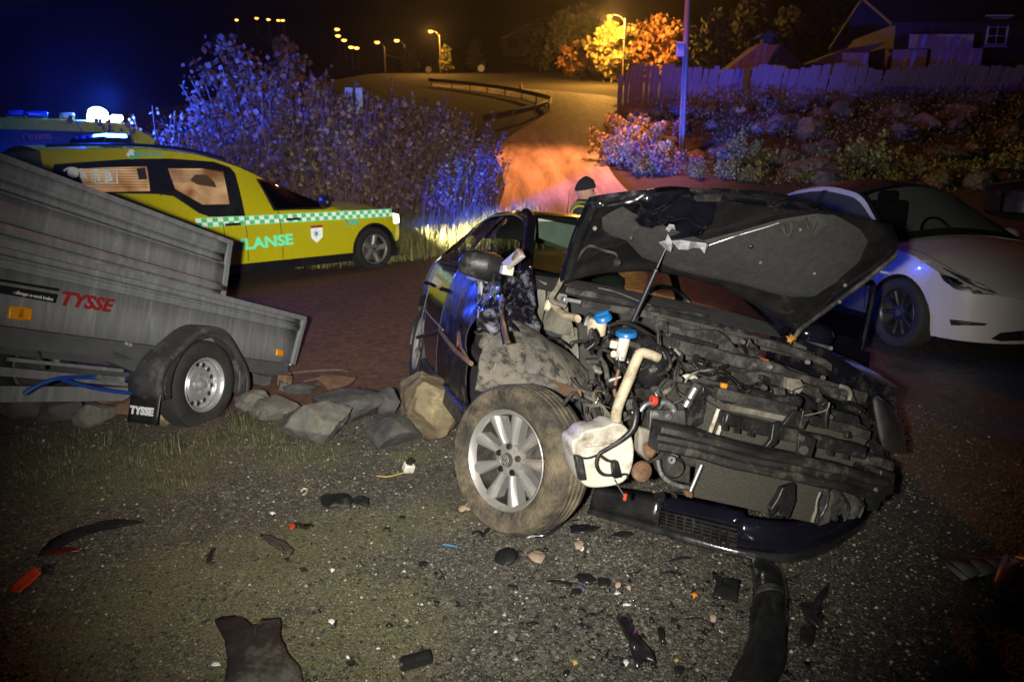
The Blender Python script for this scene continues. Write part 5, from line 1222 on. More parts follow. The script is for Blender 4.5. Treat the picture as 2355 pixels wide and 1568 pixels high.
# ================================================================== DARK CAR AT THE RIGHT EDGE
DP = at_y(2352, 450, 12.2); DP.z = gz(DP.x, DP.y)
dcar = empty('dark_car', 'dark car mostly out of frame at the right edge with one glinting headlight', 'car', (13.1, 17.76, gz(13.1, 17.4)), R_(-165))
DS = Surf(w=[(-3.4, .5), (-3.1, .82), (-2.6, .88), (0, .89), (.4, .82), (.62, .62), (.75, .05)], zs=[(-3.4, .85), (-2.6, 1.0), (-.5, .98), (0, .92), (.5, .80), (.75, .66)], zd=[(-3.4, .9), (-2.6, 1.05), (-.5, 1.06), (0, 1.0), (.5, .88), (.75, .7)], wr=[(-3.0, .6), (-1.4, .6), (-.45, .78)], zr=[(-3.0, 1.1), (-2.4, 1.42), (-1.4, 1.42), (-.45, 1.0)], zt=[(-3.0, 1.14), (-2.4, 1.5), (-1.4, 1.5), (-.45, 1.07)], sill=.22, arches=((0, .33, .37), (-2.6, .33, .37)))
mb = MB(); DS.patch(mb, 'side', -3.4, .75, 0, 1, 90, 7); DS.patch(mb, 'deck', -.5, .75, 0, 1, 20, 7); DS.patch(mb, 'deck', -3.4, -2.9, 0, 1, 6, 6); DS.patch(mb, 'cab', -3.0, -.45, 0, 1, 36, 4); DS.patch(mb, 'top', -3.0, -.45, 0, 1, 36, 6)
mb.build('body', M['navyclean'], dcar, merge=True, smooth=35)
for s_ in (-1, 1): mb = MB(); DS.patch(mb, 'cab', -2.6, -.85, .1, .88, 20, 4, .005, False, s_); mb.build('window', M['glassd'], dcar)
mb = MB(); DS.patch(mb, 'top', -1.35, -.5, .08, 1, 12, 6, .005); mb.build('windscreen', M['glassd'], dcar)
for s_ in (-1, 1):
    MB().grid(lambda u, v: DS.sidez(lerp(.38, .62, u), lerp(.66, .78, v), s_, .006), 6, 3, s_ > 0).build('headlight', M['chrome'], dcar)
    for cx in (0, -2.6): wheel(dcar, (cx, s_ * .78, .32), .32, .2, .21, (7, .02, .03, 0), M['rimalu'], M['rubber'], sg=s_)

# ================================================================== TRAILER
HUB = CAM + ray(475, 885) * 4.5
FT = Frame(HUB, 73.4, 19.5)
trl = empty('trailer', 'galvanised box trailer tipped nose down onto its drawbar, with raised sides', 'trailer', matrix=FT.m)
YB = .16     # box side plane
def tp(u, v, y=YB): return FT.Y(u, v, y)
WB = 1.30
xe = tp(525, 620).x; xf_ = tp(697, 735).x; z_rim = tp(525, 690).z; z_bot = tp(310, 790).z; z_top = tp(525, 558).z
print('trailer', xe, xf_, z_bot, z_rim, z_top)
XB = -2.0
def ribbed(x0, x1, y, z0, z1, ribs, out=-1, flare=0):
    """vertical steel side with rolled ribs: ribs = [(z, height, depth)]"""
    zs = [z0]
    for zc, h, d in ribs: zs += [zc - h, zc - h * .45, zc + h * .45, zc + h]
    zs.append(z1); off = [0]
    for zc, h, d in ribs: off += [0, d, d, 0]
    off.append(0)
    mb = MB(); n = 14
    for i in range(len(zs) - 1):
        mb.grid(lambda u, v: Vector((lerp(x0, x1, u), y + out * lerp(off[i], off[i + 1], v) + .004 * noise.noise((u * 6, zs[i] * 4, 1)), lerp(zs[i], zs[i + 1], v))), n, 1)
    return mb
sd = ribbed(XB, xf_ - .03, YB, z_bot + .005, z_rim, [(z_rim - .085, .035, .014)])
sd.bar((XB, YB - .008, z_rim), (xf_, YB - .008, z_rim), .05, .035)
sd.build('side_panel', M['galv'], trl, solid=.003)
ex = ribbed(XB, xe, YB + .012, z_rim + .018, z_top, [(z_rim + .075, .03, .018), (z_top - .115, .045, -.022)])
ex.bar((XB, YB + .012, z_top + .005), (xe, YB + .012, z_top + .005), .045, .03).bar((xe - .012, YB + .008, z_rim + .01), (xe - .012, YB + .008, z_top), .035, .022, (0, 1, 0))
ex.build('side_extension', M['galv'], trl, solid=.003)
ribbed(XB, xf_ - .03, YB + WB, z_bot, z_rim, [], 1).build('side_panel', M['galv'], trl, solid=.003)
ribbed(XB, xe, YB + WB - .012, z_rim + .018, z_top, [], 1).build('side_extension', M['galv'], trl, solid=.003)
fp = MB(); fp.prism([(xf_ - .02, YB - .02, z_rim + .015), (xf_ - .10, YB - .01, z_bot + .0), (xf_ - .10, YB + WB + .01, z_bot), (xf_ - .02, YB + WB + .02, z_rim + .015)], (.02, 0, 0)); fp.bar((xf_ - .012, YB - .018, z_rim), (xf_ - .095, YB - .012, z_bot), .04, .03, (0, 1, 0))
fp.build('front_panel', M['galv'], trl)
MB().box(((XB + xf_) / 2 - .05, YB + WB / 2, z_bot + .012), (xf_ - XB - .12, WB - .01, .02)).build('floor', mat('plywood_floor', (.10, .07, .045), None, 8, .8), trl)
MB().box((XB + .02, YB + WB / 2, (z_bot + z_rim) / 2), (.02, WB, z_rim - z_bot)).build('tailgate', M['galv'], trl)
ch = MB(); ch.bar((XB, YB + .03, z_bot - .055), (xf_ - .12, YB + .03, z_bot - .055), .05, .09).bar((XB, YB + WB - .03, z_bot - .055), (xf_ - .12, YB + WB - .03, z_bot - .055), .05, .09)
ch.bar((XB, YB + .025, z_bot - .012), (xf_ - .11, YB + .025, z_bot - .012), .07, .02); ch.build('chassis_rail', M['galvdark'], trl)
cr = MB()
for x in (-1.5, -.9, .35, .75): cr.bar((x, YB + .05, z_bot - .07), (x, YB + WB - .05, z_bot - .07), .05, .06)
cr.build('cross_member', M['galv'], trl)
MB().bar((0, .1, 0), (0, YB + WB + .1, 0), .06, .06).build('axle', M['galvdark'], trl)
lsp = MB()
lsp.bar((-.62, YB + .03, z_bot - .09), (-.05, YB + .03, -.01), .05, .07).bar((.1, YB + .03, z_bot - .1), (-.06, YB + .03, -.01), .05, .06); lsp.build('suspension_arm', M['galvdark'], trl)
db = MB(); e1 = FT.i @ gnd(655, 905); e1.z += .05
db.bar((-1.2, YB + .45, z_bot - .10), (xf_ - .1, YB + .45, z_bot - .12), .07, .07).bar((xf_ - .15, YB + .45, z_bot - .12), (e1.x + .15, e1.y + .28, e1.z + .03), .08, .08).bar((xf_ - .2, YB + .05, z_bot - .08), (e1.x, e1.y + .02, e1.z), .06, .07)
db.build('drawbar', M['galvdark'], trl)
MB().box((e1.x + .05, e1.y + .05, e1.z + .05), (.10, .08, .09)).build('coupling', M['rust'], trl, bevel=.01)
rb = MB(); q = FT.Y(658, 872, YB + .1); rb.box(q, (.05, .04, .05)); rb.build('plug', M['redp'], trl, bevel=.006)
for i, (a_, b_, c_) in enumerate([((655, 850), (672, 862), (664, 890)), ((640, 870), (660, 880), (675, 900))]): MB().tube([FT.Y(*a_, YB + .05), FT.Y(*b_, YB), FT.Y(*c_, YB + .08)], .006, 5, True, 4).build('wire', M['black'], trl)
# lower frame seen under the box, blue cables
uf = MB(); a = tp(-40, 850, YB + .5); b = tp(300, 880, YB + .5); uf.bar(a, b, .04, .05); uf.bar(tp(-40, 905, YB + .45), tp(330, 905, YB + .45), .06, .09); uf.bar(tp(20, 826, YB + .3), tp(280, 852, YB + .3), .03, .02); uf.bar(tp(80, 800, YB + .2), tp(100, 846, YB + .5), .02, .02)
uf.build('under_frame', M['galv'], trl)
CB = mat('blue_cable', (.01, .05, .28), None, 5, .4)
MB().tube([tp(55, 905, .28), tp(95, 882, .25), tp(150, 868, .22), tp(240, 868, .22), tp(300, 872, .22)], .012, 8, True, 5).build('brake_cable', CB, trl)
MB().tube([tp(140, 872, .24), tp(190, 886, .22), tp(250, 898, .2), tp(320, 907, .18)], .011, 8, True, 5).build('brake_cable', CB, trl)
MB().box(tp(255, 871, .2), (.18, .03, .035)).build('cable_bracket', M['alu'], trl)
# wheel, mudguard, flap
wheel(trl, (0, .085, 0), .292, .17, .178, 'steel', M['steelrim'], M['rubber'])
wheel(trl, (0, YB * 2 + WB - .085, 0), .292, .17, .178, 'steel', M['steelrim'], M['rubber'], sg=1)
mg = MB()
def mgf(u, v):
    a = lerp(math.pi * 1.10, -.12, u); q = .355
    r = q * (1 + .06 * math.cos(4 * a)) ; x, z = r * 1.13 * math.cos(a), r * math.sin(a) * 1.0
    prof = [(-.015, -.035), (-.02, -.008), (-.008, .012), (.05, .016), (.20, .014), (.215, -.002)]
    k = v * 5; i = min(int(k), 4); f = k - i; y = lerp(prof[i][0], prof[i + 1][0], f); dr = lerp(prof[i][1], prof[i + 1][1], f)
    return Vector((x * (1 + dr * 2.5), y, z * (1 + dr * 2.5)))
mg.grid(mgf, 32, 10)
def mgs(u, v):   # flat outer cheek
    a = lerp(math.pi * 1.10, -.12, u); q = .355; r0 = q * (1 + .06 * math.cos(4 * a)); o_ = Vector((r0 * 1.13 * math.cos(a) * .93, -.015, r0 * math.sin(a) * .93)); i_ = Vector((.312 * math.cos(a) - .0, -.008, .312 * math.sin(a)))
    return o_.lerp(i_, v)
mg.grid(mgs, 32, 3, True)
mg.build('mudguard', M['fenderp'], trl, solid=.004, smooth=50)
fx = -.40; fl = MB(); p0 = FT.Y(314, 868, .0); p1 = FT.Y(366, 870, .0)
fl0 = Vector((-.395, -.02, -.02)); zd_ = Vector((math.sin(R_(19.5)) * .0, 0, -.235))
def flap(u, v): return Vector((-.402 + .012 * math.sin(u * 3), lerp(-.02, .2, u), lerp(-.03, -.26, v)))
MB().grid(flap, 5, 4).build('mud_flap', M['trim'], trl, solid=.006)
mf = FT.m @ Vector((-.41, .09, -.2))
# lettering on the flap faces rearwards (towards the camera)
text('TYSSE', .062, M['whitep'], trl, plane_mtx((-.4075, .185, -.205), (0, -1, 0), (0, 0, 1)), bold=.004, sx=1.05)
for k in range(2): MB().sphere((-.408, .05 + .1 * k, .0), .009, 8, 6).build('rivet', M['alu'], trl)
# side print
def trl_px(u, v, off=.004): q = tp(u, v, YB - off); return q
def trl_text(s, u0, v0, u1, v1, hpx, m, **kw):
    p0 = trl_px(u0, v0, .006); p1 = trl_px(u1, v1, .006); uz = trl_px(u0, v0 - hpx).z - p0.z
    o = text(s, 1.0, m, trl, plane_mtx(p0, (1, 0, (p1.z - p0.z) / (p1.x - p0.x)), (0, 0, 1)), **kw); bb = [Vector(c) for c in o.bound_box]; mn = min(c.x for c in bb)
    o.data.transform(Matrix.Translation((-mn, 0, 0))); o.data.transform(Matrix.Diagonal(((p1 - p0).length / (max(c.x for c in bb) - mn), uz / max(c.y for c in bb), 1, 1))); return o
trl_text('TYSSE', 140, 700, 262, 718, 33, M['wred'], shear=.28, bold=.035)
def decal(px, m, off=.003, name='decal'):
    P = [trl_px(u, v, off) for u, v in px]; MB().prism(P, (0, -.0012, 0)).build(name, m, trl, smooth=0)
decal([(-40, 634), (138, 664), (135, 670), (-40, 641)], M['wblack']); decal([(-40, 648), (134, 677), (128, 697), (-40, 668)], M['wblack'])
trl_text('- tilhenger av norsk kvalitet', 30, 675, 122, 692, 8, M['whitep'], shear=.2)
for u0, u1, v in ((28, 45, 720), (47, 64, 721)):
    c = trl_px((u0 + u1) / 2, v, .012); MB().box(c, (.075, .02, .065)).build('side_reflector', M['amber'], trl, bevel=.006)
c = trl_px(643, 811, .010); MB().box(c, (.09, .015, .05)).build('side_reflector', M['amber'], trl, bevel=.005)
hk = MB()
for u, v in ((668, 838), (300, 793), (292, 790)): hk.sphere(trl_px(u, v, .02), .016, 8, 6)
hk.build('bolt', M['alu'], trl)

# ================================================================== PERSON
def skin(name, m, parent, J, E_, radii, levels=2, root=0):
    me = bpy.data.meshes.new(name); me.from_pydata(J, E_, []); me.materials.append(m); o = bpy.data.objects.new(name, me); COL.objects.link(o); o.parent = parent
    sk = o.modifiers.new('skin', 'SKIN'); sk.use_smooth_shade = True
    if not me.skin_vertices: me.skin_vertices.new()
    d = me.skin_vertices[0].data
    for i, r in enumerate(radii): d[i].radius = (r, r) if not hasattr(r, '__len__') else r; d[i].use_root = (i == root)
    ss = o.modifiers.new('sub', 'SUBSURF'); ss.levels = ss.render_levels = levels
    return o
hp_ = at_y(1341, 405, 6.9); PG = gz(hp_.x, 6.9); HT = hp_.z - PG - .02
per = empty('person', 'person in black beanie and dark jacket with yellow shoulders, standing behind the wreck facing right', 'person', (hp_.x, 6.9, PG), R_(-12))
k = HT / 1.80
J = [(0, 0, .95), (0, 0, 1.15), (0, 0, 1.38), (.01, 0, 1.50), (.02, 0, 1.56),
     (0, .10, .90), (.03, .11, .50), (0, .12, .08), (.14, .13, .04), (0, -.10, .90), (-.02, -.11, .50), (-.06, -.12, .08), (.08, -.13, .04),
     (0, .17, 1.46), (-.02, .25, 1.17), (.10, .24, .92), (.15, .22, .84), (0, -.17, 1.46), (-.03, -.25, 1.17), (.08, -.24, .92), (.13, -.22, .84)]
ED = [(0, 1), (1, 2), (2, 3), (3, 4), (0, 5), (5, 6), (6, 7), (7, 8), (0, 9), (9, 10), (10, 11), (11, 12), (2, 13), (13, 14), (14, 15), (15, 16), (2, 17), (17, 18), (18, 19), (19, 20)]
RD = [.15, .145, .16, .075, .055, .095, .07, .05, .045, .095, .07, .05, .045, .085, .062, .045, .035, .085, .062, .045, .035]
JK = mat('dark_navy_jacket', (.010, .010, .014), (.02, .02, .025), 14, .8); HV = mat('yellow_high_visibility_cloth', (.48, .52, .04), (.38, .42, .03), 12, .7); SKN = mat('skin', (.42, .25, .18), (.36, .2, .15), 12, .55)
skin('body', JK, per, [tuple(Vector(j) * k) for j in J], ED, [r * k for r in RD])
def headf(u, v):
    th = 2 * math.pi * u; ph = math.pi * v; d = Vector((math.sin(ph) * math.cos(th), math.sin(ph) * math.sin(th), math.cos(ph)))
    q = Vector((d.x * .102, d.y * .078, d.z * .125)); fr = max(0, d.x)
    if d.z < 0: q.x *= 1 - .12 * d.z * d.z; q.y *= 1 - .30 * d.z * d.z
    s_ = d.z
    q.x += fr ** 2 * (.012 * math.exp(-((s_ + .62) / .2) ** 2) - .010 * math.exp(-((s_ - .02) / .12) ** 2))
    q.x += .026 * math.exp(-((s_ + .22) / .15) ** 2) * math.exp(-(d.y / .16) ** 2) * (fr > .5) + .008 * math.exp(-((s_ + .45) / .08) ** 2) * math.exp(-(d.y / .3) ** 2) * (fr > .5)
    return q + Vector((.03, 0, 1.655))
hd = MB().grid(headf, 40, 30, True).warp(lambda v: v * k).build('head', SKN, per, merge=True, smooth=80)
for s_ in (-1, 1): ers = MB(); ers.sphere(Vector((.015, s_ * .078, 1.64)) * k, 1, 10, 8, sc=(.028 * k, .012 * k, .036 * k)); ers.build('ear', SKN, hd)
eye = MB()
for s_ in (-1, 1): eye.sphere(Vector((.115, s_ * .030, 1.665)) * k, .011, 8, 6)
eye.build('eye', M['trim'], hd)
MB().grid(lambda u, v: Vector((.026 + .116 * math.cos(2 * math.pi * u) * math.sin(v * 1.52), .092 * math.sin(2 * math.pi * u) * math.sin(v * 1.52), 1.672 + .135 * math.cos(v * 1.52) + .012 * math.sin(2 * math.pi * u) - .018 * math.cos(2 * math.pi * u) * -1 * v)) * k, 32, 12, True).build('beanie', mat('black_wool', (.012, .012, .012), None, 30, .95, bump=.5, bscale=90), per, smooth=80, solid=.008)
MB().tube([Vector((.03 + .075 * math.cos(a), .072 * math.sin(a), 1.535)) * k for a in np.linspace(0, 6.283, 20)[:-1]], .03, 8, False, 0, True).build('collar', JK, per)
yk = MB()
for s_ in (-1, 1): yk.grid(lambda u, v: Vector((.155 * math.cos(math.pi * (u * 2 - 0)) * (1 - .0 * v) * 1.0, s_ * lerp(.055, .255, v), lerp(1.505, 1.40, v ** 1.3) + .03 * math.cos(math.pi * (u * 2)) * 0 + .055 * math.sin(math.pi * 2 * u) * 0 + .0)) if False else Vector((.13 * math.cos(math.pi * u) * (1 - .25 * v), s_ * lerp(.05, .262, v), lerp(1.44, 1.40, v) + (.115 - .02 * v) * math.sin(math.pi * u))) * k, 14, 8, s_ > 0)
yk.build('shoulder_panel', HV, per, smooth=60, solid=.006)
for s_ in (-1, 1):   # hands: palm and five fingers, loosely curled
    w0 = Vector((.15 if s_ > 0 else .13, s_ * .22, .84)) * k; JJ = [tuple(w0), tuple(w0 + Vector((.01, 0, -.06)))]; EE = [(0, 1)]; RR = [.028, .032]
    for f in range(4):
        b = w0 + Vector((.028 - .019 * f, 0, -.085)); L = [.075, .085, .078, .06][f]; n0 = len(JJ)
        JJ += [tuple(b), tuple(b + Vector((.004, -s_ * .01, -L * .45))), tuple(b + Vector((.002, -s_ * .028, -L * .85)))]; EE += [(1, n0), (n0, n0 + 1), (n0 + 1, n0 + 2)]; RR += [.011, .010, .008]
    n0 = len(JJ); b = w0 + Vector((.034, -s_ * .006, -.03)); JJ += [tuple(b), tuple(b + Vector((.022, -s_ * .016, -.04)))]; EE += [(1, n0), (n0, n0 + 1)]; RR += [.013, .010]
    skin('hand', SKN, per, JJ, EE, RR, 1)
# ================================================================== THE WRECK
CP = Vector((.682, 2.905, .039))
FC = Frame(CP, -74.574, -5.396, -13.244)
wrk = empty('wrecked_car', 'wrecked dark navy hatchback with its bonnet up and front torn open, tilted over a boulder', 'car', matrix=FC.m)
X_, Y_, Z_ = FC.X, FC.Y, FC.Z
WS = Surf(w=[(-3.42, .50), (-3.3, .74), (-2.95, .85), (-2.5, .875), (-1.5, .88), (0, .88), (.30, .86), (.48, .79), (.58, .68), (.62, .5)], zs=[(-3.42, .80), (-3.2, .90), (-2.6, .965), (-1.2, .96), (-.45, .945), (0, .90), (.35, .815), (.62, .72)], zd=[(-3.42, .84), (-3.1, .96), (-2.6, 1.0), (-.4, 1.0), (0, .96), (.4, .86), (.62, .75)],
          wr=[(-3.15, .64), (-2.75, .58), (-1.9, .57), (-1.15, .58), (-.75, .66), (-.38, .76)], zr=[(-3.15, .99), (-2.75, 1.22), (-2.4, 1.325), (-1.9, 1.385), (-1.45, 1.38), (-1.15, 1.34), (-.75, 1.16), (-.38, .965)], zt=[(-3.15, 1.03), (-2.75, 1.30), (-2.4, 1.41), (-1.9, 1.455), (-1.45, 1.45), (-1.15, 1.415), (-.75, 1.21), (-.38, 1.0)], sill=.19, arches=((0, .33, .375), (-2.578, .33, .375)), tuck=.075, mid=.58)
NV = M['navy']
mb = MB(); WS.patch(mb, 'side', -3.42, -2.43, 0, 1, 40, 10, both=False); WS.patch(mb, 'side', -3.42, -1.66, 0, 1, 60, 8, both=False, sg=1); WS.patch(mb, 'side', -.56, .33, 0, 1, 50, 10, both=False, sg=1)
WS.patch(mb, 'deck', -3.42, -3.1, 0, 1, 8, 6); mb.grid(lambda u, v: WS.deck(lerp(-.45, .36, u), lerp(0, .20, v), 1), 24, 4, True)
mb.build('body', NV, wrk, merge=True, smooth=35)
mb = MB(); WS.patch(mb, 'top', -2.72, -1.13, 0, 1, 30, 10); mb.build('roof', M['navyclean'], wrk, merge=True)
mb = MB(); WS.patch(mb, 'top', -3.12, -2.72, 0, 1, 10, 8); mb.build('rear_window', M['glassd'], wrk, merge=True)
def crease(x0, amp):
    def f(v):
        k = sst(x0 - .7, x0 + .05, v.x); q = noise.noise(v * 5.5 + Vector((3, 1, 9))); q2 = noise.noise(v * 13)
        return v + Vector((-.03 * k * abs(q), amp * k * q + amp * .35 * k * q2, .02 * k * q2))
    return f
mb = MB(); WS.patch(mb, 'side', -2.425, -1.625, .0, 1, 30, 16, .002, False); mb.build('rear_door', M['navyclean'], wrk, solid=.006)
mb = MB(); WS.patch(mb, 'side', -1.615, -.60, .0, 1, 60, 34, .002, False); mb.warp(crease(-.62, .05)); mb.build('front_door', M['navydull'], wrk, solid=.006, smooth=60)
# right window frames, pillars
mb = MB(); WS.patch(mb, 'cab', -3.1, -.40, .90, 1.0, 60, 3, .004); mb.grid(lambda u, v: WS.cab(lerp(-2.9, -.55, u), lerp(0, .05, v), -1, .006), 40, 2)
for x0, x1 in ((-1.70, -1.58), (-2.95, -2.52)): WS.patch(mb, 'cab', x0, x1, 0, 1, 6, 8, .004)
mb.build('window_frame', M['navyclean'], wrk, merge=True)
mb = MB(); WS.patch(mb, 'cab', -2.9, -2.55, .05, .95, 6, 4, .009, False); mb.build('rear_pillar', M['navyclean'], wrk)
mb = MB(); WS.patch(mb, 'cab', -1.58, -.62, .03, .92, 20, 6, -.004, False); mb.build('front_door_window', M['glassd'], wrk)
mb = MB(); WS.patch(mb, 'cab', -2.52, -1.70, .03, .92, 20, 6, -.004, False); mb.build('rear_door_window', M['glassd'], wrk)
for s_ in (-1, 1): ap_ = MB(); ap_.tube([WS.cab(x, 1.0, s_, .0) for x in np.linspace(-1.2, -.40, 12)], [.034] * 12, 8); ap_.build('windscreen_pillar', M['navyclean'], wrk)
mb = MB(); mb.tube([WS.cab(x, .93, -1, .012) for x in np.linspace(-2.62, -.62, 40)], .006, 6); mb.build('glint_strip', mat('glint_metal', (.12, .12, .13), None, 5, .22, metal=.8), wrk)  # bright tube added in place of the blue reflection along the black frame
mb = MB(); WS.patch(mb, 'top', -1.14, -.42, .03, 1, 18, 10, .002); mb.build('windscreen', M['glassc'], wrk, merge=True)
ant = MB(); a = FC.X(1237, 470, -2.3); a = Vector((-2.45, .12, 1.43)); ant.cyl(a, a + Vector((-.10, 0, .33)), .004, 6, .002); ant.build('aerial', M['trim'], wrk)
# interior
M_in = MB(); M_in.box((-1.7, 0, .35), (2.4, 1.5, .3)); M_in.build('cabin_floor', M['seat'], wrk)
mb = MB(); mb.grid(lambda u, v: Vector((lerp(-.36, -.78, v), lerp(-.72, .72, u), lerp(.93, 1.02, math.sin(v * 2.2)) - .25 * max(0, v - .8))), 16, 8); mb.box((-.8, 0, .72), (.2, 1.4, .36)); mb.build('dashboard', M['seat'], wrk)
for y in (-.37, .37):
    q = MB().box((-1.55, y, .50), (.52, .5, .2)).box((-1.90, y, .74), (.16, .48, .55)).box((-1.96, y, 1.06), (.1, .25, .17)); q.build('seat', M['seat'], wrk, bevel=.05)
MB().box((-2.5, 0, .8), (.2, 1.3, .55)).build('rear_seat', M['seat'], wrk, bevel=.05)
sw = MB(); sw.tube([Vector((-.98, .37, .93)) + Vector((-.08 * math.sin(a), .185 * math.cos(a), .165 * math.sin(a))) for a in np.linspace(0, 2 * math.pi, 24)[:-1]], .015, 6, False, 0, True); sw.build('steering_wheel', M['trim'], wrk)
mb = MB()
mb.prism([X_(u, v, -1.02) for u, v in ((1238, 502), (1332, 520), (1312, 575), (1240, 548))], (-.02, 0, 0)); mb.box((-1.08, .35, 1.33), (.17, .42, .018), Matrix.Rotation(R_(-12), 3, 'Y'))
mb.build('sun_visor', M['lining'], wrk, bevel=.006)
mb = MB(); WS.patch(mb, 'top', -2.7, -1.16, .05, 1, 12, 6, -.03); mb.build('headlining', M['lining'], wrk, merge=True)
# sill, mouldings
mb = MB(); mb.bar((-2.25, -.83, .20), (-.42, -.83, .20), .07, .11); mb.build('sill', M['black'], wrk, bevel=.02)
def ys(u, v, off=.012):
    p = Y_(u, v, -.87); return Vector((p.x, -WS.yw(p.x, p.z) - off, p.z))
MB().tube([ys(959, 776), ys(990, 770), ys(1024, 763)], .014, 6).build('door_moulding', M['trim'], wrk)
MB().tube([ys(1026, 763, .03), ys(1050, 785, .05), ys(1074, 812, .05), ys(1096, 838, .02)], .013, 6).build('door_moulding', M['rust'], wrk)
MB().tube([ys(979, 710), ys(1000, 733), ys(1026, 760)], .005, 5).build('scratch', mat('bare_scratch', (.30, .24, .17), None, 9, .6), wrk)
MB().tube([ys(1072, 800, .04), ys(1080, 770, .05), ys(1090, 805, .06), ys(1106, 832, .05)], [.004, .010, .008, .003], 5).build('torn_strip', M['rust'], wrk)
MB().tube([WS.sidez(-1.62, z, -1, .004) for z in np.linspace(.22, .95, 14)], .005, 4).build('door_gap', M['black'], wrk)
MB().tube([WS.sidez(-2.43, z, -1, .004) for z in np.linspace(.5, .95, 10)], .005, 4).build('door_gap', M['black'], wrk)
for x in (-1.74, -2.5): MB().tube([WS.sidez(x - .07, .80, -1, .01), WS.sidez(x, .80, -1, .04), WS.sidez(x + .09, .80, -1, .04), WS.sidez(x + .14, .80, -1, .01)], .013, 6, True, 3).build('door_handle', M['navyclean'], wrk)
# right mirror, torn off its shell
q = Y_(1112, 612, -.95); MB().sphere(q, 1, 18, 12, sc=(.075, .135, .072)).warp(crump(.012, 9, 4)).build('wing_mirror', M['black'], wrk)
q1, q2 = Y_(1168, 615, -.93), Y_(1190, 582, -.93)
bk = MB(); bk.prism([Y_(u, v, -.93) for u, v in ((1152, 604), (1190, 571), (1199, 589), (1170, 612), (1162, 622))], (0, .02, 0)); bk.box(Y_(1165, 622, -.92), (.05, .05, .04)); bk.build('mirror_bracket', M['wplast'], wrk, bevel=.004)
MB().box(Y_(1183, 588, -.935), (.05, .01, .012), Matrix.Rotation(R_(-40), 3, 'Y')).build('bracket_slot', M['rust'], wrk)
mb = MB(); mb.grid(lambda u, v: Y_(lerp(1068, 1120, u), lerp(629, 643, v) + 8 * u, -.90 - .01 * math.sin(u * 9)), 10, 3); mb.build('mirror_trim', M['alu'], wrk, solid=.006)

# ---- crumpled right wing
def quad_px(cs, plane, ax, n, m_, amp, fr, seed):
    (a, b, c, d) = cs
    def f(u, v):
        pu = lerp(lerp(a[0], b[0], u), lerp(d[0], c[0], u), v); pv = lerp(lerp(a[1], b[1], u), lerp(d[1], c[1], u), v)
        pl = plane(u, v) if callable(plane) else plane
        return FC.hit(pu, pv, ax, pl)
    return MB().grid(f, n, m_).warp(crump(amp, fr, seed))
quad_px([(1098, 640), (1224, 616), (1238, 772), (1098, 760)], lambda u, v: -.93 + .20 * u * u + .035 * math.sin(v * 7 + u * 2) * (1 - u) - .05 * math.exp(-((u - .38 - .1 * v) / .10) ** 2) + .05 * math.exp(-((u - .62 + .2 * v) / .07) ** 2), 1, 44, 44, .030, 10, 11).build('crumpled_wing', M['scratched'], wrk, solid=.004, smooth=80)
MB().grid(lambda u, v: Y_(lerp(1142, 1152 + 10 * v, u) + 14 * v * math.sin(v * 2), lerp(682, 790, v), -.915 - .02 * math.sin(u * 3.1)), 4, 16).warp(crump(.01, 14, 3)).build('torn_wing_edge', M['rust'], wrk, solid=.004)
quad_px([(1096, 650), (1108, 640), (1106, 755), (1097, 758)], -.905, 1, 3, 12, .012, 12, 2).build('scraped_edge', M['primer'], wrk, solid=.003)
quad_px([(1095, 760), (1240, 770), (1205, 800), (1110, 805)], lambda u, v: -.84 + .2 * u, 1, 24, 10, .05, 14, 17).build('torn_inner_panel', M['greym'], wrk, solid=.004, smooth=50)
quad_px([(1110, 795), (1150, 790), (1135, 850), (1118, 880)], -.80, 1, 8, 10, .02, 14, 5).build('torn_inner_panel', M['greym'], wrk, solid=.004)
# ---- grey inner apron and suspension turret
quad_px([(1238, 640), (1300, 660), (1318, 775), (1200, 750)], lambda u, v: -.66 + .10 * u + .05 * (u > .35), 1, 18, 18, .018, 7, 21).build('inner_apron', M['greym'], wrk, solid=.004, smooth=30)
quad_px([(1290, 738), (1330, 756), (1332, 830), (1288, 775)], lambda u, v: -.52 + .05 * u, 1, 10, 12, .02, 9, 31).build('inner_apron', M['greym'], wrk, solid=.004, smooth=30)
quad_px([(1322, 758), (1400, 770), (1392, 830), (1338, 850)], lambda u, v: -.46 + .08 * v, 1, 12, 12, .03, 10, 41).build('inner_apron', M['engine'], wrk, solid=.004, smooth=30)
quad_px([(1186, 672), (1215, 660), (1226, 700), (1190, 740)], -.74, 1, 8, 10, .02, 12, 6).build('torn_bracket', M['cream'], wrk, solid=.004)
MB().tube([Y_(1256, 712, -.62), Y_(1268, 690, -.60), Y_(1290, 722, -.58), Y_(1330, 732, -.56)], [.012, .022, .018, .02], 8, True, 3).warp(crump(.012, 16, 3)).build('foam_filler', M['cream'], wrk)
# ---- wheel-arch liner
lw = MB()
def linf(u, v):
    a = lerp(R_(176), R_(38), u); y = lerp(-.87, -.46, v); r = .41 + .015 * math.sin(v * 3.1) - .17 * v ** 1.3
    return Vector((-.06 + r * math.cos(a) * 1.02, y, .36 + r * math.sin(a)))
lw.grid(linf, 40, 16).warp(crump(.022, 6, 8)); lw.build('wheel_arch_liner', M['mud'], wrk, solid=.005, smooth=60)
MB().prism([Y_(u, v, -.62) for u, v in ((1256, 858), (1262, 868), (1330, 892), (1332, 918), (1312, 915), (1290, 905), (1280, 885), (1262, 878))], (0, .012, 0)).build('torn_liner_strip', mat('brown_plastic', (.22, .13, .06), (.15, .09, .05), 9, .8), wrk, bevel=.003)
MB().tube([Y_(1206, 790, -.70), Y_(1240, 782, -.70), Y_(1268, 777, -.68), Y_(1290, 786, -.66), Y_(1305, 800, -.64)], .006, 5, True, 4).build('cable', M['black'], wrk)
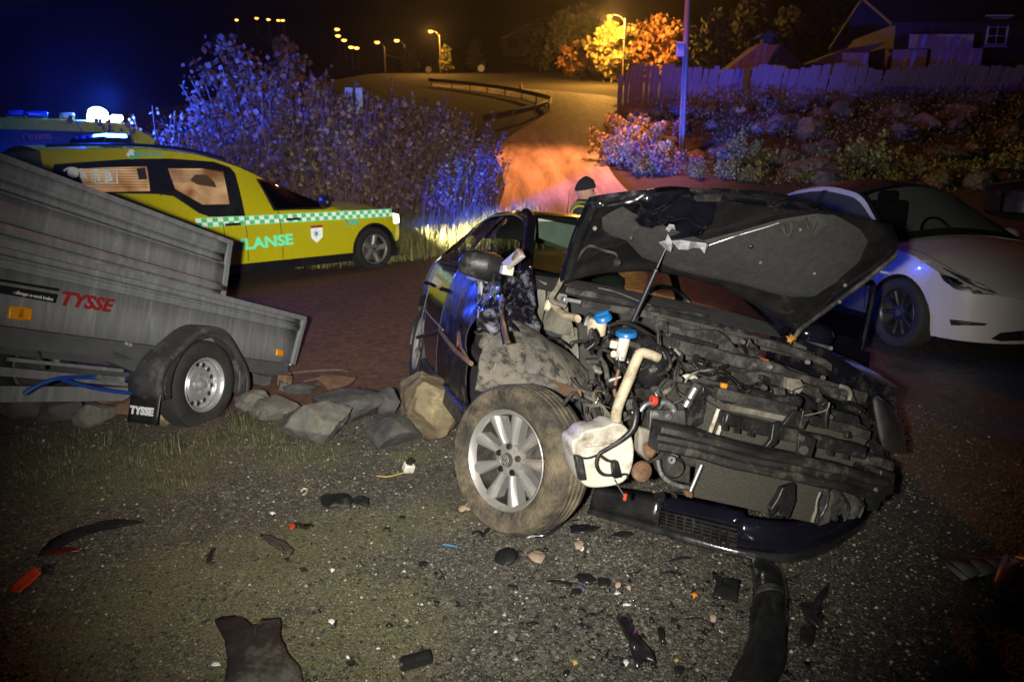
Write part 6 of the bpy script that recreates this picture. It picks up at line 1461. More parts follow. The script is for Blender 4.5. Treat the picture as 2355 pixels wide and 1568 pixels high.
quad_px([(1330, 880), (1350, 872), (1412, 975), (1338, 968)], lambda u, v: -.52, 1, 8, 10, .02, 9, 14).build('inner_wing', M['greym'], wrk, solid=.004)

# ---- front right wheel, steered out
wr_ = ray(1193, 1053); WCW = CAM + wr_ * 2.96
nrm = Vector((-.66, -.70, .20)).normalized()     # outer face direction in the world
yl = -nrm; zl = (Vector((0, 0, 1)) - yl * yl.z).normalized(); xl = yl.cross(zl)
RW = Matrix((xl, yl, zl)).transposed()
fw = wheel(wrk, (0, 0, 0), .322, .215, .212, (9, .015, .033, 0), M['rimalu'], M['tyremud'], name='wheel')
fw.matrix_local = FC.i @ (Matrix.Translation(WCW) @ RW.to_4x4())
rim = [c for c in fw.children if c.name.startswith('rim')][0]
lg = MB()   # emblem: V above W inside a ring
def st2(a, b): lg.bar((a[0], -.094, a[1]), (b[0], -.094, b[1]), .0045, .003, (0, 1, 0))
e = .0225
for pts in ([(-.35, .85), (0, .12), (.35, .85)], [(-.78, .45), (-.36, -.78), (0, -.05), (.36, -.78), (.78, .45)]):
    for a, b in zip(pts[:-1], pts[1:]): st2((a[0] * e, a[1] * e), (b[0] * e, b[1] * e))
lg.tube([(e * 1.05 * math.cos(a), -.094, e * 1.05 * math.sin(a)) for a in np.linspace(0, 6.283, 25)[:-1]], .0018, 5, False, 0, True)
lg.build('wheel_emblem', M['rimalu'], rim)
MB().lathe([(0, .0), (.14, .0), (.14, .012), (0, .012)], (0, .01, 0), 'y', 28).build('brake_disc', M['steel'], fw)
for p_, s_ in (((-2.578, -.76, .32), -1), ((-2.578, .76, .32), 1), ((0, .76, .32), 1)): wheel(wrk, p_, .315, .2, .21, (9, .024, .040, 0), M['rimalu'], M['rubber'], sg=s_)
for cx, s_ in ((-2.578, -1), (-2.578, 1), (0, 1)):
    MB().lathe([(.374, 0), (.374, -.3 * s_), (.1, -.3 * s_)], (cx, s_ * .86, .33), 'y', 22, -.2, math.pi + .2).build('wheel_arch_liner', M['black'], wrk)

# ---- bonnet
HB = [[X_(1288, 655, -.25), X_(1390, 632, -.27), X_(1510, 626, -.28), X_(1660, 664, -.27), X_(1832, 762, -.25)],
      [X_(1318, 548, -.02), X_(1410, 545, .00), X_(1540, 560, .02), X_(1720, 600, .02), X_(1950, 668, -.02)],
      [X_(1354, 471, .20), X_(1450, 462, .26), X_(1590, 462, .29), X_(1800, 473, .27), X_(2062, 580, .14)],
      [X_(1364, 478, .21), X_(1470, 456, .33), X_(1560, 444, .36), X_(1780, 464, .33), X_(2052, 514, .16)]]
def cat(P, t):
    k = len(P) - 1; i = min(int(t * k), k - 1); f = t * k - i
    p0, p1, p2, p3 = P[max(i - 1, 0)], P[i], P[i + 1], P[min(i + 2, k)]
    return .5 * ((2 * p1) + (p2 - p0) * f + (2 * p0 - 5 * p1 + 4 * p2 - p3) * f * f + (3 * p1 - p0 - 3 * p2 + p3) * f ** 3)
def hood(s, t): return cat([cat(r, s) for r in HB], t)
def hoodn(s, t):
    a = hood(min(s + .02, 1), t) - hood(max(s - .02, 0), t); b = hood(s, min(t + .02, 1)) - hood(s, max(t - .02, 0)); n = a.cross(b).normalized()
    return n if n.dot(FC.o - hood(s, t)) > 0 else -n
def px_of(p):
    w = FC.m @ p; d = w - CAM; z = d.y * _c - d.z * _s; return 1177 + FPX * d.x / z, 784 - FPX * (d.y * _s + d.z * _c) / z
def hst(u, v):
    s, t = .5, .5
    for _ in range(14):
        a = px_of(hood(s, t)); e1 = px_of(hood(s + .01, t)); e2 = px_of(hood(s, t + .01))
        j = [(e1[0] - a[0]) / .01, (e2[0] - a[0]) / .01, (e1[1] - a[1]) / .01, (e2[1] - a[1]) / .01]; d = j[0] * j[3] - j[1] * j[2]
        if abs(d) < 1: break
        rx, ry = u - a[0], v - a[1]; s += max(-.2, min(.2, (j[3] * rx - j[1] * ry) / d)); t += max(-.2, min(.2, (-j[2] * rx + j[0] * ry) / d)); s = min(1, max(0, s)); t = min(1, max(0, t))
    return s, t
def hpt(u, v, off=.012): s, t = hst(u, v); return hood(s, t) + hoodn(s, t) * off
mb = MB(); mb.grid(lambda u, v: hood(u, v) - hoodn(u, v) * .022 + Vector((0, 0, .0)), 40, 28); mb.warp(crump(.010, 6, 5)); mb.build('bonnet', NV, wrk, solid=.004, smooth=60)
def inner(u, v):
    e_ = min(u, 1 - u, v * .9, (1 - v) * .9); rib = .018 * sst(0, .05, e_) - .022 * sst(.06, .12, e_)
    return hood(u, v) + hoodn(u, v) * (rib - .004)
MB().grid(inner, 60, 40).warp(crump(.006, 8, 6)).build('bonnet_inner_panel', M['gloss'], wrk, smooth=50)
def hpoly(px, off, name, m, n=4, R=8, amp=.0, seed=0, sm=60):
    P = []
    for i in range(len(px)):
        a, b = Vector(px[i] + (0,)), Vector(px[(i + 1) % len(px)] + (0,))
        for k in range(n): P.append(a.lerp(b, k / n))
    c = sum(P, Vector()) / len(P); V = [hpt(c.x, c.y, off)]; k = len(P)
    for r in range(1, R + 1):
        for p in P: q = c.lerp(p, r / R); V.append(hpt(q.x, q.y, off * (.3 if r == R else 1)))
    Fs = [(0, 1 + i, 1 + (i + 1) % k) for i in range(k)]
    for r in range(R - 1):
        for i in range(k): a = 1 + r * k + i; b = 1 + r * k + (i + 1) % k; Fs.append((a, a + k, b + k, b))
    mb = MB().add(V, Fs)
    if amp: mb.warp(crump(amp, 9, seed))
    return mb.build(name, m, wrk, smooth=sm)
hpoly([(1384, 499), (1408, 484), (1432, 471), (1450, 499), (1490, 516), (1527, 534), (1608, 553), (1700, 528), (1788, 504), (1879, 488), (1916, 493), (1975, 526), (1993, 552), (1986, 598), (1934, 650), (1879, 680), (1806, 680), (1696, 649), (1604, 631), (1540, 612), (1476, 590), (1455, 565), (1439, 550), (1403, 539), (1384, 521)], .022, 'bonnet_liner', M['felt'], 3, 10, .004, 3)
hpoly([(1455, 496), (1470, 452), (1560, 432), (1640, 450), (1640, 520), (1606, 548), (1540, 535)], .030, 'dented_bonnet_skin', M['navyclean'], 4, 10, .045, 9)
jag = MB(); top = [(1512, 528), (1525, 519), (1531, 508), (1540, 520), (1560, 524), (1580, 522), (1596, 530), (1616, 528), (1622, 536)]; bot = [(1518, 534), (1528, 541), (1538, 540), (1546, 536), (1556, 541), (1576, 536), (1592, 544), (1604, 540), (1612, 546)]
V = [hpt(u, v, .062 + .012 * (i % 2)) for i, (u, v) in enumerate(top)] + [hpt(u, v, .055 + .014 * (i % 3)) for i, (u, v) in enumerate(bot)]
jag.add(V, [(i, i + 1, i + 10, i + 9) for i in range(8)]).build('torn_bonnet_edge', M['primer'], wrk, solid=.003, smooth=0)
jag = MB(); V = [hpt(u, v, .06) for u, v in [(1526, 498), (1534, 487), (1545, 489), (1548, 500), (1540, 496), (1534, 505)]]; jag.add(V, [(0, 1, 2, 4), (2, 3, 4), (0, 4, 5)]).build('torn_bonnet_edge', M['primer'], wrk, solid=.003, smooth=0)
MB().tube([hpt(1613, 556, .03), hpt(1690, 532, .026), hpt(1760, 512, .026), hpt(1786, 503, .026)], .0022, 5).build('liner_clip_wire', M['alu'], wrk)
for (u, v) in ((1800, 512), (1853, 500)):
    P = [hpt(u - 8, v - 10, .03), hpt(u - 3, v + 12, .04), hpt(u + 6, v + 14, .04), hpt(u + 12, v - 2, .04), hpt(u + 12, v - 12, .03)]; MB().tube(P, .007, 6, True, 3).build('bonnet_hook', M['steel'], wrk)
for (u, v, r) in ((1366, 514, .010), (1722, 557, .012), (1868, 620, .008), (1745, 594, .008), (1835, 520, .008), (1938, 648, .01), (1926, 686, .01), (1450, 536, .012)):
    MB().sphere(hpt(u, v, .024), r, 10, 6).build('liner_clip', M['black'] if v == 536 or u == 1722 else M['greym'], wrk)
wp = MB(); wp.tube([hpt(1325, 585, .03), hpt(1335, 563, .035), hpt(1355, 550, .035), hpt(1385, 561, .035), hpt(1412, 568, .035), hpt(1419, 588, .03)], .006, 6, True, 4); wp.sphere(hpt(1415, 588, .035), .019, 12, 8); wp.build('washer_hose', M['dusty'], wrk)
MB().tube([hood(0, t) + hoodn(0, t) * .0 for t in np.linspace(.06, .72, 16)], .010, 6).build('bonnet_edge', M['navyclean'], wrk)
MB().tube([hpt(2060, 582, .01), hpt(1986, 640, .015), hpt(1920, 690, .015), hpt(1836, 756, .01)], .011, 6).build('bonnet_edge', M['dusty'], wrk)
MB().tube([hood(0, 0), hood(0, .25), hood(0, .5), hood(0, .75), hood(0, .97)], .007, 6, True, 5).build('bonnet_edge', mat('polished_edge', (.10, .10, .12), None, 5, .2, metal=.8), wrk)
for s_, px in ((0, [(1292, 640), (1278, 668), (1266, 690), (1300, 705)]), (1, [(1846, 748), (1832, 768), (1826, 790), (1850, 800)])):
    MB().tube([X_(u, v, -.24) for u, v in px], .013, 6, True, 3).warp(crump(.006, 18, 3)).build('bonnet_hinge', M['greym'] if s_ == 0 else M['steel'], wrk)
t1 = hpt(1536, 548, .02); b1_ = X_(1455, 738, -.02); mid = t1.lerp(b1_, .35); pr = MB(); pr.cyl(t1, mid, .005, 8); pr.cyl(mid, b1_, .011, 10); pr.sphere(mid, .012, 8, 6); pr.build('bonnet_strut', M['trim'], wrk)

# ---- left front door, swung open
hg = Vector((-.60, .885, 0)); dr = Vector((-.38, .925, 0)).normalized(); nr = Vector((dr.y, -dr.x, 0))
def dpt(d, z, o=0): return hg + dr * d + Vector((0, 0, z)) + nr * o
mb = MB(); mb.grid(lambda u, v: dpt(lerp(.02, 1.04, u), lerp(.24, .95, v), .03 * math.sin(v * 3.1) + .06), 10, 10); mb.grid(lambda u, v: dpt(lerp(.02, 1.04, u), lerp(.24, .95, v), -.07), 6, 6, True)
for a, b in (((.02, .24), (1.04, .24)), ((1.04, .24), (1.04, .95)), ((.02, .95), (1.04, .95))): mb.bar(dpt(*a), dpt(*b), .13, .02, nr)
mb.build('open_door', M['navyclean'], wrk, smooth=40)
MB().tube([dpt(.08, .95), dpt(.32, 1.16), dpt(.62, 1.34), dpt(.88, 1.39), dpt(1.0, 1.34), dpt(1.03, .95)], .022, 8, True, 5).build('open_door_frame', M['navyclean'], wrk)
MB().add([dpt(.10, .96), dpt(.32, 1.15), dpt(.62, 1.33), dpt(.88, 1.38), dpt(1.0, 1.33), dpt(1.02, .96)], [(0, 1, 2, 3, 4, 5)]).build('open_door_window', M['glassd'], wrk)
q = dpt(.16, .985, .17); q = Y_(1872, 770, 1.0); MB().sphere(q, 1, 18, 12, sc=(.075, .12, .07)).build('wing_mirror', M['navyclean'], wrk); MB().box(q + Vector((.03, .0, -.055)), (.09, .17, .025)).build('mirror_trim', M['alu'], wrk, bevel=.008)

# ---- cowl, wipers, seal
def xbar(px, x, w, h, name, m, bev=.004, amp=0, seed=0, sub=3):
    """a ledge following traced points on a plane across the car"""
    P = [X_(u, v, x if not hasattr(x, '__len__') else x[i]) for i, (u, v) in enumerate(px)]
    t = MB(); t.tube(P, .01, 3, False, sub); Q = [Vector(t.v[i]) for i in range(0, len(t.v), 3)]
    mb = MB(); n = len(Q)
    for p in Q: mb.v += [tuple(p + Vector((w / 2, 0, h / 2))), tuple(p + Vector((w / 2, 0, -h / 2))), tuple(p + Vector((-w / 2, 0, -h / 2))), tuple(p + Vector((-w / 2, 0, h / 2)))]
    for i in range(n - 1):
        for k in range(4): mb.f.append((i * 4 + k, i * 4 + (k + 1) % 4, i * 4 + 4 + (k + 1) % 4, i * 4 + 4 + k))
    mb.f += [(3, 2, 1, 0), (n * 4 - 4, n * 4 - 3, n * 4 - 2, n * 4 - 1)]
    if amp: mb.warp(crump(amp, 10, seed))
    return mb.build(name, m, wrk, bevel=bev, smooth=40)
def xpoly(px, x, d, name, m, bev=.003, amp=0, seed=0, parent=None):
    mb = MB().prism([X_(u, v, x) for u, v in px], (-d, 0, 0))
    if amp: mb.warp(crump(amp, 8, seed))
    return mb.build(name, m, parent or wrk, bevel=bev, smooth=30)
def xtube(px, x, r, name, m, n=8, sub=4, parent=None, amp=0):
    P = [X_(u, v, x[i] if hasattr(x, '__len__') else x) for i, (u, v) in enumerate(px)]
    mb = MB().tube(P, r, n, True, sub)
    if amp: mb.warp(crump(amp, 20, 2))
    return mb.build(name, m, parent or wrk, smooth=60)
xbar([(1292, 668), (1400, 690), (1500, 716), (1640, 752), (1790, 795), (1885, 830)], -.32, .10, .03, 'cowl', M['black'])
xbar([(1334, 700), (1400, 712), (1466, 722), (1540, 738)], -.24, .05, .035, 'cowl_ledge', M['dusty'])
xbar([(1290, 690), (1330, 697)], -.26, .05, .02, 'cowl_ledge', M['alu'])
xbar([(1500, 738), (1620, 768), (1727, 793), (1810, 812), (1890, 838), (1950, 862)], -.20, .07, .04, 'cowl_ledge', M['dusty'])
rb = MB(); n = 62
for i in range(n):
    t = i / (n - 1); px = np.interp(t, [0, .35, .7, 1], [1500, 1610, 1740, 1868]), np.interp(t, [0, .35, .7, 1], [722, 748, 779, 815]); rb.box(X_(px[0], px[1], -.22), (.012, .006, .018))
rb.build('ribbed_seal', M['steel'], wrk, smooth=0)['kind'] = 'stuff'
xtube([(1296, 658), (1380, 672), (1460, 692), (1495, 708)], -.36, .007, 'wiper', M['trim']); xtube([(1375, 662), (1420, 673), (1480, 697), (1520, 712)], -.34, .006, 'wiper_arm', M['steel']); xtube([(1497, 706), (1560, 716), (1600, 722), (1625, 728)], -.32, .009, 'wiper_arm', M['black'])
# ---- firewall and engine bay
xpoly([(1330, 745), (1700, 800), (1960, 900), (1960, 1010), (1620, 1000), (1340, 960)], -.05, .02, 'firewall', M['engine'], 0)
xpoly([(1539, 748), (1577, 759), (1647, 759), (1672, 775), (1697, 804), (1716, 826), (1647, 806), (1539, 772)], -.02, .03, 'firewall_insulation', M['dusty'], .006, .008, 3)
xpoly([(1505, 748), (1520, 738), (1536, 740), (1538, 765), (1512, 768)], .0, .03, 'vacuum_unit', M['dusty'], .008)
xbar([(1530, 772), (1575, 782), (1640, 800)], .06, .04, .022, 'cable_duct', M['black'], .003); xpoly([(1532, 768), (1564, 774), (1562, 784), (1532, 780)], .08, .03, 'fuse_box', M['black']); xpoly([(1578, 780), (1600, 782), (1606, 792), (1578, 790)], .08, .03, 'fuse_box', M['black'])
xbar([(1530, 790), (1597, 807), (1672, 826), (1747, 842), (1800, 862), (1880, 886), (1960, 912)], .14, .16, .05, 'carrier_panel', M['dusty'], .006, .008, 4)
xbar([(1564, 822), (1640, 841), (1719, 858), (1800, 872), (1900, 905), (1985, 935)], .22, .03, .02, 'carrier_edge', M['black'], .003)
xpoly([(1575, 838), (1660, 852), (1719, 860), (1727, 855), (1760, 853), (1800, 866), (1840, 886), (1830, 912), (1755, 896), (1700, 886), (1640, 868), (1590, 862)], .30, .06, 'lock_carrier', M['dusty'], .006, .014, 5)
xpoly([(1719, 858), (1750, 854), (1782, 862), (1796, 880), (1790, 896), (1755, 890), (1726, 878)], .335, .02, 'carrier_plate', M['dusty'], .004, .006, 8)
xpoly([(1842, 880), (1880, 890), (1896, 920), (1870, 912), (1845, 900)], .34, .02, 'carrier_plate', M['dusty'], .004, .006, 9)
xpoly([(1890, 885), (1960, 898), (1975, 930), (1935, 925), (1900, 905)], .32, .05, 'left_duct', M['dusty'], .006, .012, 11)
xtube([(1932, 888), (1948, 893), (1955, 905), (1952, 920)], .36, .010, 'clip', M['greym'])
xpoly([(1900, 935), (1975, 955), (1985, 985), (1905, 970)], .42, .06, 'headlight_bracket', M['black'], .006, .01, 6)
for i, (u, v) in enumerate([(1706, 786), (1733, 838), (1768, 843), (1890, 868), (1855, 832)]): MB().lathe([(0, .012), (.009, .012), (.011, 0)], X_(u, v, .24), 'x', 8).build('bolt', M['alu'], wrk)
xpoly([(1716, 796), (1724, 778), (1730, 790), (1742, 796), (1744, 816), (1728, 820)], .12, .05, 'hinge_box', M['black']); MB().box(X_(1756, 830, .2), (.03, .025, .02)).build('red_tab', M['redp'], wrk)
xbar([(1750, 790), (1810, 808), (1865, 826), (1895, 845)], .0, .09, .035, 'wing_rail', M['dusty'], .006, .006, 2)
# engine lump and clutter
MB().box((.12, -.05, .52), (.50, .62, .34)).warp(crump(.03, 7, 4)).build('engine_block', M['engine'], wrk, bevel=.02)
MB().box((.18, .08, .68), (.40, .50, .06)).warp(crump(.015, 7, 6)).build('engine_cover', M['black'], wrk, bevel=.02)
MB().sphere(X_(1490, 842, .30), 1, 20, 14, sc=(.10, .075, .09)).warp(crump(.012, 12, 3)).build('intake_box', M['gloss'], wrk)
xpoly([(1462, 790), (1500, 770), (1528, 800), (1520, 860), (1480, 880), (1455, 840)], .32, .10, 'air_filter_housing', M['gloss'], .012, .012, 14)
dm = MB(); dc = X_(1440, 765, .18); dm.grid(lambda u, v: X_(lerp(1398, 1480, u), lerp(752, 772, v) + 26 * (u - .4) ** 2 * 2, .14 + .10 * math.sin(v * 3.1)), 16, 6); dm.build('turret_cap', M['gloss'], wrk, solid=.01)
xtube([(1398, 750), (1425, 742), (1455, 748), (1490, 768), (1520, 790)], .16, .010, 'seal_strip', M['trim'])
# random small engine parts, each its own object
er = random.Random(5)
for i in range(120):
    u = er.uniform(1345, 1640); v = er.uniform(790, 1000) + .12 * (u - 1480)
    if v < 760 + .22 * (u - 1340): continue
    x = er.uniform(.20, .44); c = X_(u, v, x); k = er.random(); mm = er.choice([M['engine'], M['steel'], M['greym'], M['gloss'], M['engine'], M['alu'], M['gloss']])
    if k < .4:
        MB().box((0, 0, 0), (er.uniform(.012, .04), er.uniform(.015, .06), er.uniform(.012, .045)), Euler((er.uniform(-.6, .6), er.uniform(-.6, .6), er.uniform(-.6, .6))).to_matrix()).warp(lambda q: q + c).build('engine_bracket', mm, wrk, bevel=.004)
    elif k < .75:
        P = [c]
        for j in range(3): P.append(P[-1] + Vector((er.uniform(-.03, .03), er.uniform(-.06, .06), er.uniform(-.06, .05))))
        MB().tube(P, er.uniform(.002, .009), 7, True, 4).build('engine_hose', er.choice([M['black'], M['black'], M['engine'], M['dusty']]), wrk, smooth=60)
    else:
        d = Vector((er.uniform(-.3, 1), er.uniform(-1, 1), er.uniform(-1, 1))).normalized() * er.uniform(.01, .03); r = er.uniform(.006, .018); MB().tube([c - d, c + d * .6, c + d * .6, c + d], [r, r, r * .6, r * .6], 12).build('engine_fitting', mm, wrk, bevel=.002)
# cables
for i, px in enumerate([[(1440, 860), (1425, 830), (1450, 900), (1470, 930), (1500, 905)], [(1380, 830), (1368, 870), (1395, 905), (1385, 930)], [(1560, 830), (1550, 870), (1562, 910), (1580, 945), (1574, 985), (1590, 1000)], [(1535, 800), (1555, 820), (1560, 850), (1552, 880)], [(1500, 925), (1470, 935), (1455, 960), (1478, 952)], [(1400, 905), (1372, 898), (1362, 912), (1380, 928), (1402, 938)]]):
    xtube(px, .42, .0045 if i != 5 else .002, 'wiring', M['black'] if i != 5 else M['rust'], 6)
xtube([(1396, 872), (1392, 845), (1378, 820), (1382, 805), (1398, 792), (1412, 782)], [.40, .38, .34, .32, .30, .3], .0105, 'corrugated_hose', M['dusty'])
xtube([(1418, 870), (1422, 850), (1412, 900), (1425, 925)], .40, .007, 'copper_pipe', mat('copper_brown', (.22, .11, .06), None, 9, .6, metal=.3), 7)
for i in range(70):
    u = er.uniform(1560, 1985); v = 800 + .245 * (u - 1560) + er.uniform(20, 130); x = er.uniform(.30, .52); c = X_(u, v, x); k = er.random(); mm = er.choice([M['black'], M['gloss'], M['dusty'], M['engine'], M['black'], M['steel']])
    if k < .45:
        MB().box((0, 0, 0), (er.uniform(.008, .03), er.uniform(.02, .09), er.uniform(.008, .04)), Euler((er.uniform(-.5, .5), er.uniform(-.4, .4), er.uniform(-.5, .5))).to_matrix()).warp(lambda q: q + c).warp(crump(.006, 20, i)).build('front_bracket', mm, wrk, bevel=.003)
    elif k < .85:
        P = [c]
        for j in range(3): P.append(P[-1] + Vector((er.uniform(-.02, .02), er.uniform(.0, .09), er.uniform(-.03, .03))))
        MB().tube(P, er.uniform(.0015, .006), 6, True, 4).build('front_cable', er.choice([M['black'], M['gloss'], M['dusty']]), wrk, smooth=60)
    else: MB().lathe([(0, .010), (.008, .010), (.012, .002), (.012, -.01)], c, 'x', 8).build('bolt', M['steel'], wrk)
# hoses and radiator pack
xtube([(1575, 935), (1586, 914), (1598, 893)], .42, .0165, 'metal_hose_end', M['alu'], 12); xtube([(1598, 893), (1608, 881), (1632, 873), (1662, 875), (1680, 888), (1686, 905)], .42, .019, 'radiator_hose', M['dusty'], 12)
MB().box(X_(1663, 888, .455), (.02, .024, .026)).build('orange_clip', M['orange'], wrk, bevel=.003); MB().box(X_(1683, 922, .47), (.012, .012, .012)).build('orange_clip', M['orange'], wrk)
xtube([(1571, 895), (1578, 873), (1600, 856), (1640, 850)], .36, .004, 'cable', M['greym']); xtube([(1560, 895), (1572, 868), (1598, 870), (1596, 900)], .32, .012, 'white_elbow', M['wplast'], 8)
core = X_(1640, 930, .43); cb = X_(1885, 1195, .43)
def corep(u, v): return X_(lerp(lerp(1628, 1588, v), lerp(2000, 1885, v), u), lerp(lerp(905, 1140, v), lerp(1000, 1205, v), u), .44)
cor = MB().grid(corep, 4, 4).build('radiator_core', M['core'], wrk)
fins = MB()
for i in range(46): v = (i + .5) / 46; fins.bar(corep(.01, v) + Vector((.004, 0, 0)), corep(.99, v) + Vector((.004, 0, 0)), .006, .0035, (0, 0, 1))
fins.build('radiator_fins', M['core'], cor, smooth=0)['kind'] = 'stuff'
xbar([(1640, 905), (1727, 925), (1820, 947)], .47, .05, .045, 'radiator_top_tank', M['dusty'], .006, .004, 3); xbar([(1672, 938), (1740, 952), (1815, 968)], .48, .03, .024, 'radiator_rail', M['greym'], .004)
xbar([(1890, 975), (1950, 990), (1990, 1002)], .47, .04, .04, 'radiator_top_tank', M['dusty'], .006, .004, 5)
xbar([(1655, 962), (1727, 980), (1820, 1003), (1900, 1022), (1975, 1040)], .53, .06, .052, 'grille_crossbar', M['black'], .008, .008, 7)
for u in (1662, 1690, 1722, 1905, 1940): xpoly([(u, 955 + .24 * (u - 1655)), (u + 14, 958 + .24 * (u - 1655)), (u + 11, 990 + .24 * (u - 1655)), (u - 2, 987 + .24 * (u - 1655))], .565, .01, 'crossbar_rib', M['black'], .002)
for i, (a, b) in enumerate((((1652, 940), (1630, 1000)), ((1657, 979), (1646, 1006)), ((1613, 1068), (1584, 1136)))): xtube([a, b], .50, .0085, 'aluminium_pipe', M['wplast'] if i < 2 else M['alu'], 10, 0)
xpoly([(1576, 1128), (1594, 1132), (1592, 1146), (1578, 1142)], .52, .03, 'pipe_foot', M['rust'], .004)
xpoly([(1600, 880), (1640, 905), (1632, 960), (1600, 985), (1578, 950)], .40, .05, 'fan_shroud', M['black'], .01, .01, 2)
# latch and prongs
xpoly([(1838, 995), (1878, 1010), (1866, 1052), (1832, 1045)], .66, .012, 'bonnet_latch', M['black'], .003); MB().lathe([(0, .004), (.017, .004), (.019, -.004)], X_(1848, 1035, .665), 'x', 16).build('latch_boss', M['steel'], wrk); MB().lathe([(0, .006), (.011, .006), (.013, -.004)], X_(1842, 1007, .665), 'x', 12).build('latch_bolt', M['steel'], wrk)
xpoly([(1820, 1046), (1866, 1056), (1858, 1076), (1828, 1070)], .655, .006, 'rust_patch', M['rust'], .002, .004, 2)
for px in ([(1800, 978), (1827, 942), (1842, 946), (1832, 985)], [(1846, 945), (1868, 942), (1870, 950), (1845, 988), (1838, 980)], [(1862, 962), (1878, 955), (1896, 962), (1892, 985), (1870, 980)], [(1905, 928), (1908, 945), (1902, 985), (1898, 960)], [(1780, 975), (1800, 968), (1790, 1020), (1750, 1050), (1752, 1040), (1776, 1012)]): xpoly(px, .60, .02, 'broken_bracket', M['black'], .003, .008, len(px))
xtube([(1850, 955), (1885, 948), (1902, 940), (1906, 925)], .61, .003, 'latch_cable', M['greym'], 6)
xpoly([(1812, 870), (1840, 872), (1850, 890), (1838, 905), (1812, 895)], .37, .03, 'cover_fragment', M['greym'], .004, .012, 7)
# bracket with two bolts, horn, compressor
xpoly([(1495, 944), (1576, 944), (1580, 990), (1530, 985), (1510, 978), (1500, 995), (1492, 985)], .46, .03, 'crash_bracket', M['steel'], .004, .004, 2)
for u, v in ((1506, 954), (1536, 958)): MB().lathe([(0, .010), (.011, .010), (.017, .002), (.017, 0)], X_(u, v, .465), 'x', 8).build('bracket_bolt', M['alu'], wrk)
xpoly([(1470, 985), (1508, 990), (1512, 1040), (1490, 1060), (1466, 1040)], .50, .05, 'crash_box', M['greym'], .01, .012, 6)
MB().sphere(X_(1496, 1036, .56), 1, 14, 10, sc=(.03, .032, .03)).warp(crump(.014, 20, 3)).build('rust_lump', M['rust'], wrk)
hc = X_(1476, 1084, .60); MB().lathe([(0, .018), (.010, .018), (.012, .010), (.026, .008), (.036, .004), (.038, -.008), (.0, -.010)], hc, 'x', 28).build('horn', M['rust'], wrk)
MB().lathe([(.0, .02), (.03, .02), (.045, .0), (.05, -.08), (0, -.08)], X_(1550, 1075, .44), 'x', 20).build('compressor', M['engine'], wrk); MB().lathe([(.008, .012), (.014, .012), (.014, .0), (.008, 0)], X_(1542, 1056, .52), 'x', 14).build('compressor_eye', M['alu'], wrk)
xtube([(1512, 1056), (1518, 1085), (1535, 1105), (1558, 1116), (1582, 1120)], .50, .009, 'compressor_bracket', M['alu'], 8)
xtube([(1508, 1040), (1520, 1032), (1545, 1042), (1558, 1050)], .53, .005, 'pipe', M['alu'], 6)
xpoly([(1530, 1045), (1590, 1055), (1585, 1115), (1545, 1105)], .36, .06, 'lower_bracket', M['engine'], .008, .01, 4)
oc = X_(1502, 921, .48); MB().lathe([(.0, -.010), (.020, -.010), (.020, .010), (.0, .010)], oc, 'y', 16).build('orange_ring', M['redp'], wrk, bevel=.002); MB().lathe([(.0, .01), (.018, .01), (.018, .022), (0, .022)], oc, 'y', 16).build('plug_body', M['gloss'], wrk)
xtube([(1472, 945), (1482, 932), (1495, 926)], .48, .010, 'silver_hose', M['alu']); xtube([(1514, 926), (1530, 925), (1545, 934), (1548, 945)], .47, .013, 'silver_hose', M['alu'], 10)
# ---- washer tank, filler neck, pump, hoses
tk = MB(); tpx = [(1336, 985), (1399, 980), (1404, 968), (1438, 970), (1456, 1001), (1463, 1040), (1450, 1112), (1400, 1122), (1342, 1128), (1327, 1097), (1306, 1016), (1320, 1007), (1333, 1004)]
xt = .53
P = [X_(u, v, xt) for u, v in tpx]; c = sum(P, Vector()) / len(P); k = len(P); V = []; Fs = []
lay = [(.0, .86), (.012, .97), (-.05, 1.0), (-.12, .97), (-.14, .85)]
for dx, sc_ in lay: V += [c + (p - c) * sc_ + Vector((dx, 0, 0)) for p in P]
for l in range(len(lay) - 1): Fs += [(l * k + i, l * k + (i + 1) % k, (l + 1) * k + (i + 1) % k, (l + 1) * k + i) for i in range(k)]
V.append(c + Vector((-.02, 0, 0))); Fs += [(len(V) - 1, i, (i + 1) % k) for i in range(k)]; Fs.append(tuple(range((len(lay) - 1) * k, len(lay) * k)))
tk.add(V, Fs); tk.build('washer_tank', M['wplast'], wrk, smooth=50, sub=2)
MB().tube([X_(u, v, .535) for u, v in ((1345, 1025), (1385, 1020), (1420, 1012))], .006, 6).build('tank_rib', M['wplast'], wrk)
xtube([(1416, 975), (1417, 950), (1424, 925), (1436, 895), (1448, 865), (1460, 835), (1468, 818)], [.50, .50, .49, .48, .47, .46, .46], .0195, 'filler_neck', M['cream'], 14)
xtube([(1464, 828), (1472, 812), (1484, 812), (1500, 817), (1514, 823)], .46, .0185, 'filler_elbow', M['cream'], 14)
nk = MB()
for i in range(12):
    t = i / 11; p = X_(np.interp(t, [0, 1], [1428, 1450]), np.interp(t, [0, 1], [912, 862]), .48); d = (X_(1450, 862, .48) - X_(1428, 912, .48)).normalized(); nk.tube([p - d * .0015, p + d * .0015], .0212, 14)
nk.build('neck_corrugation', M['cream'], wrk, smooth=0); MB().tube([X_(1415, 985, .50), X_(1416, 968, .50)], .026, 14).build('neck_collar', M['rust'], wrk)
xtube([(1458, 925), (1462, 950), (1455, 985), (1430, 1010), (1395, 1032), (1376, 1045), (1371, 1070), (1385, 1090), (1415, 1092), (1440, 1090), (1442, 1100)], [.52, .56, .57, .57, .57, .57, .57, .57, .57, .57, .57], [.010, .012, .013, .010, .008, .007, .006, .006, .005, .004, .004], 'tank_hose', M['black'], 8)
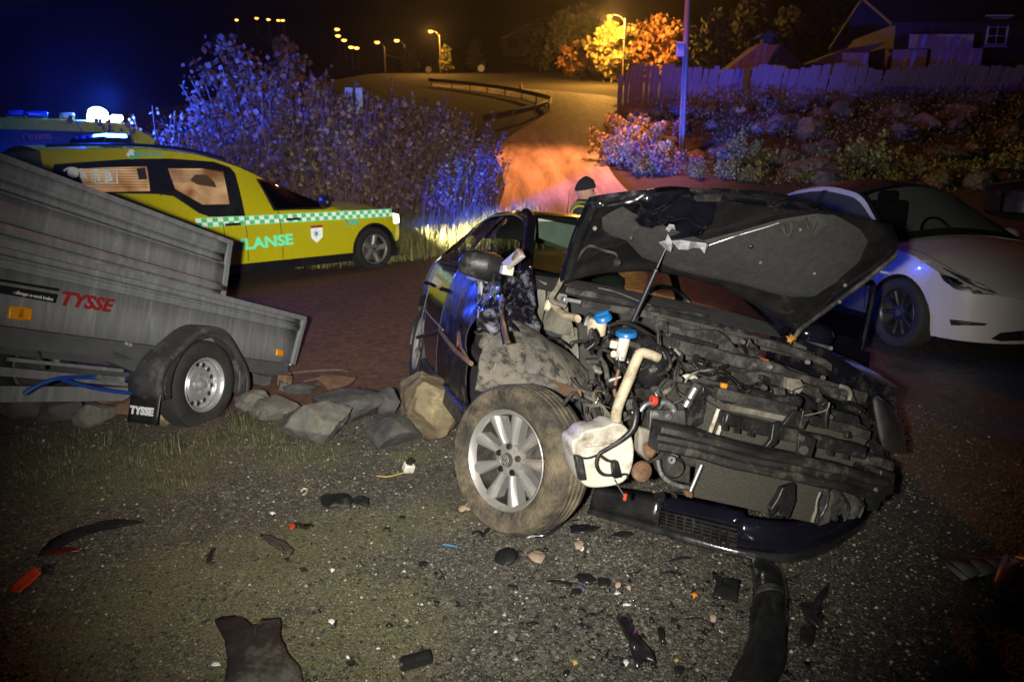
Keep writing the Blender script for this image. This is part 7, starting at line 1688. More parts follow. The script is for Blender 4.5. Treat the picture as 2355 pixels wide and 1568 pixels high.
xtube([(1378, 1046), (1395, 1058), (1412, 1062), (1420, 1070)], .57, .005, 'tank_hose', M['black']); xtube([(1335, 1052), (1352, 1053), (1375, 1045)], .56, .004, 'tank_hose', M['black'])
xpoly([(1322, 1048), (1340, 1050), (1350, 1105), (1333, 1106)], .565, .03, 'level_sensor', M['black'], .006); xpoly([(1408, 1062), (1422, 1060), (1432, 1098), (1412, 1102)], .57, .03, 'washer_pump', M['black'], .006)
xtube([(1412, 1102), (1424, 1122), (1434, 1138)], .57, .002, 'plug_wire', M['greym'], 5, 2); MB().lathe([(0, .012), (.007, .012), (.007, -.012), (0, -.012)], X_(1437, 1142, .57), 'z', 10).build('orange_plug', M['redp'], wrk)
# reservoirs with blue caps
r1 = X_(1432, 796, .34); MB().lathe([(.0, -.055), (.018, -.055), (.021, -.02), (.023, .012), (.022, .032), (0, .034)], r1, 'z', 20).build('reservoir', M['wplast'], wrk); MB().tube([r1 + Vector((.01, -.02, -.035)), r1 + Vector((.02, -.045, -.035))], .014, 12).build('reservoir_spout', M['wplast'], wrk, bevel=.003)
MB().box(r1 + Vector((.0, -.04, .0)), (.012, .03, .03)).build('reservoir_bracket', M['wplast'], wrk, bevel=.004)
c1 = X_(1440, 768, .35); tl = Euler((R_(14), R_(10), 0)).to_matrix(); MB().lathe([(0, .014), (.036, .012), (.041, .006), (.042, -.006), (.028, -.010)], c1, 'z', 28, rot=tl).build('blue_cap', M['bluecap'], wrk)
r0 = X_(1372, 742, .12); MB().lathe([(.0, -.05), (.038, -.05), (.042, .0), (.03, .02), (0, .02)], r0, 'z', 20, rot=tl).build('reservoir', M['cream'], wrk)
c0 = X_(1385, 731, .14); t2 = Euler((R_(30), R_(18), 0)).to_matrix(); mb = MB(); mb.lathe([(0, .016), (.030, .016), (.037, .010), (.040, -.006), (.028, -.010)], c0, 'z', 28, rot=t2); mb.box(c0 + t2 @ Vector((0, 0, .02)), (.012, .055, .01), t2); mb.build('blue_cap', M['bluecap'], wrk)
MB().tube([X_(1345, 748, .1), X_(1352, 728, .1), X_(1362, 730, .1), X_(1370, 752, .1)], .014, 8, True, 3).build('hose', M['black'], wrk)
# ---- bumper beam
bpx = [(1506, 1004), (1560, 1015), (1640, 1036), (1727, 1059), (1820, 1078), (1894, 1093), (1970, 1112), (2022, 1122)]
BP = [X_(u, v, .60 + .055 * math.sin(math.pi * i / 7)) for i, (u, v) in enumerate(bpx)]
t = MB(); t.tube(BP, .01, 3, False, 4); Q = [Vector(t.v[i]) for i in range(0, len(t.v), 3)]
prof = [(-.05, .05), (.015, .048), (.03, .036), (.032, .016), (.014, .008), (.014, -.010), (.034, -.018), (.032, -.042), (.018, -.05), (-.05, -.05)]
mb = MB()
for p in Q: mb.v += [tuple(p + Vector((a, 0, b))) for a, b in prof]
kp = len(prof)
for i in range(len(Q) - 1):
    for j in range(kp): mb.f.append((i * kp + j, i * kp + (j + 1) % kp, (i + 1) * kp + (j + 1) % kp, (i + 1) * kp + j))
mb.f += [tuple(range(kp)), tuple((len(Q) - 1) * kp + j for j in range(kp - 1, -1, -1))]
mb.warp(crump(.007, 7, 3)).build('bumper_beam', M['beam'], wrk, bevel=.003, smooth=30)
xpoly([(2026, 1080), (2060, 1088), (2054, 1138), (2020, 1142)], .60, .09, 'beam_end', M['black'], .006); MB().sphere(X_(2012, 1126, .63), .012, 8, 6).build('bolt', M['steel'], wrk)
xpoly([(1800, 1120), (1830, 1110), (1828, 1150), (1812, 1192), (1800, 1188), (1796, 1160), (1776, 1185), (1772, 1170), (1790, 1145)], .56, .03, 'hanging_bracket', M['black'], .004, .008, 5)
quad_px([(1895, 1122), (1995, 1135), (1990, 1190), (1872, 1205)], lambda u, v: .50 + .05 * math.sin(u * 9) * v - .04 * u, 0, 26, 14, .035, 13, 9) if False else None
MB().grid(lambda u, v: X_(lerp(lerp(1900, 1872, v), lerp(1995, 1985 - 30 * abs(math.sin(u * 14)), v), u), lerp(lerp(1122, 1135, u), lerp(1205, 1178 + 14 * math.sin(u * 17), u), v), .50 + .03 * math.sin(u * 9) * v), 26, 14).warp(crump(.025, 14, 9)).build('torn_arch_liner', M['dusty'], wrk, solid=.004, smooth=50)
for k, px in enumerate(([(1905, 1125), (1900, 1160), (1885, 1190)], [(1930, 1130), (1950, 1165), (1942, 1196)], [(1965, 1138), (1985, 1160), (1975, 1190)], [(1885, 1130), (1876, 1165), (1868, 1200)])): xtube(px, .53, .006, 'torn_strip', M['greym'] if k == 3 else M['black'], 6, 4, None, .004)
xpoly([(1992, 1050), (2030, 1052), (2060, 1062), (2058, 1085), (2010, 1085), (1990, 1070)], .50, .08, 'headlight_support', M['dusty'], .01, .01, 3)
# ---- left headlight
def hlp(u, v, b=0): return X_(u, v, lerp(.60, .37, (u - 2003) / 82) + b)
HLo = [(2010, 901), (2003, 921), (2006, 948), (2012, 975), (2022, 1034), (2050, 1044), (2085, 1046), (2083, 1010), (2072, 975), (2058, 948), (2040, 922)]
c = Vector((sum(p[0] for p in HLo) / 11, sum(p[1] for p in HLo) / 11)); V = [hlp(c.x + 4, c.y, .085)]; k = len(HLo); Fs = []
for r, b in ((.35, .082), (.65, .066), (.88, .034), (1.0, -.01), (.98, -.10)): V += [hlp(lerp(c.x, u, r), lerp(c.y, v, r), b - .05 * max(0, (u - c.x) / 40) * r) for u, v in HLo]
Fs = [(0, 1 + i, 1 + (i + 1) % k) for i in range(k)] + [(1 + r * k + i, 1 + (r + 1) * k + i, 1 + (r + 1) * k + (i + 1) % k, 1 + r * k + (i + 1) % k) for r in range(4) for i in range(k)]
hlo = MB().add(V, Fs).build('headlight', M['lens'], wrk, sub=2, smooth=80)
V = [hlp(lerp(c.x, u, .9), lerp(c.y, v, .9), -.06) for u, v in HLo]; MB().add(V, [tuple(range(k))]).build('headlight_housing', mat('headlight_housing', (.20, .20, .21), (.12, .12, .12), 9, .35, metal=.3), hlo)
for (u, v, r) in ((2030, 1012, .028), (2022, 960, .034)): MB().lathe([(0, -.03), (r * .6, -.02), (r, .01), (r * 1.08, .012)], hlp(u, v, -.01), 'x', 20).build('headlight_reflector', M['chrome'], hlo)
MB().tube([hlp(2033, 985, .04), hlp(2040, 1010, .04), hlp(2050, 1035, .0)], .003, 5, True, 3).build('headlight_seam', M['chrome'], hlo)
# orange leaf caught on the hinge
lf = X_(1818, 788, -.16); L_ = MB(); pts = []
for i in range(14): a = 2 * math.pi * i / 14; r = .03 * (1 if i % 2 == 0 else .62); pts.append((lf.x + .012 * math.sin(a * 2), lf.y + r * 1.2 * math.cos(a), lf.z + .015 + r * math.sin(a)))
lo = MB().add([(lf.x + .01, lf.y, lf.z + .015)] + pts, [(0, 1 + i, 1 + (i + 1) % 14) for i in range(14)]).build('leaf', mat('orange_leaf', (.45, .22, .04), (.35, .15, .03), 30, .6), None, solid=.001); lo.matrix_world = FC.m.copy(); tag(lo, 'orange autumn leaf lying at the left bonnet hinge of the wreck', 'leaf')
# ================================================================== DEBRIS ON THE GROUND
def gpt(u, v, dz=0.0): p = gnd(u, v); return Vector((p.x, p.y, p.z + dz))
def litter(px, name, label, cat, m, h=.012, curl=.0, seed=1, group=None, n=3, dz=.004, bevel=0, sm=40):
    P = []
    for i in range(len(px)):
        a, b = px[i], px[(i + 1) % len(px)]
        for k in range(n): P.append(gpt(lerp(a[0], b[0], k / n) + (rnd.uniform(-1.6, 1.6) if k else 0), lerp(a[1], b[1], k / n) + (rnd.uniform(-1.2, 1.2) if k else 0)))
    c = sum(P, Vector()) / len(P); V = []; R = 4; k = len(P); rad = max((p - c).length for p in P)
    V.append(c + Vector((0, 0, h + curl)))
    for r in range(1, R + 1):
        for p in P:
            q = c.lerp(p, r / R); d = (q - c).length / rad
            V.append(q + Vector((0, 0, h + curl * (1 - d * d) + .35 * h * noise.noise(q * 30 + Vector((seed, 0, 0))) + dz)))
    Fs = [(0, 1 + i, 1 + (i + 1) % k) for i in range(k)] + [(1 + r * k + i, 1 + (r + 1) * k + i, 1 + (r + 1) * k + (i + 1) % k, 1 + r * k + (i + 1) % k) for r in range(R - 1) for i in range(k)]
    V = [v - c for v in V]
    o = MB().add(V, Fs).build(name, m, None, solid=max(.003, h * .5), smooth=sm, bevel=bevel); o.location = c
    return tag(o, label, cat, group)
def litter_tube(px, r, name, label, cat, m, dz=.006, sub=4, group=None, n=7):
    P = [gpt(u, v, dz + (q[0] if q else 0)) for u, v, *q in px]; c = P[0].copy()
    o = MB().tube([p - c for p in P], r, n, True, sub).build(name, m, None, smooth=60); o.location = c; return tag(o, label, cat, group)

# bumper skin lying under the front of the wreck
bc = empty('bumper_cover', 'dark glossy front bumper skin lying on the asphalt under the wreck', 'bumper', gpt(1700, 1285))
bot = [(1352, 1186), (1452, 1216), (1572, 1252), (1690, 1286), (1780, 1300), (1850, 1294), (1920, 1266), (1980, 1216), (2026, 1140)]
BPs = [gpt(*p) - bc.location for p in bot]
t = MB(); t.tube(BPs, .01, 3, False, 6); Q = [Vector(t.v[i]) + Vector((0, 0, 0)) for i in range(0, len(t.v), 3)]; Q = [Vector((sum(t.v[i + j][a] for j in range(3)) / 3 for a in range(3))) for i in range(0, len(t.v), 3)]
def bumper_strip(prof, t0, t1, name, m, amp=.004):
    mb = MB(); n = len(Q); sel = [i for i in range(n) if t0 <= i / (n - 1) <= t1]
    for i in sel:
        d = Q[min(i + 1, n - 1)] - Q[max(i - 1, 0)]; d.z = 0; d.normalize(); out = Vector((d.y, -d.x, 0)); tt = i / (n - 1)
        k = .75 + .35 * math.sin(math.pi * min(1, tt * 1.05)); tw = -.02 * (1 - tt)
        for a, b in prof: mb.v.append(tuple(Q[i] + out * (a * 1.0) + Vector((0, 0, b * k + .004))))
    kp = len(prof)
    for i in range(len(sel) - 1):
        for j in range(kp - 1): mb.f.append((i * kp + j, i * kp + j + 1, (i + 1) * kp + j + 1, (i + 1) * kp + j))
    mb.warp(crump(amp, 5, 4)); return mb.build(name, m, bc, solid=.004, smooth=38)
bumper_strip([(-.06, .006), (-.01, .004), (.004, .018), (.0, .034), (-.012, .046)], 0, 1, 'lower_lip', M['gloss'])
bumper_strip([(-.012, .046), (-.004, .058), (.012, .064), (.016, .074), (.006, .082), (-.010, .088), (-.012, .112), (-.022, .138), (-.044, .156), (-.075, .160)], .36, 1, 'painted_skin', M['navyclean'])
bumper_strip([(-.012, .046), (-.02, .10), (-.045, .15), (-.09, .168)], 0, .20, 'painted_skin', M['gloss'], .01)
bumper_strip([(-.03, .044), (-.035, .12)], .18, .40, 'grille_backing', M['black'])
bumper_strip([(-.03, .118), (-.03, .135), (-.06, .16), (-.12, .168)], .18, .40, 'painted_skin', M['navyclean'])
for j in range(5): bumper_strip([(-.018, .05 + j * .016), (-.018, .055 + j * .016), (-.034, .056 + j * .016)], .18, .40, 'grille_slat', M['black'], .002)
for i in range(9):
    k = int((.19 + .02 * i + .01) * (len(Q) - 1)); p = Q[k]; MB().box(p + Vector((0, .022, .085)), (.006, .02, .075)).build('grille_rib', M['black'], bc)
hump = MB(); hp0 = gpt(1716, 1240) - bc.location
hump.prism([gpt(u, v, z) - bc.location + Vector((0, .07, 0)) for u, v, z in ((1672, 1285, .13), (1690, 1285, .175), (1738, 1292, .175), (1762, 1298, .13))], (0, -.03, 0)).build('plate_mount', M['navyclean'], bc, bevel=.008)
cl = MB()
for i, (u, z) in enumerate(((1520, .15), (1560, .155), (1610, .16), (1660, .16), (1790, .15), (1830, .16))):
    p = gpt(u, 1240 if u < 1700 else 1280) - bc.location; cl.box(p + Vector((.01, .10, z)), (.05, .05, .03), Euler((.2, .1 * i, .3)).to_matrix())
cl.build('torn_clips', M['black'], bc, bevel=.003)['kind'] = 'stuff'

# long trim strip in the foreground
st = empty('trim_strip', 'long black curved wheel arch trim strip pointing at the camera', 'trim strip', gpt(1760, 1430))
L0 = [(1725, 1296), (1728, 1340), (1728, 1390), (1722, 1440), (1716, 1490), (1690, 1548), (1640, 1620)]; R0 = [(1762, 1292), (1800, 1330), (1808, 1390), (1808, 1440), (1806, 1490), (1800, 1545), (1760, 1640)]
LA = [gpt(*p) - st.location for p in L0]; RA = [gpt(*p) - st.location for p in R0]
def stf(u, v):
    a = cat(LA, u).lerp(cat(RA, u), v); return a + Vector((0, 0, .012 + .035 * math.sin(math.pi * v) ** .7 * (.6 + .4 * math.sin(u * 5)) + .03 * sst(.0, .4, u) * (1 - sst(.5, 1, u))))
MB().grid(stf, 40, 10).warp(crump(.006, 9, 5)).build('strip_shell', M['gloss'], st, solid=.004, smooth=60)
MB().grid(lambda u, v: stf(lerp(.30, .36, u), lerp(.1, .9, v)) + Vector((0, 0, .006)), 5, 10).build('strip_flange', M['black'], st, solid=.003)
MB().grid(lambda u, v: stf(lerp(.9, .98, u), lerp(.2, .8, v)) + Vector((0, 0, .008)), 5, 8).build('strip_flange', M['dusty'], st, solid=.003)
# big black fragment bottom left
fr = litter([(496, 1450), (512, 1439), (540, 1440), (565, 1452), (580, 1470), (598, 1463), (602, 1452), (645, 1450), (648, 1470), (646, 1492), (662, 1530), (690, 1556), (700, 1590), (520, 1600), (526, 1545), (520, 1500)], 'liner_fragment', 'large torn black arch liner fragment at the bottom left of centre', 'car fragment', mat('dark_brown_black_plastic', (.016, .012, .010), (.028, .022, .019), 8, .55, .75, bump=.3, dirt=(.10, .09, .075), dscale=7, damt=.28), .02, .03, 3)
litter([(95, 1282), (120, 1252), (180, 1225), (250, 1207), (330, 1204), (326, 1211), (250, 1216), (190, 1234), (140, 1258), (112, 1284)], 'curved_trim', 'thin curved black trim strip on the dark left verge', 'trim strip', M['trim'], .02, .0, 5, n=4)
litter([(88, 1284), (150, 1270), (196, 1272), (160, 1282), (92, 1288)], 'red_fragment', 'dark red plastic fragment beside the curved black trim', 'car fragment', M['darkred'], .012, .01, 6)
rp_ = litter([(24, 1368), (34, 1350), (82, 1309), (97, 1328), (72, 1352), (50, 1370)], 'orange_plate', 'bright orange red plastic plate at the far left edge', 'car fragment', M['oredge'], .012, .004, 7)
litter([(96, 1306), (128, 1304), (124, 1326), (96, 1330)], 'lens_fragment', 'clear lens fragment beside the orange red plate', 'car fragment', M['glassl'], .008, .01, 8)
litter([(600, 1240), (622, 1246), (668, 1272), (676, 1280), (664, 1294), (646, 1280), (616, 1262)], 'black_wedge', 'dark wedge shaped plastic piece on the mossy gravel', 'car fragment', mat('brown_black_plastic', (.045, .035, .028), (.07, .055, .045), 9, .6), .02, .014, 9)
litter([(474, 1300), (490, 1266), (497, 1268), (484, 1302)], 'black_stick', 'short black plastic rod on the moss left of the wedge', 'car fragment', M['trim'], .012, 0, 10)
for px, lab in (([(738, 1160), (750, 1153), (800, 1158), (812, 1166), (806, 1180), (760, 1186), (740, 1176)], 'black ribbed plastic block lying between the trailer wheel and the wreck'), ([(812, 1165), (845, 1166), (848, 1180), (815, 1178)], 'smaller black lump right beside the ribbed plastic block')):
    litter(px, 'black_block', lab, 'car fragment', M['black'], .03, .02, len(lab), bevel=.004)
WSH = mat('white_shard_plastic', (.75, .75, .72), (.6, .6, .58), 20, .35)
G = 'pale shards scattered on the gravel'
for i, (u, v, w, h, mm, lab) in enumerate([(627, 1186, 15, 7, WSH, 'white chip right of the mossy patch'), (650, 1254, 12, 7, WSH, 'cream chip just above the dark wedge piece'), (765, 1318, 18, 12, WSH, 'bright white chip in the middle of the moss'), (700, 1318, 22, 12, M['glassl'], 'clear lens chip left of the bright white chip'), (735, 1414, 10, 16, M['glassl'], 'glassy sliver standing above the big black fragment'), (764, 1436, 18, 12, WSH, 'white sliver right of the glassy sliver'), (497, 1536, 22, 14, WSH, 'bright chip left of the big black fragment'), (806, 1532, 34, 14, M['glassl'], 'curved clear shard right of the big black fragment'), (800, 1520, 12, 9, WSH, 'white knob on the curved clear shard'), (1021, 1335, 10, 5, WSH, 'tiny white flake below the front wheel'), (1338, 1268, 14, 12, WSH, 'pale shard right of the tan stone chip'), (660, 1292, 12, 8, M['glassl'], 'clear chip below the dark wedge'), (1295, 1382, 22, 8, M['glassl'], 'clear shard in the black splinters'), (1440, 1530, 16, 18, WSH, 'white chip near the bottom right of centre'), (970, 1398, 8, 4, WSH, 'small white flake on open gravel'), (520, 1440, 26, 8, M['glassl'], 'flat clear shard left of the fragment top'), (930, 1322, 10, 5, WSH, 'thin pale curl on open gravel'), (1140, 1462, 9, 4, WSH, 'tiny pale flake near the bottom centre'), (1420, 1372, 20, 6, WSH, 'long bright sliver right of the black splinters'), (1440, 1398, 24, 7, WSH, 'curved bright sliver below the long one'), (870, 1500, 9, 5, WSH, 'tiny flake above the black tube'), (640, 1516, 12, 6, WSH, 'flake on the big black fragment'), (1150, 1580, 12, 5, WSH, 'flake at the bottom edge')]):
    rr = random.Random(i); n = rr.randint(4, 6); px = [(u + w / 2 * math.cos(2 * math.pi * k / n + .4) * rr.uniform(.6, 1.2), v + h / 2 * math.sin(2 * math.pi * k / n + .4) * rr.uniform(.6, 1.2)) for k in range(n)]
    litter(px, 'shard', lab, 'shard', mm, .009, .006, i, G, 2, sm=20)
# red tipped clear shard
litter([(676, 1206), (684, 1212), (700, 1220), (718, 1214), (720, 1218), (702, 1226), (680, 1222)], 'lamp_shard', 'clear lamp shard with an orange tip on the moss', 'shard', M['glassl'], .012, .01, 4); litter([(664, 1214), (672, 1210), (680, 1216), (672, 1224)], 'lamp_shard', 'small orange lamp chip touching the clear shard', 'shard', M['oredge'], .01, .004, 5)
# black bits
G2 = 'black plastic splinters on the asphalt'
bits = [(1290, 1352, 60, 12, 'long thin black splinter crossing the pale shard'), (1345, 1338, 55, 26, 'largest black splinter right of the front wheel'), (1322, 1372, 26, 22, 'bluish black chip under the long splinter'), (1385, 1350, 40, 26, 'black splinter between the large splinter and the grille'), (1360, 1425, 30, 8, 'narrow black chip left of the bright slivers'), (1180, 1362, 34, 9, 'narrow black splinter on open gravel'), (1555, 1330, 26, 10, 'black chip left of the dark plastic bracket'), (895, 1448, 16, 10, 'tiny black chip in the moss near the bottom'), (925, 1198, 14, 12, 'pointed black chip left of the front wheel'), (975, 1306, 22, 16, 'black knob of plastic below the front wheel'), (890, 1225, 20, 8, 'flat black chip left of the wheel cable'), (1018, 1338, 14, 10, 'small black chip on open gravel'), (1220, 1448, 34, 9, 'curved black splinter at the bottom centre'), (1300, 1560, 14, 18, 'black chip at the bottom edge centre'), (1062, 1590, 24, 14, 'black chip cut by the bottom edge'), (1430, 1240, 60, 16, 'black slab under the torn bumper end'), (1340, 1225, 70, 22, 'black lump behind the front wheel'), (1560, 1296, 70, 6, 'thin dark rod under the bumper grille'), (1610, 1440, 60, 6, 'dark thin rod crossing a pale stone'), (1520, 1470, 22, 40, 'upright dark strip in the asphalt splinters'), (1700, 1420, 22, 10, 'black flake left of the long trim strip'), (1095, 1235, 26, 12, 'black plug at the end of the wheel cable'), (1060, 1100, 50, 24, 'dark lump in the shadow left of the front wheel'), (1560, 1555, 30, 26, 'dark chip near the bottom left of the trim strip'), (1875, 1430, 36, 40, 'upper leaf of the broken black bracket right of the strip')]
for i, (u, v, w, h, lab) in enumerate(bits):
    rr = random.Random(i + 50); n = rr.randint(5, 8); a0 = rr.uniform(-.3, .3); px = []
    for k in range(n):
        a = 2 * math.pi * k / n; dx, dy = w / 2 * math.cos(a) * rr.uniform(.55, 1.15), h / 2 * math.sin(a) * rr.uniform(.55, 1.15); px.append((u + dx - dy * a0, v + dy + dx * a0))
    litter(px, 'splinter', lab, 'car fragment', [M['black'], M['gloss'], M['trim']][i % 3], .012, .012, i, G2, 2)
litter([(1415, 1445), (1430, 1420), (1440, 1424), (1428, 1450), (1446, 1480), (1470, 1500), (1500, 1530), (1506, 1548), (1480, 1540), (1462, 1560), (1450, 1530), (1440, 1500)], 'torn_plastic', 'long torn black plastic with a hooked end near the bottom right', 'car fragment', M['gloss'], .02, .03, 8, G2, 3)
litter([(1640, 1342), (1652, 1325), (1662, 1334), (1668, 1346), (1700, 1350), (1694, 1395), (1655, 1390), (1636, 1384), (1646, 1362)], 'dark_bracket', 'dark plastic bracket left of the long trim strip', 'car fragment', M['gloss'], .02, .014, 12, G2)
litter([(1835, 1408), (1852, 1398), (1888, 1418), (1884, 1432), (1862, 1428), (1890, 1456), (1880, 1462), (1850, 1440)], 'broken_bracket', 'broken grey black bracket right of the long trim strip', 'car fragment', M['black'], .02, .02, 13, G2)
litter([(1838, 1462), (1862, 1444), (1872, 1462), (1866, 1496), (1848, 1502), (1836, 1490)], 'broken_bracket', 'lower black piece beneath the broken bracket', 'car fragment', M['black'], .02, .01, 14, G2)
litter([(1862, 1406), (1885, 1372), (1905, 1350), (1896, 1385), (1880, 1408)], 'plastic_splinter', 'black blade shaped splinter above the broken bracket', 'car fragment', M['trim'], .012, .012, 15, G2)
# grey louvred grille piece
LOUV = mat('grey_louvre', (.15, .15, .16), (.11, .11, .115), 9, .5)
gl_ = empty('grille_piece', 'grey louvred grille piece lying on the asphalt at the right', 'grille', gpt(2240, 1320))
for i in range(5):
    u0 = 2160 + i * 38; q = [(u0, 1285 + i * 2), (u0 + 62, 1306 + i * 2), (u0 + 92, 1338 - 4 * i), (u0 + 52, 1340 - 5 * i), (u0 + 20, 1312)]
    P = [gpt(a, b, .012 + .03 * (j in (1, 2)) + .006 * i) - gl_.location for j, (a, b) in enumerate(q)]; MB().add(P, [tuple(range(5))]).build('louvre', LOUV, gl_, solid=.004)
MB().tube([gpt(2152, 1280, .02) - gl_.location, gpt(2230, 1344, .02) - gl_.location, gpt(2345, 1310, .02) - gl_.location], .006, 6).build('grille_frame', M['black'], gl_)
litter([(2264, 1392), (2300, 1322), (2318, 1312), (2322, 1350), (2360, 1358), (2420, 1370), (2420, 1436), (2330, 1424)], 'black_shell', 'large black shell piece at the right edge of the foreground', 'car fragment', M['trim'], .05, .06, 17)
# cap, stones, tube, leaf, wires
cp = empty('round_lid', 'round black plastic cap lying below the front wheel', 'cap', gpt(1165, 1286)); MB().lathe([(0, .034), (.03, .033), (.042, .026), (.047, .012), (.047, 0)], (0, 0, 0), 'z', 28, rot=Euler((.35, -.1, 0)).to_matrix()).build('cap_shell', M['gloss'], cp); MB().lathe([(.047, .010), (.053, .008), (.053, -.002), (.047, 0)], (0, 0, .004), 'z', 28, rot=Euler((.35, -.1, 0)).to_matrix()).build('cap_rim', M['black'], cp)
TAN = mat('tan_stone', (.34, .25, .17), (.26, .19, .13), 30, .85, bump=.4, bscale=90)
for i, (u, v, w, h, lab) in enumerate([(1236, 1290, 44, 32, 'tan angular stone chip right of the black cap'), (1070, 1180, 34, 14, 'flat tan stone chip left of the front wheel'), (1330, 1263, 28, 24, 'pinkish stone chip under the bumper end'), (1420, 1358, 14, 14, 'small reddish stone among the splinters'), (1638, 1434, 20, 18, 'pale stone beside the thin rod'), (1445, 1364, 12, 10, 'small tan stone right of the reddish stone'), (935, 1440, 10, 8, 'tiny tan pebble in the moss')]):
    rr = random.Random(i + 9); n = 6; px = [(u + w / 2 * math.cos(2 * math.pi * k / n) * rr.uniform(.7, 1.1), v + h / 2 * math.sin(2 * math.pi * k / n) * rr.uniform(.7, 1.1)) for k in range(n)]
    litter(px, 'stone_chip', lab, 'stone', TAN, .016, .012, i, 'tan stone chips on the ground', 2, sm=25)
tb = empty('black_tube', 'short black plastic tube lying near the bottom centre', 'tube', gpt(957, 1532)); MB().tube([(-.045, -.02, .026), (.045, .02, .026)], .025, 18).build('tube_shell', M['gloss'], tb, bevel=.003); MB().tube([(-.05, -.022, .026), (-.044, -.02, .026)], .019, 16).build('tube_bore', M['black'], tb)
for u, v, w, m_, lab in ((1322, 1530, 16, mat('yellow_leaf', (.5, .36, .06), None, 9, .6), 'small yellow leaf at the bottom centre'), (1596, 1374, 17, M['orange'], 'orange leaf left of the dark bracket'), (1555, 1525, 12, mat('yellow_leaf_b', (.4, .32, .05), None, 9, .6), 'small yellow scrap near the long trim strip')):
    px = [(u + w / 2 * math.cos(k * .628) * (1 if k % 2 else .6), v + w / 2.2 * math.sin(k * .628) * (1 if k % 2 else .6)) for k in range(10)]; litter(px, 'leaf', lab, 'leaf', m_, .006, .008, int(u), None, 1)
litter([(1446, 1462), (1452, 1456), (1462, 1460), (1458, 1470)], 'magenta_chip', 'small magenta plastic chip among the black splinters', 'shard', mat('magenta_plastic', (.45, .02, .5), None, 9, .3), .008, .004, 3)
litter([(1330, 1350), (1346, 1364), (1340, 1368), (1326, 1356)], 'blue_chip', 'slate blue chip on the long splinter', 'shard', mat('slate_blue_plastic', (.08, .11, .2), None, 9, .4), .012, .004, 3)
litter_tube([(1018, 1254), (1036, 1256), (1052, 1260)], .003, 'blue_thread', 'thin bright blue thread on the gravel', 'thread', mat('bright_blue_thread', (.02, .25, .5), None, 9, .6))
litter_tube([(1108, 1240, .01), (1130, 1226, .03), (1160, 1222, .04), (1190, 1234, .02), (1230, 1240, .012), (1262, 1238, .02), (1290, 1222, .03)], .008, 'wheel_cable', 'black brake cable lying under the steered front wheel', 'cable', M['gloss'])
litter([(1208, 1232), (1226, 1230), (1230, 1242), (1212, 1244)], 'cable_clip', 'grey metal clip on the cable under the wheel', 'clip', M['alu'], .012, .006, 3)
litter_tube([(866, 1096), (890, 1098), (916, 1092), (932, 1088)], .003, 'yellow_wire', 'thin yellow wire beside the small white socket', 'wire', mat('yellow_wire', (.5, .35, .03), None, 9, .5))
sc_ = empty('lamp_socket', 'small white and black lamp socket on the gravel left of the wheel', 'socket', gpt(940, 1086)); MB().box((0, 0, .03), (.06, .05, .05), Euler((.3, .2, .5)).to_matrix()).build('socket_body', M['wplast'], sc_, bevel=.008); MB().tube([(0, 0, .045), (.015, 0, .075)], .02, 12).build('socket_base', M['black'], sc_)
litter_tube([(885, 1440), (893, 1433), (899, 1436), (898, 1444)], .006, 'pale_hook', 'pale curled plastic hook on the gravel', 'hook', M['wplast']) if False else litter_tube([(693, 1131), (698, 1126), (706, 1127), (703, 1136), (696, 1140)], .005, 'pale_hook', 'pale curled plastic hook on the gravel', 'hook', M['cream'])
litter_tube([(268, 1480), (272, 1500), (295, 1520), (300, 1545)], .004, 'twig', 'curved dark twig in the grass at the bottom left', 'twig', BARK)
litter_tube([(505, 1272), (540, 1252), (560, 1262)], .004, 'twig', 'small twig in front of the dark wedge', 'twig', BARK)
# twigs on the earth mound behind the rocks
for i, px in enumerate([[(640, 870), (700, 862), (770, 858), (800, 862)], [(655, 900), (720, 880), (790, 872)], [(690, 905), (740, 890), (790, 885)]]):
    litter_tube(px, .01, 'branch', ['thin dry branch on the earth behind the rocks', 'middle dry branch behind the rocks', 'lowest dry branch touching the pointed rock'][i], 'branch', BARK, .03)

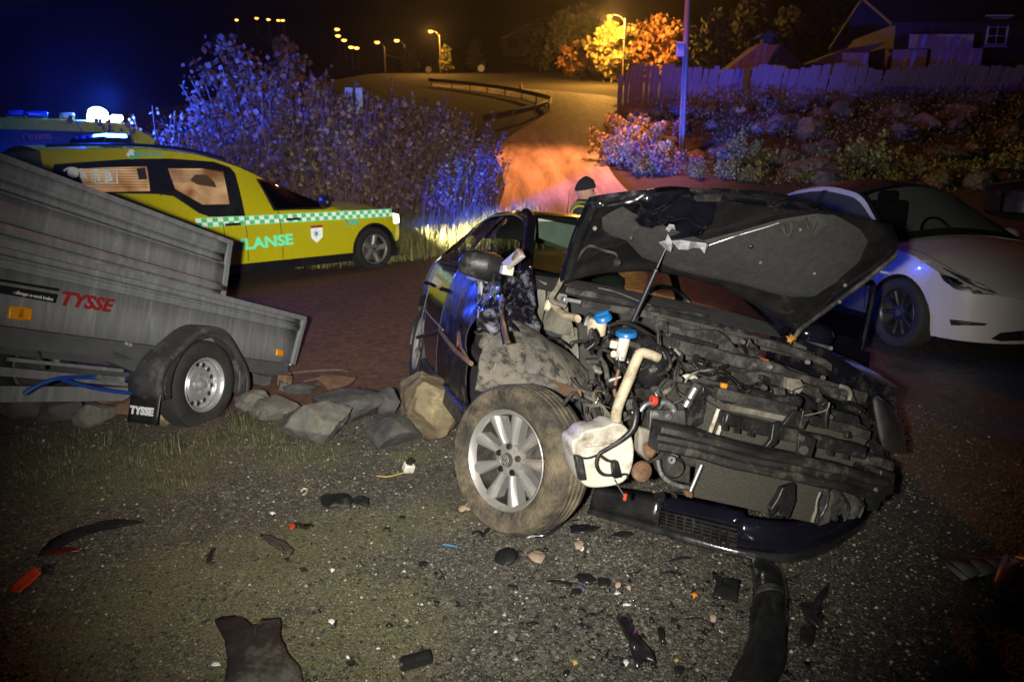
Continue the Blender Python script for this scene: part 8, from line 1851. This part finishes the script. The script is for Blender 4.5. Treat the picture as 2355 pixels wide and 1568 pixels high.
# crumbs of glass and plastic strewn round the wreck
TET_V = [(1, 0, 0), (-.6, .8, 0), (-.5, -.7, .1), (.1, 0, .7)]; TET_F = [(0, 1, 3), (1, 2, 3), (2, 0, 3), (0, 2, 1)]
for nm, cnt, s0, s1, mm, lab in (('glass_crumbs', 500, .002, .006, mat('glass_crumbs', (.55, .57, .56), (.7, .7, .7), 30, .08, .2, coat=1), 'tiny glittering glass crumbs strewn over the gravel'), ('plastic_crumbs', 900, .003, .014, M['gloss'], 'tiny black plastic crumbs strewn over the gravel')):
    T = []
    for i in range(cnt):
        X = rnd.gauss(.25, .75); Y = 1.35 + abs(rnd.gauss(.75, .55))
        s = rnd.uniform(s0, s1) * rnd.uniform(.5, 1)
        T.append(xf((X, Y, gz(X, Y) + s * .5), s * rnd.uniform(.6, 2), s, s * rnd.uniform(.4, 1), Euler((rnd.uniform(-.8, .8), rnd.uniform(-.8, .8), rnd.uniform(0, 6.3)))))
    if nm == 'plastic_crumbs':
        for i in range(260):
            X = rnd.gauss(.65, .5); Y = rnd.gauss(2.05, .33); s = rnd.uniform(.012, .034) * rnd.uniform(.4, 1)
            T.append(xf((X, Y, gz(X, Y) + s * .25), s * rnd.uniform(.5, 2), s * .7, s * rnd.uniform(.15, .5), Euler((rnd.uniform(-.5, .5), rnd.uniform(-.5, .5), rnd.uniform(0, 6.3)))))
    scatter(nm, TET_V, TET_F, T, mm, lab)

# ================================================================== HAZE
hz = MB().box((0, 0, 0), (1, 1, 1)).build('haze', M['black'], None, smooth=0)
hm = bpy.data.materials.new('thin_night_haze'); hm.use_nodes = True; hm.node_tree.nodes.clear()
ho = N(hm.node_tree, 'ShaderNodeOutputMaterial'); hv = N(hm.node_tree, 'ShaderNodeVolumePrincipled')
hv.inputs['Color'].default_value = (.85, .88, .92, 1); hv.inputs['Density'].default_value = .0003; hv.inputs['Anisotropy'].default_value = .75
hm.node_tree.links.new(hv.outputs[0], ho.inputs['Volume']); hz.data.materials.clear(); hz.data.materials.append(hm)
hz.location = (-100, 450, 150); hz.scale = (1500, 1000, 310)
tag(hz, 'thin night haze glowing round the lamps', None, None, 'stuff')
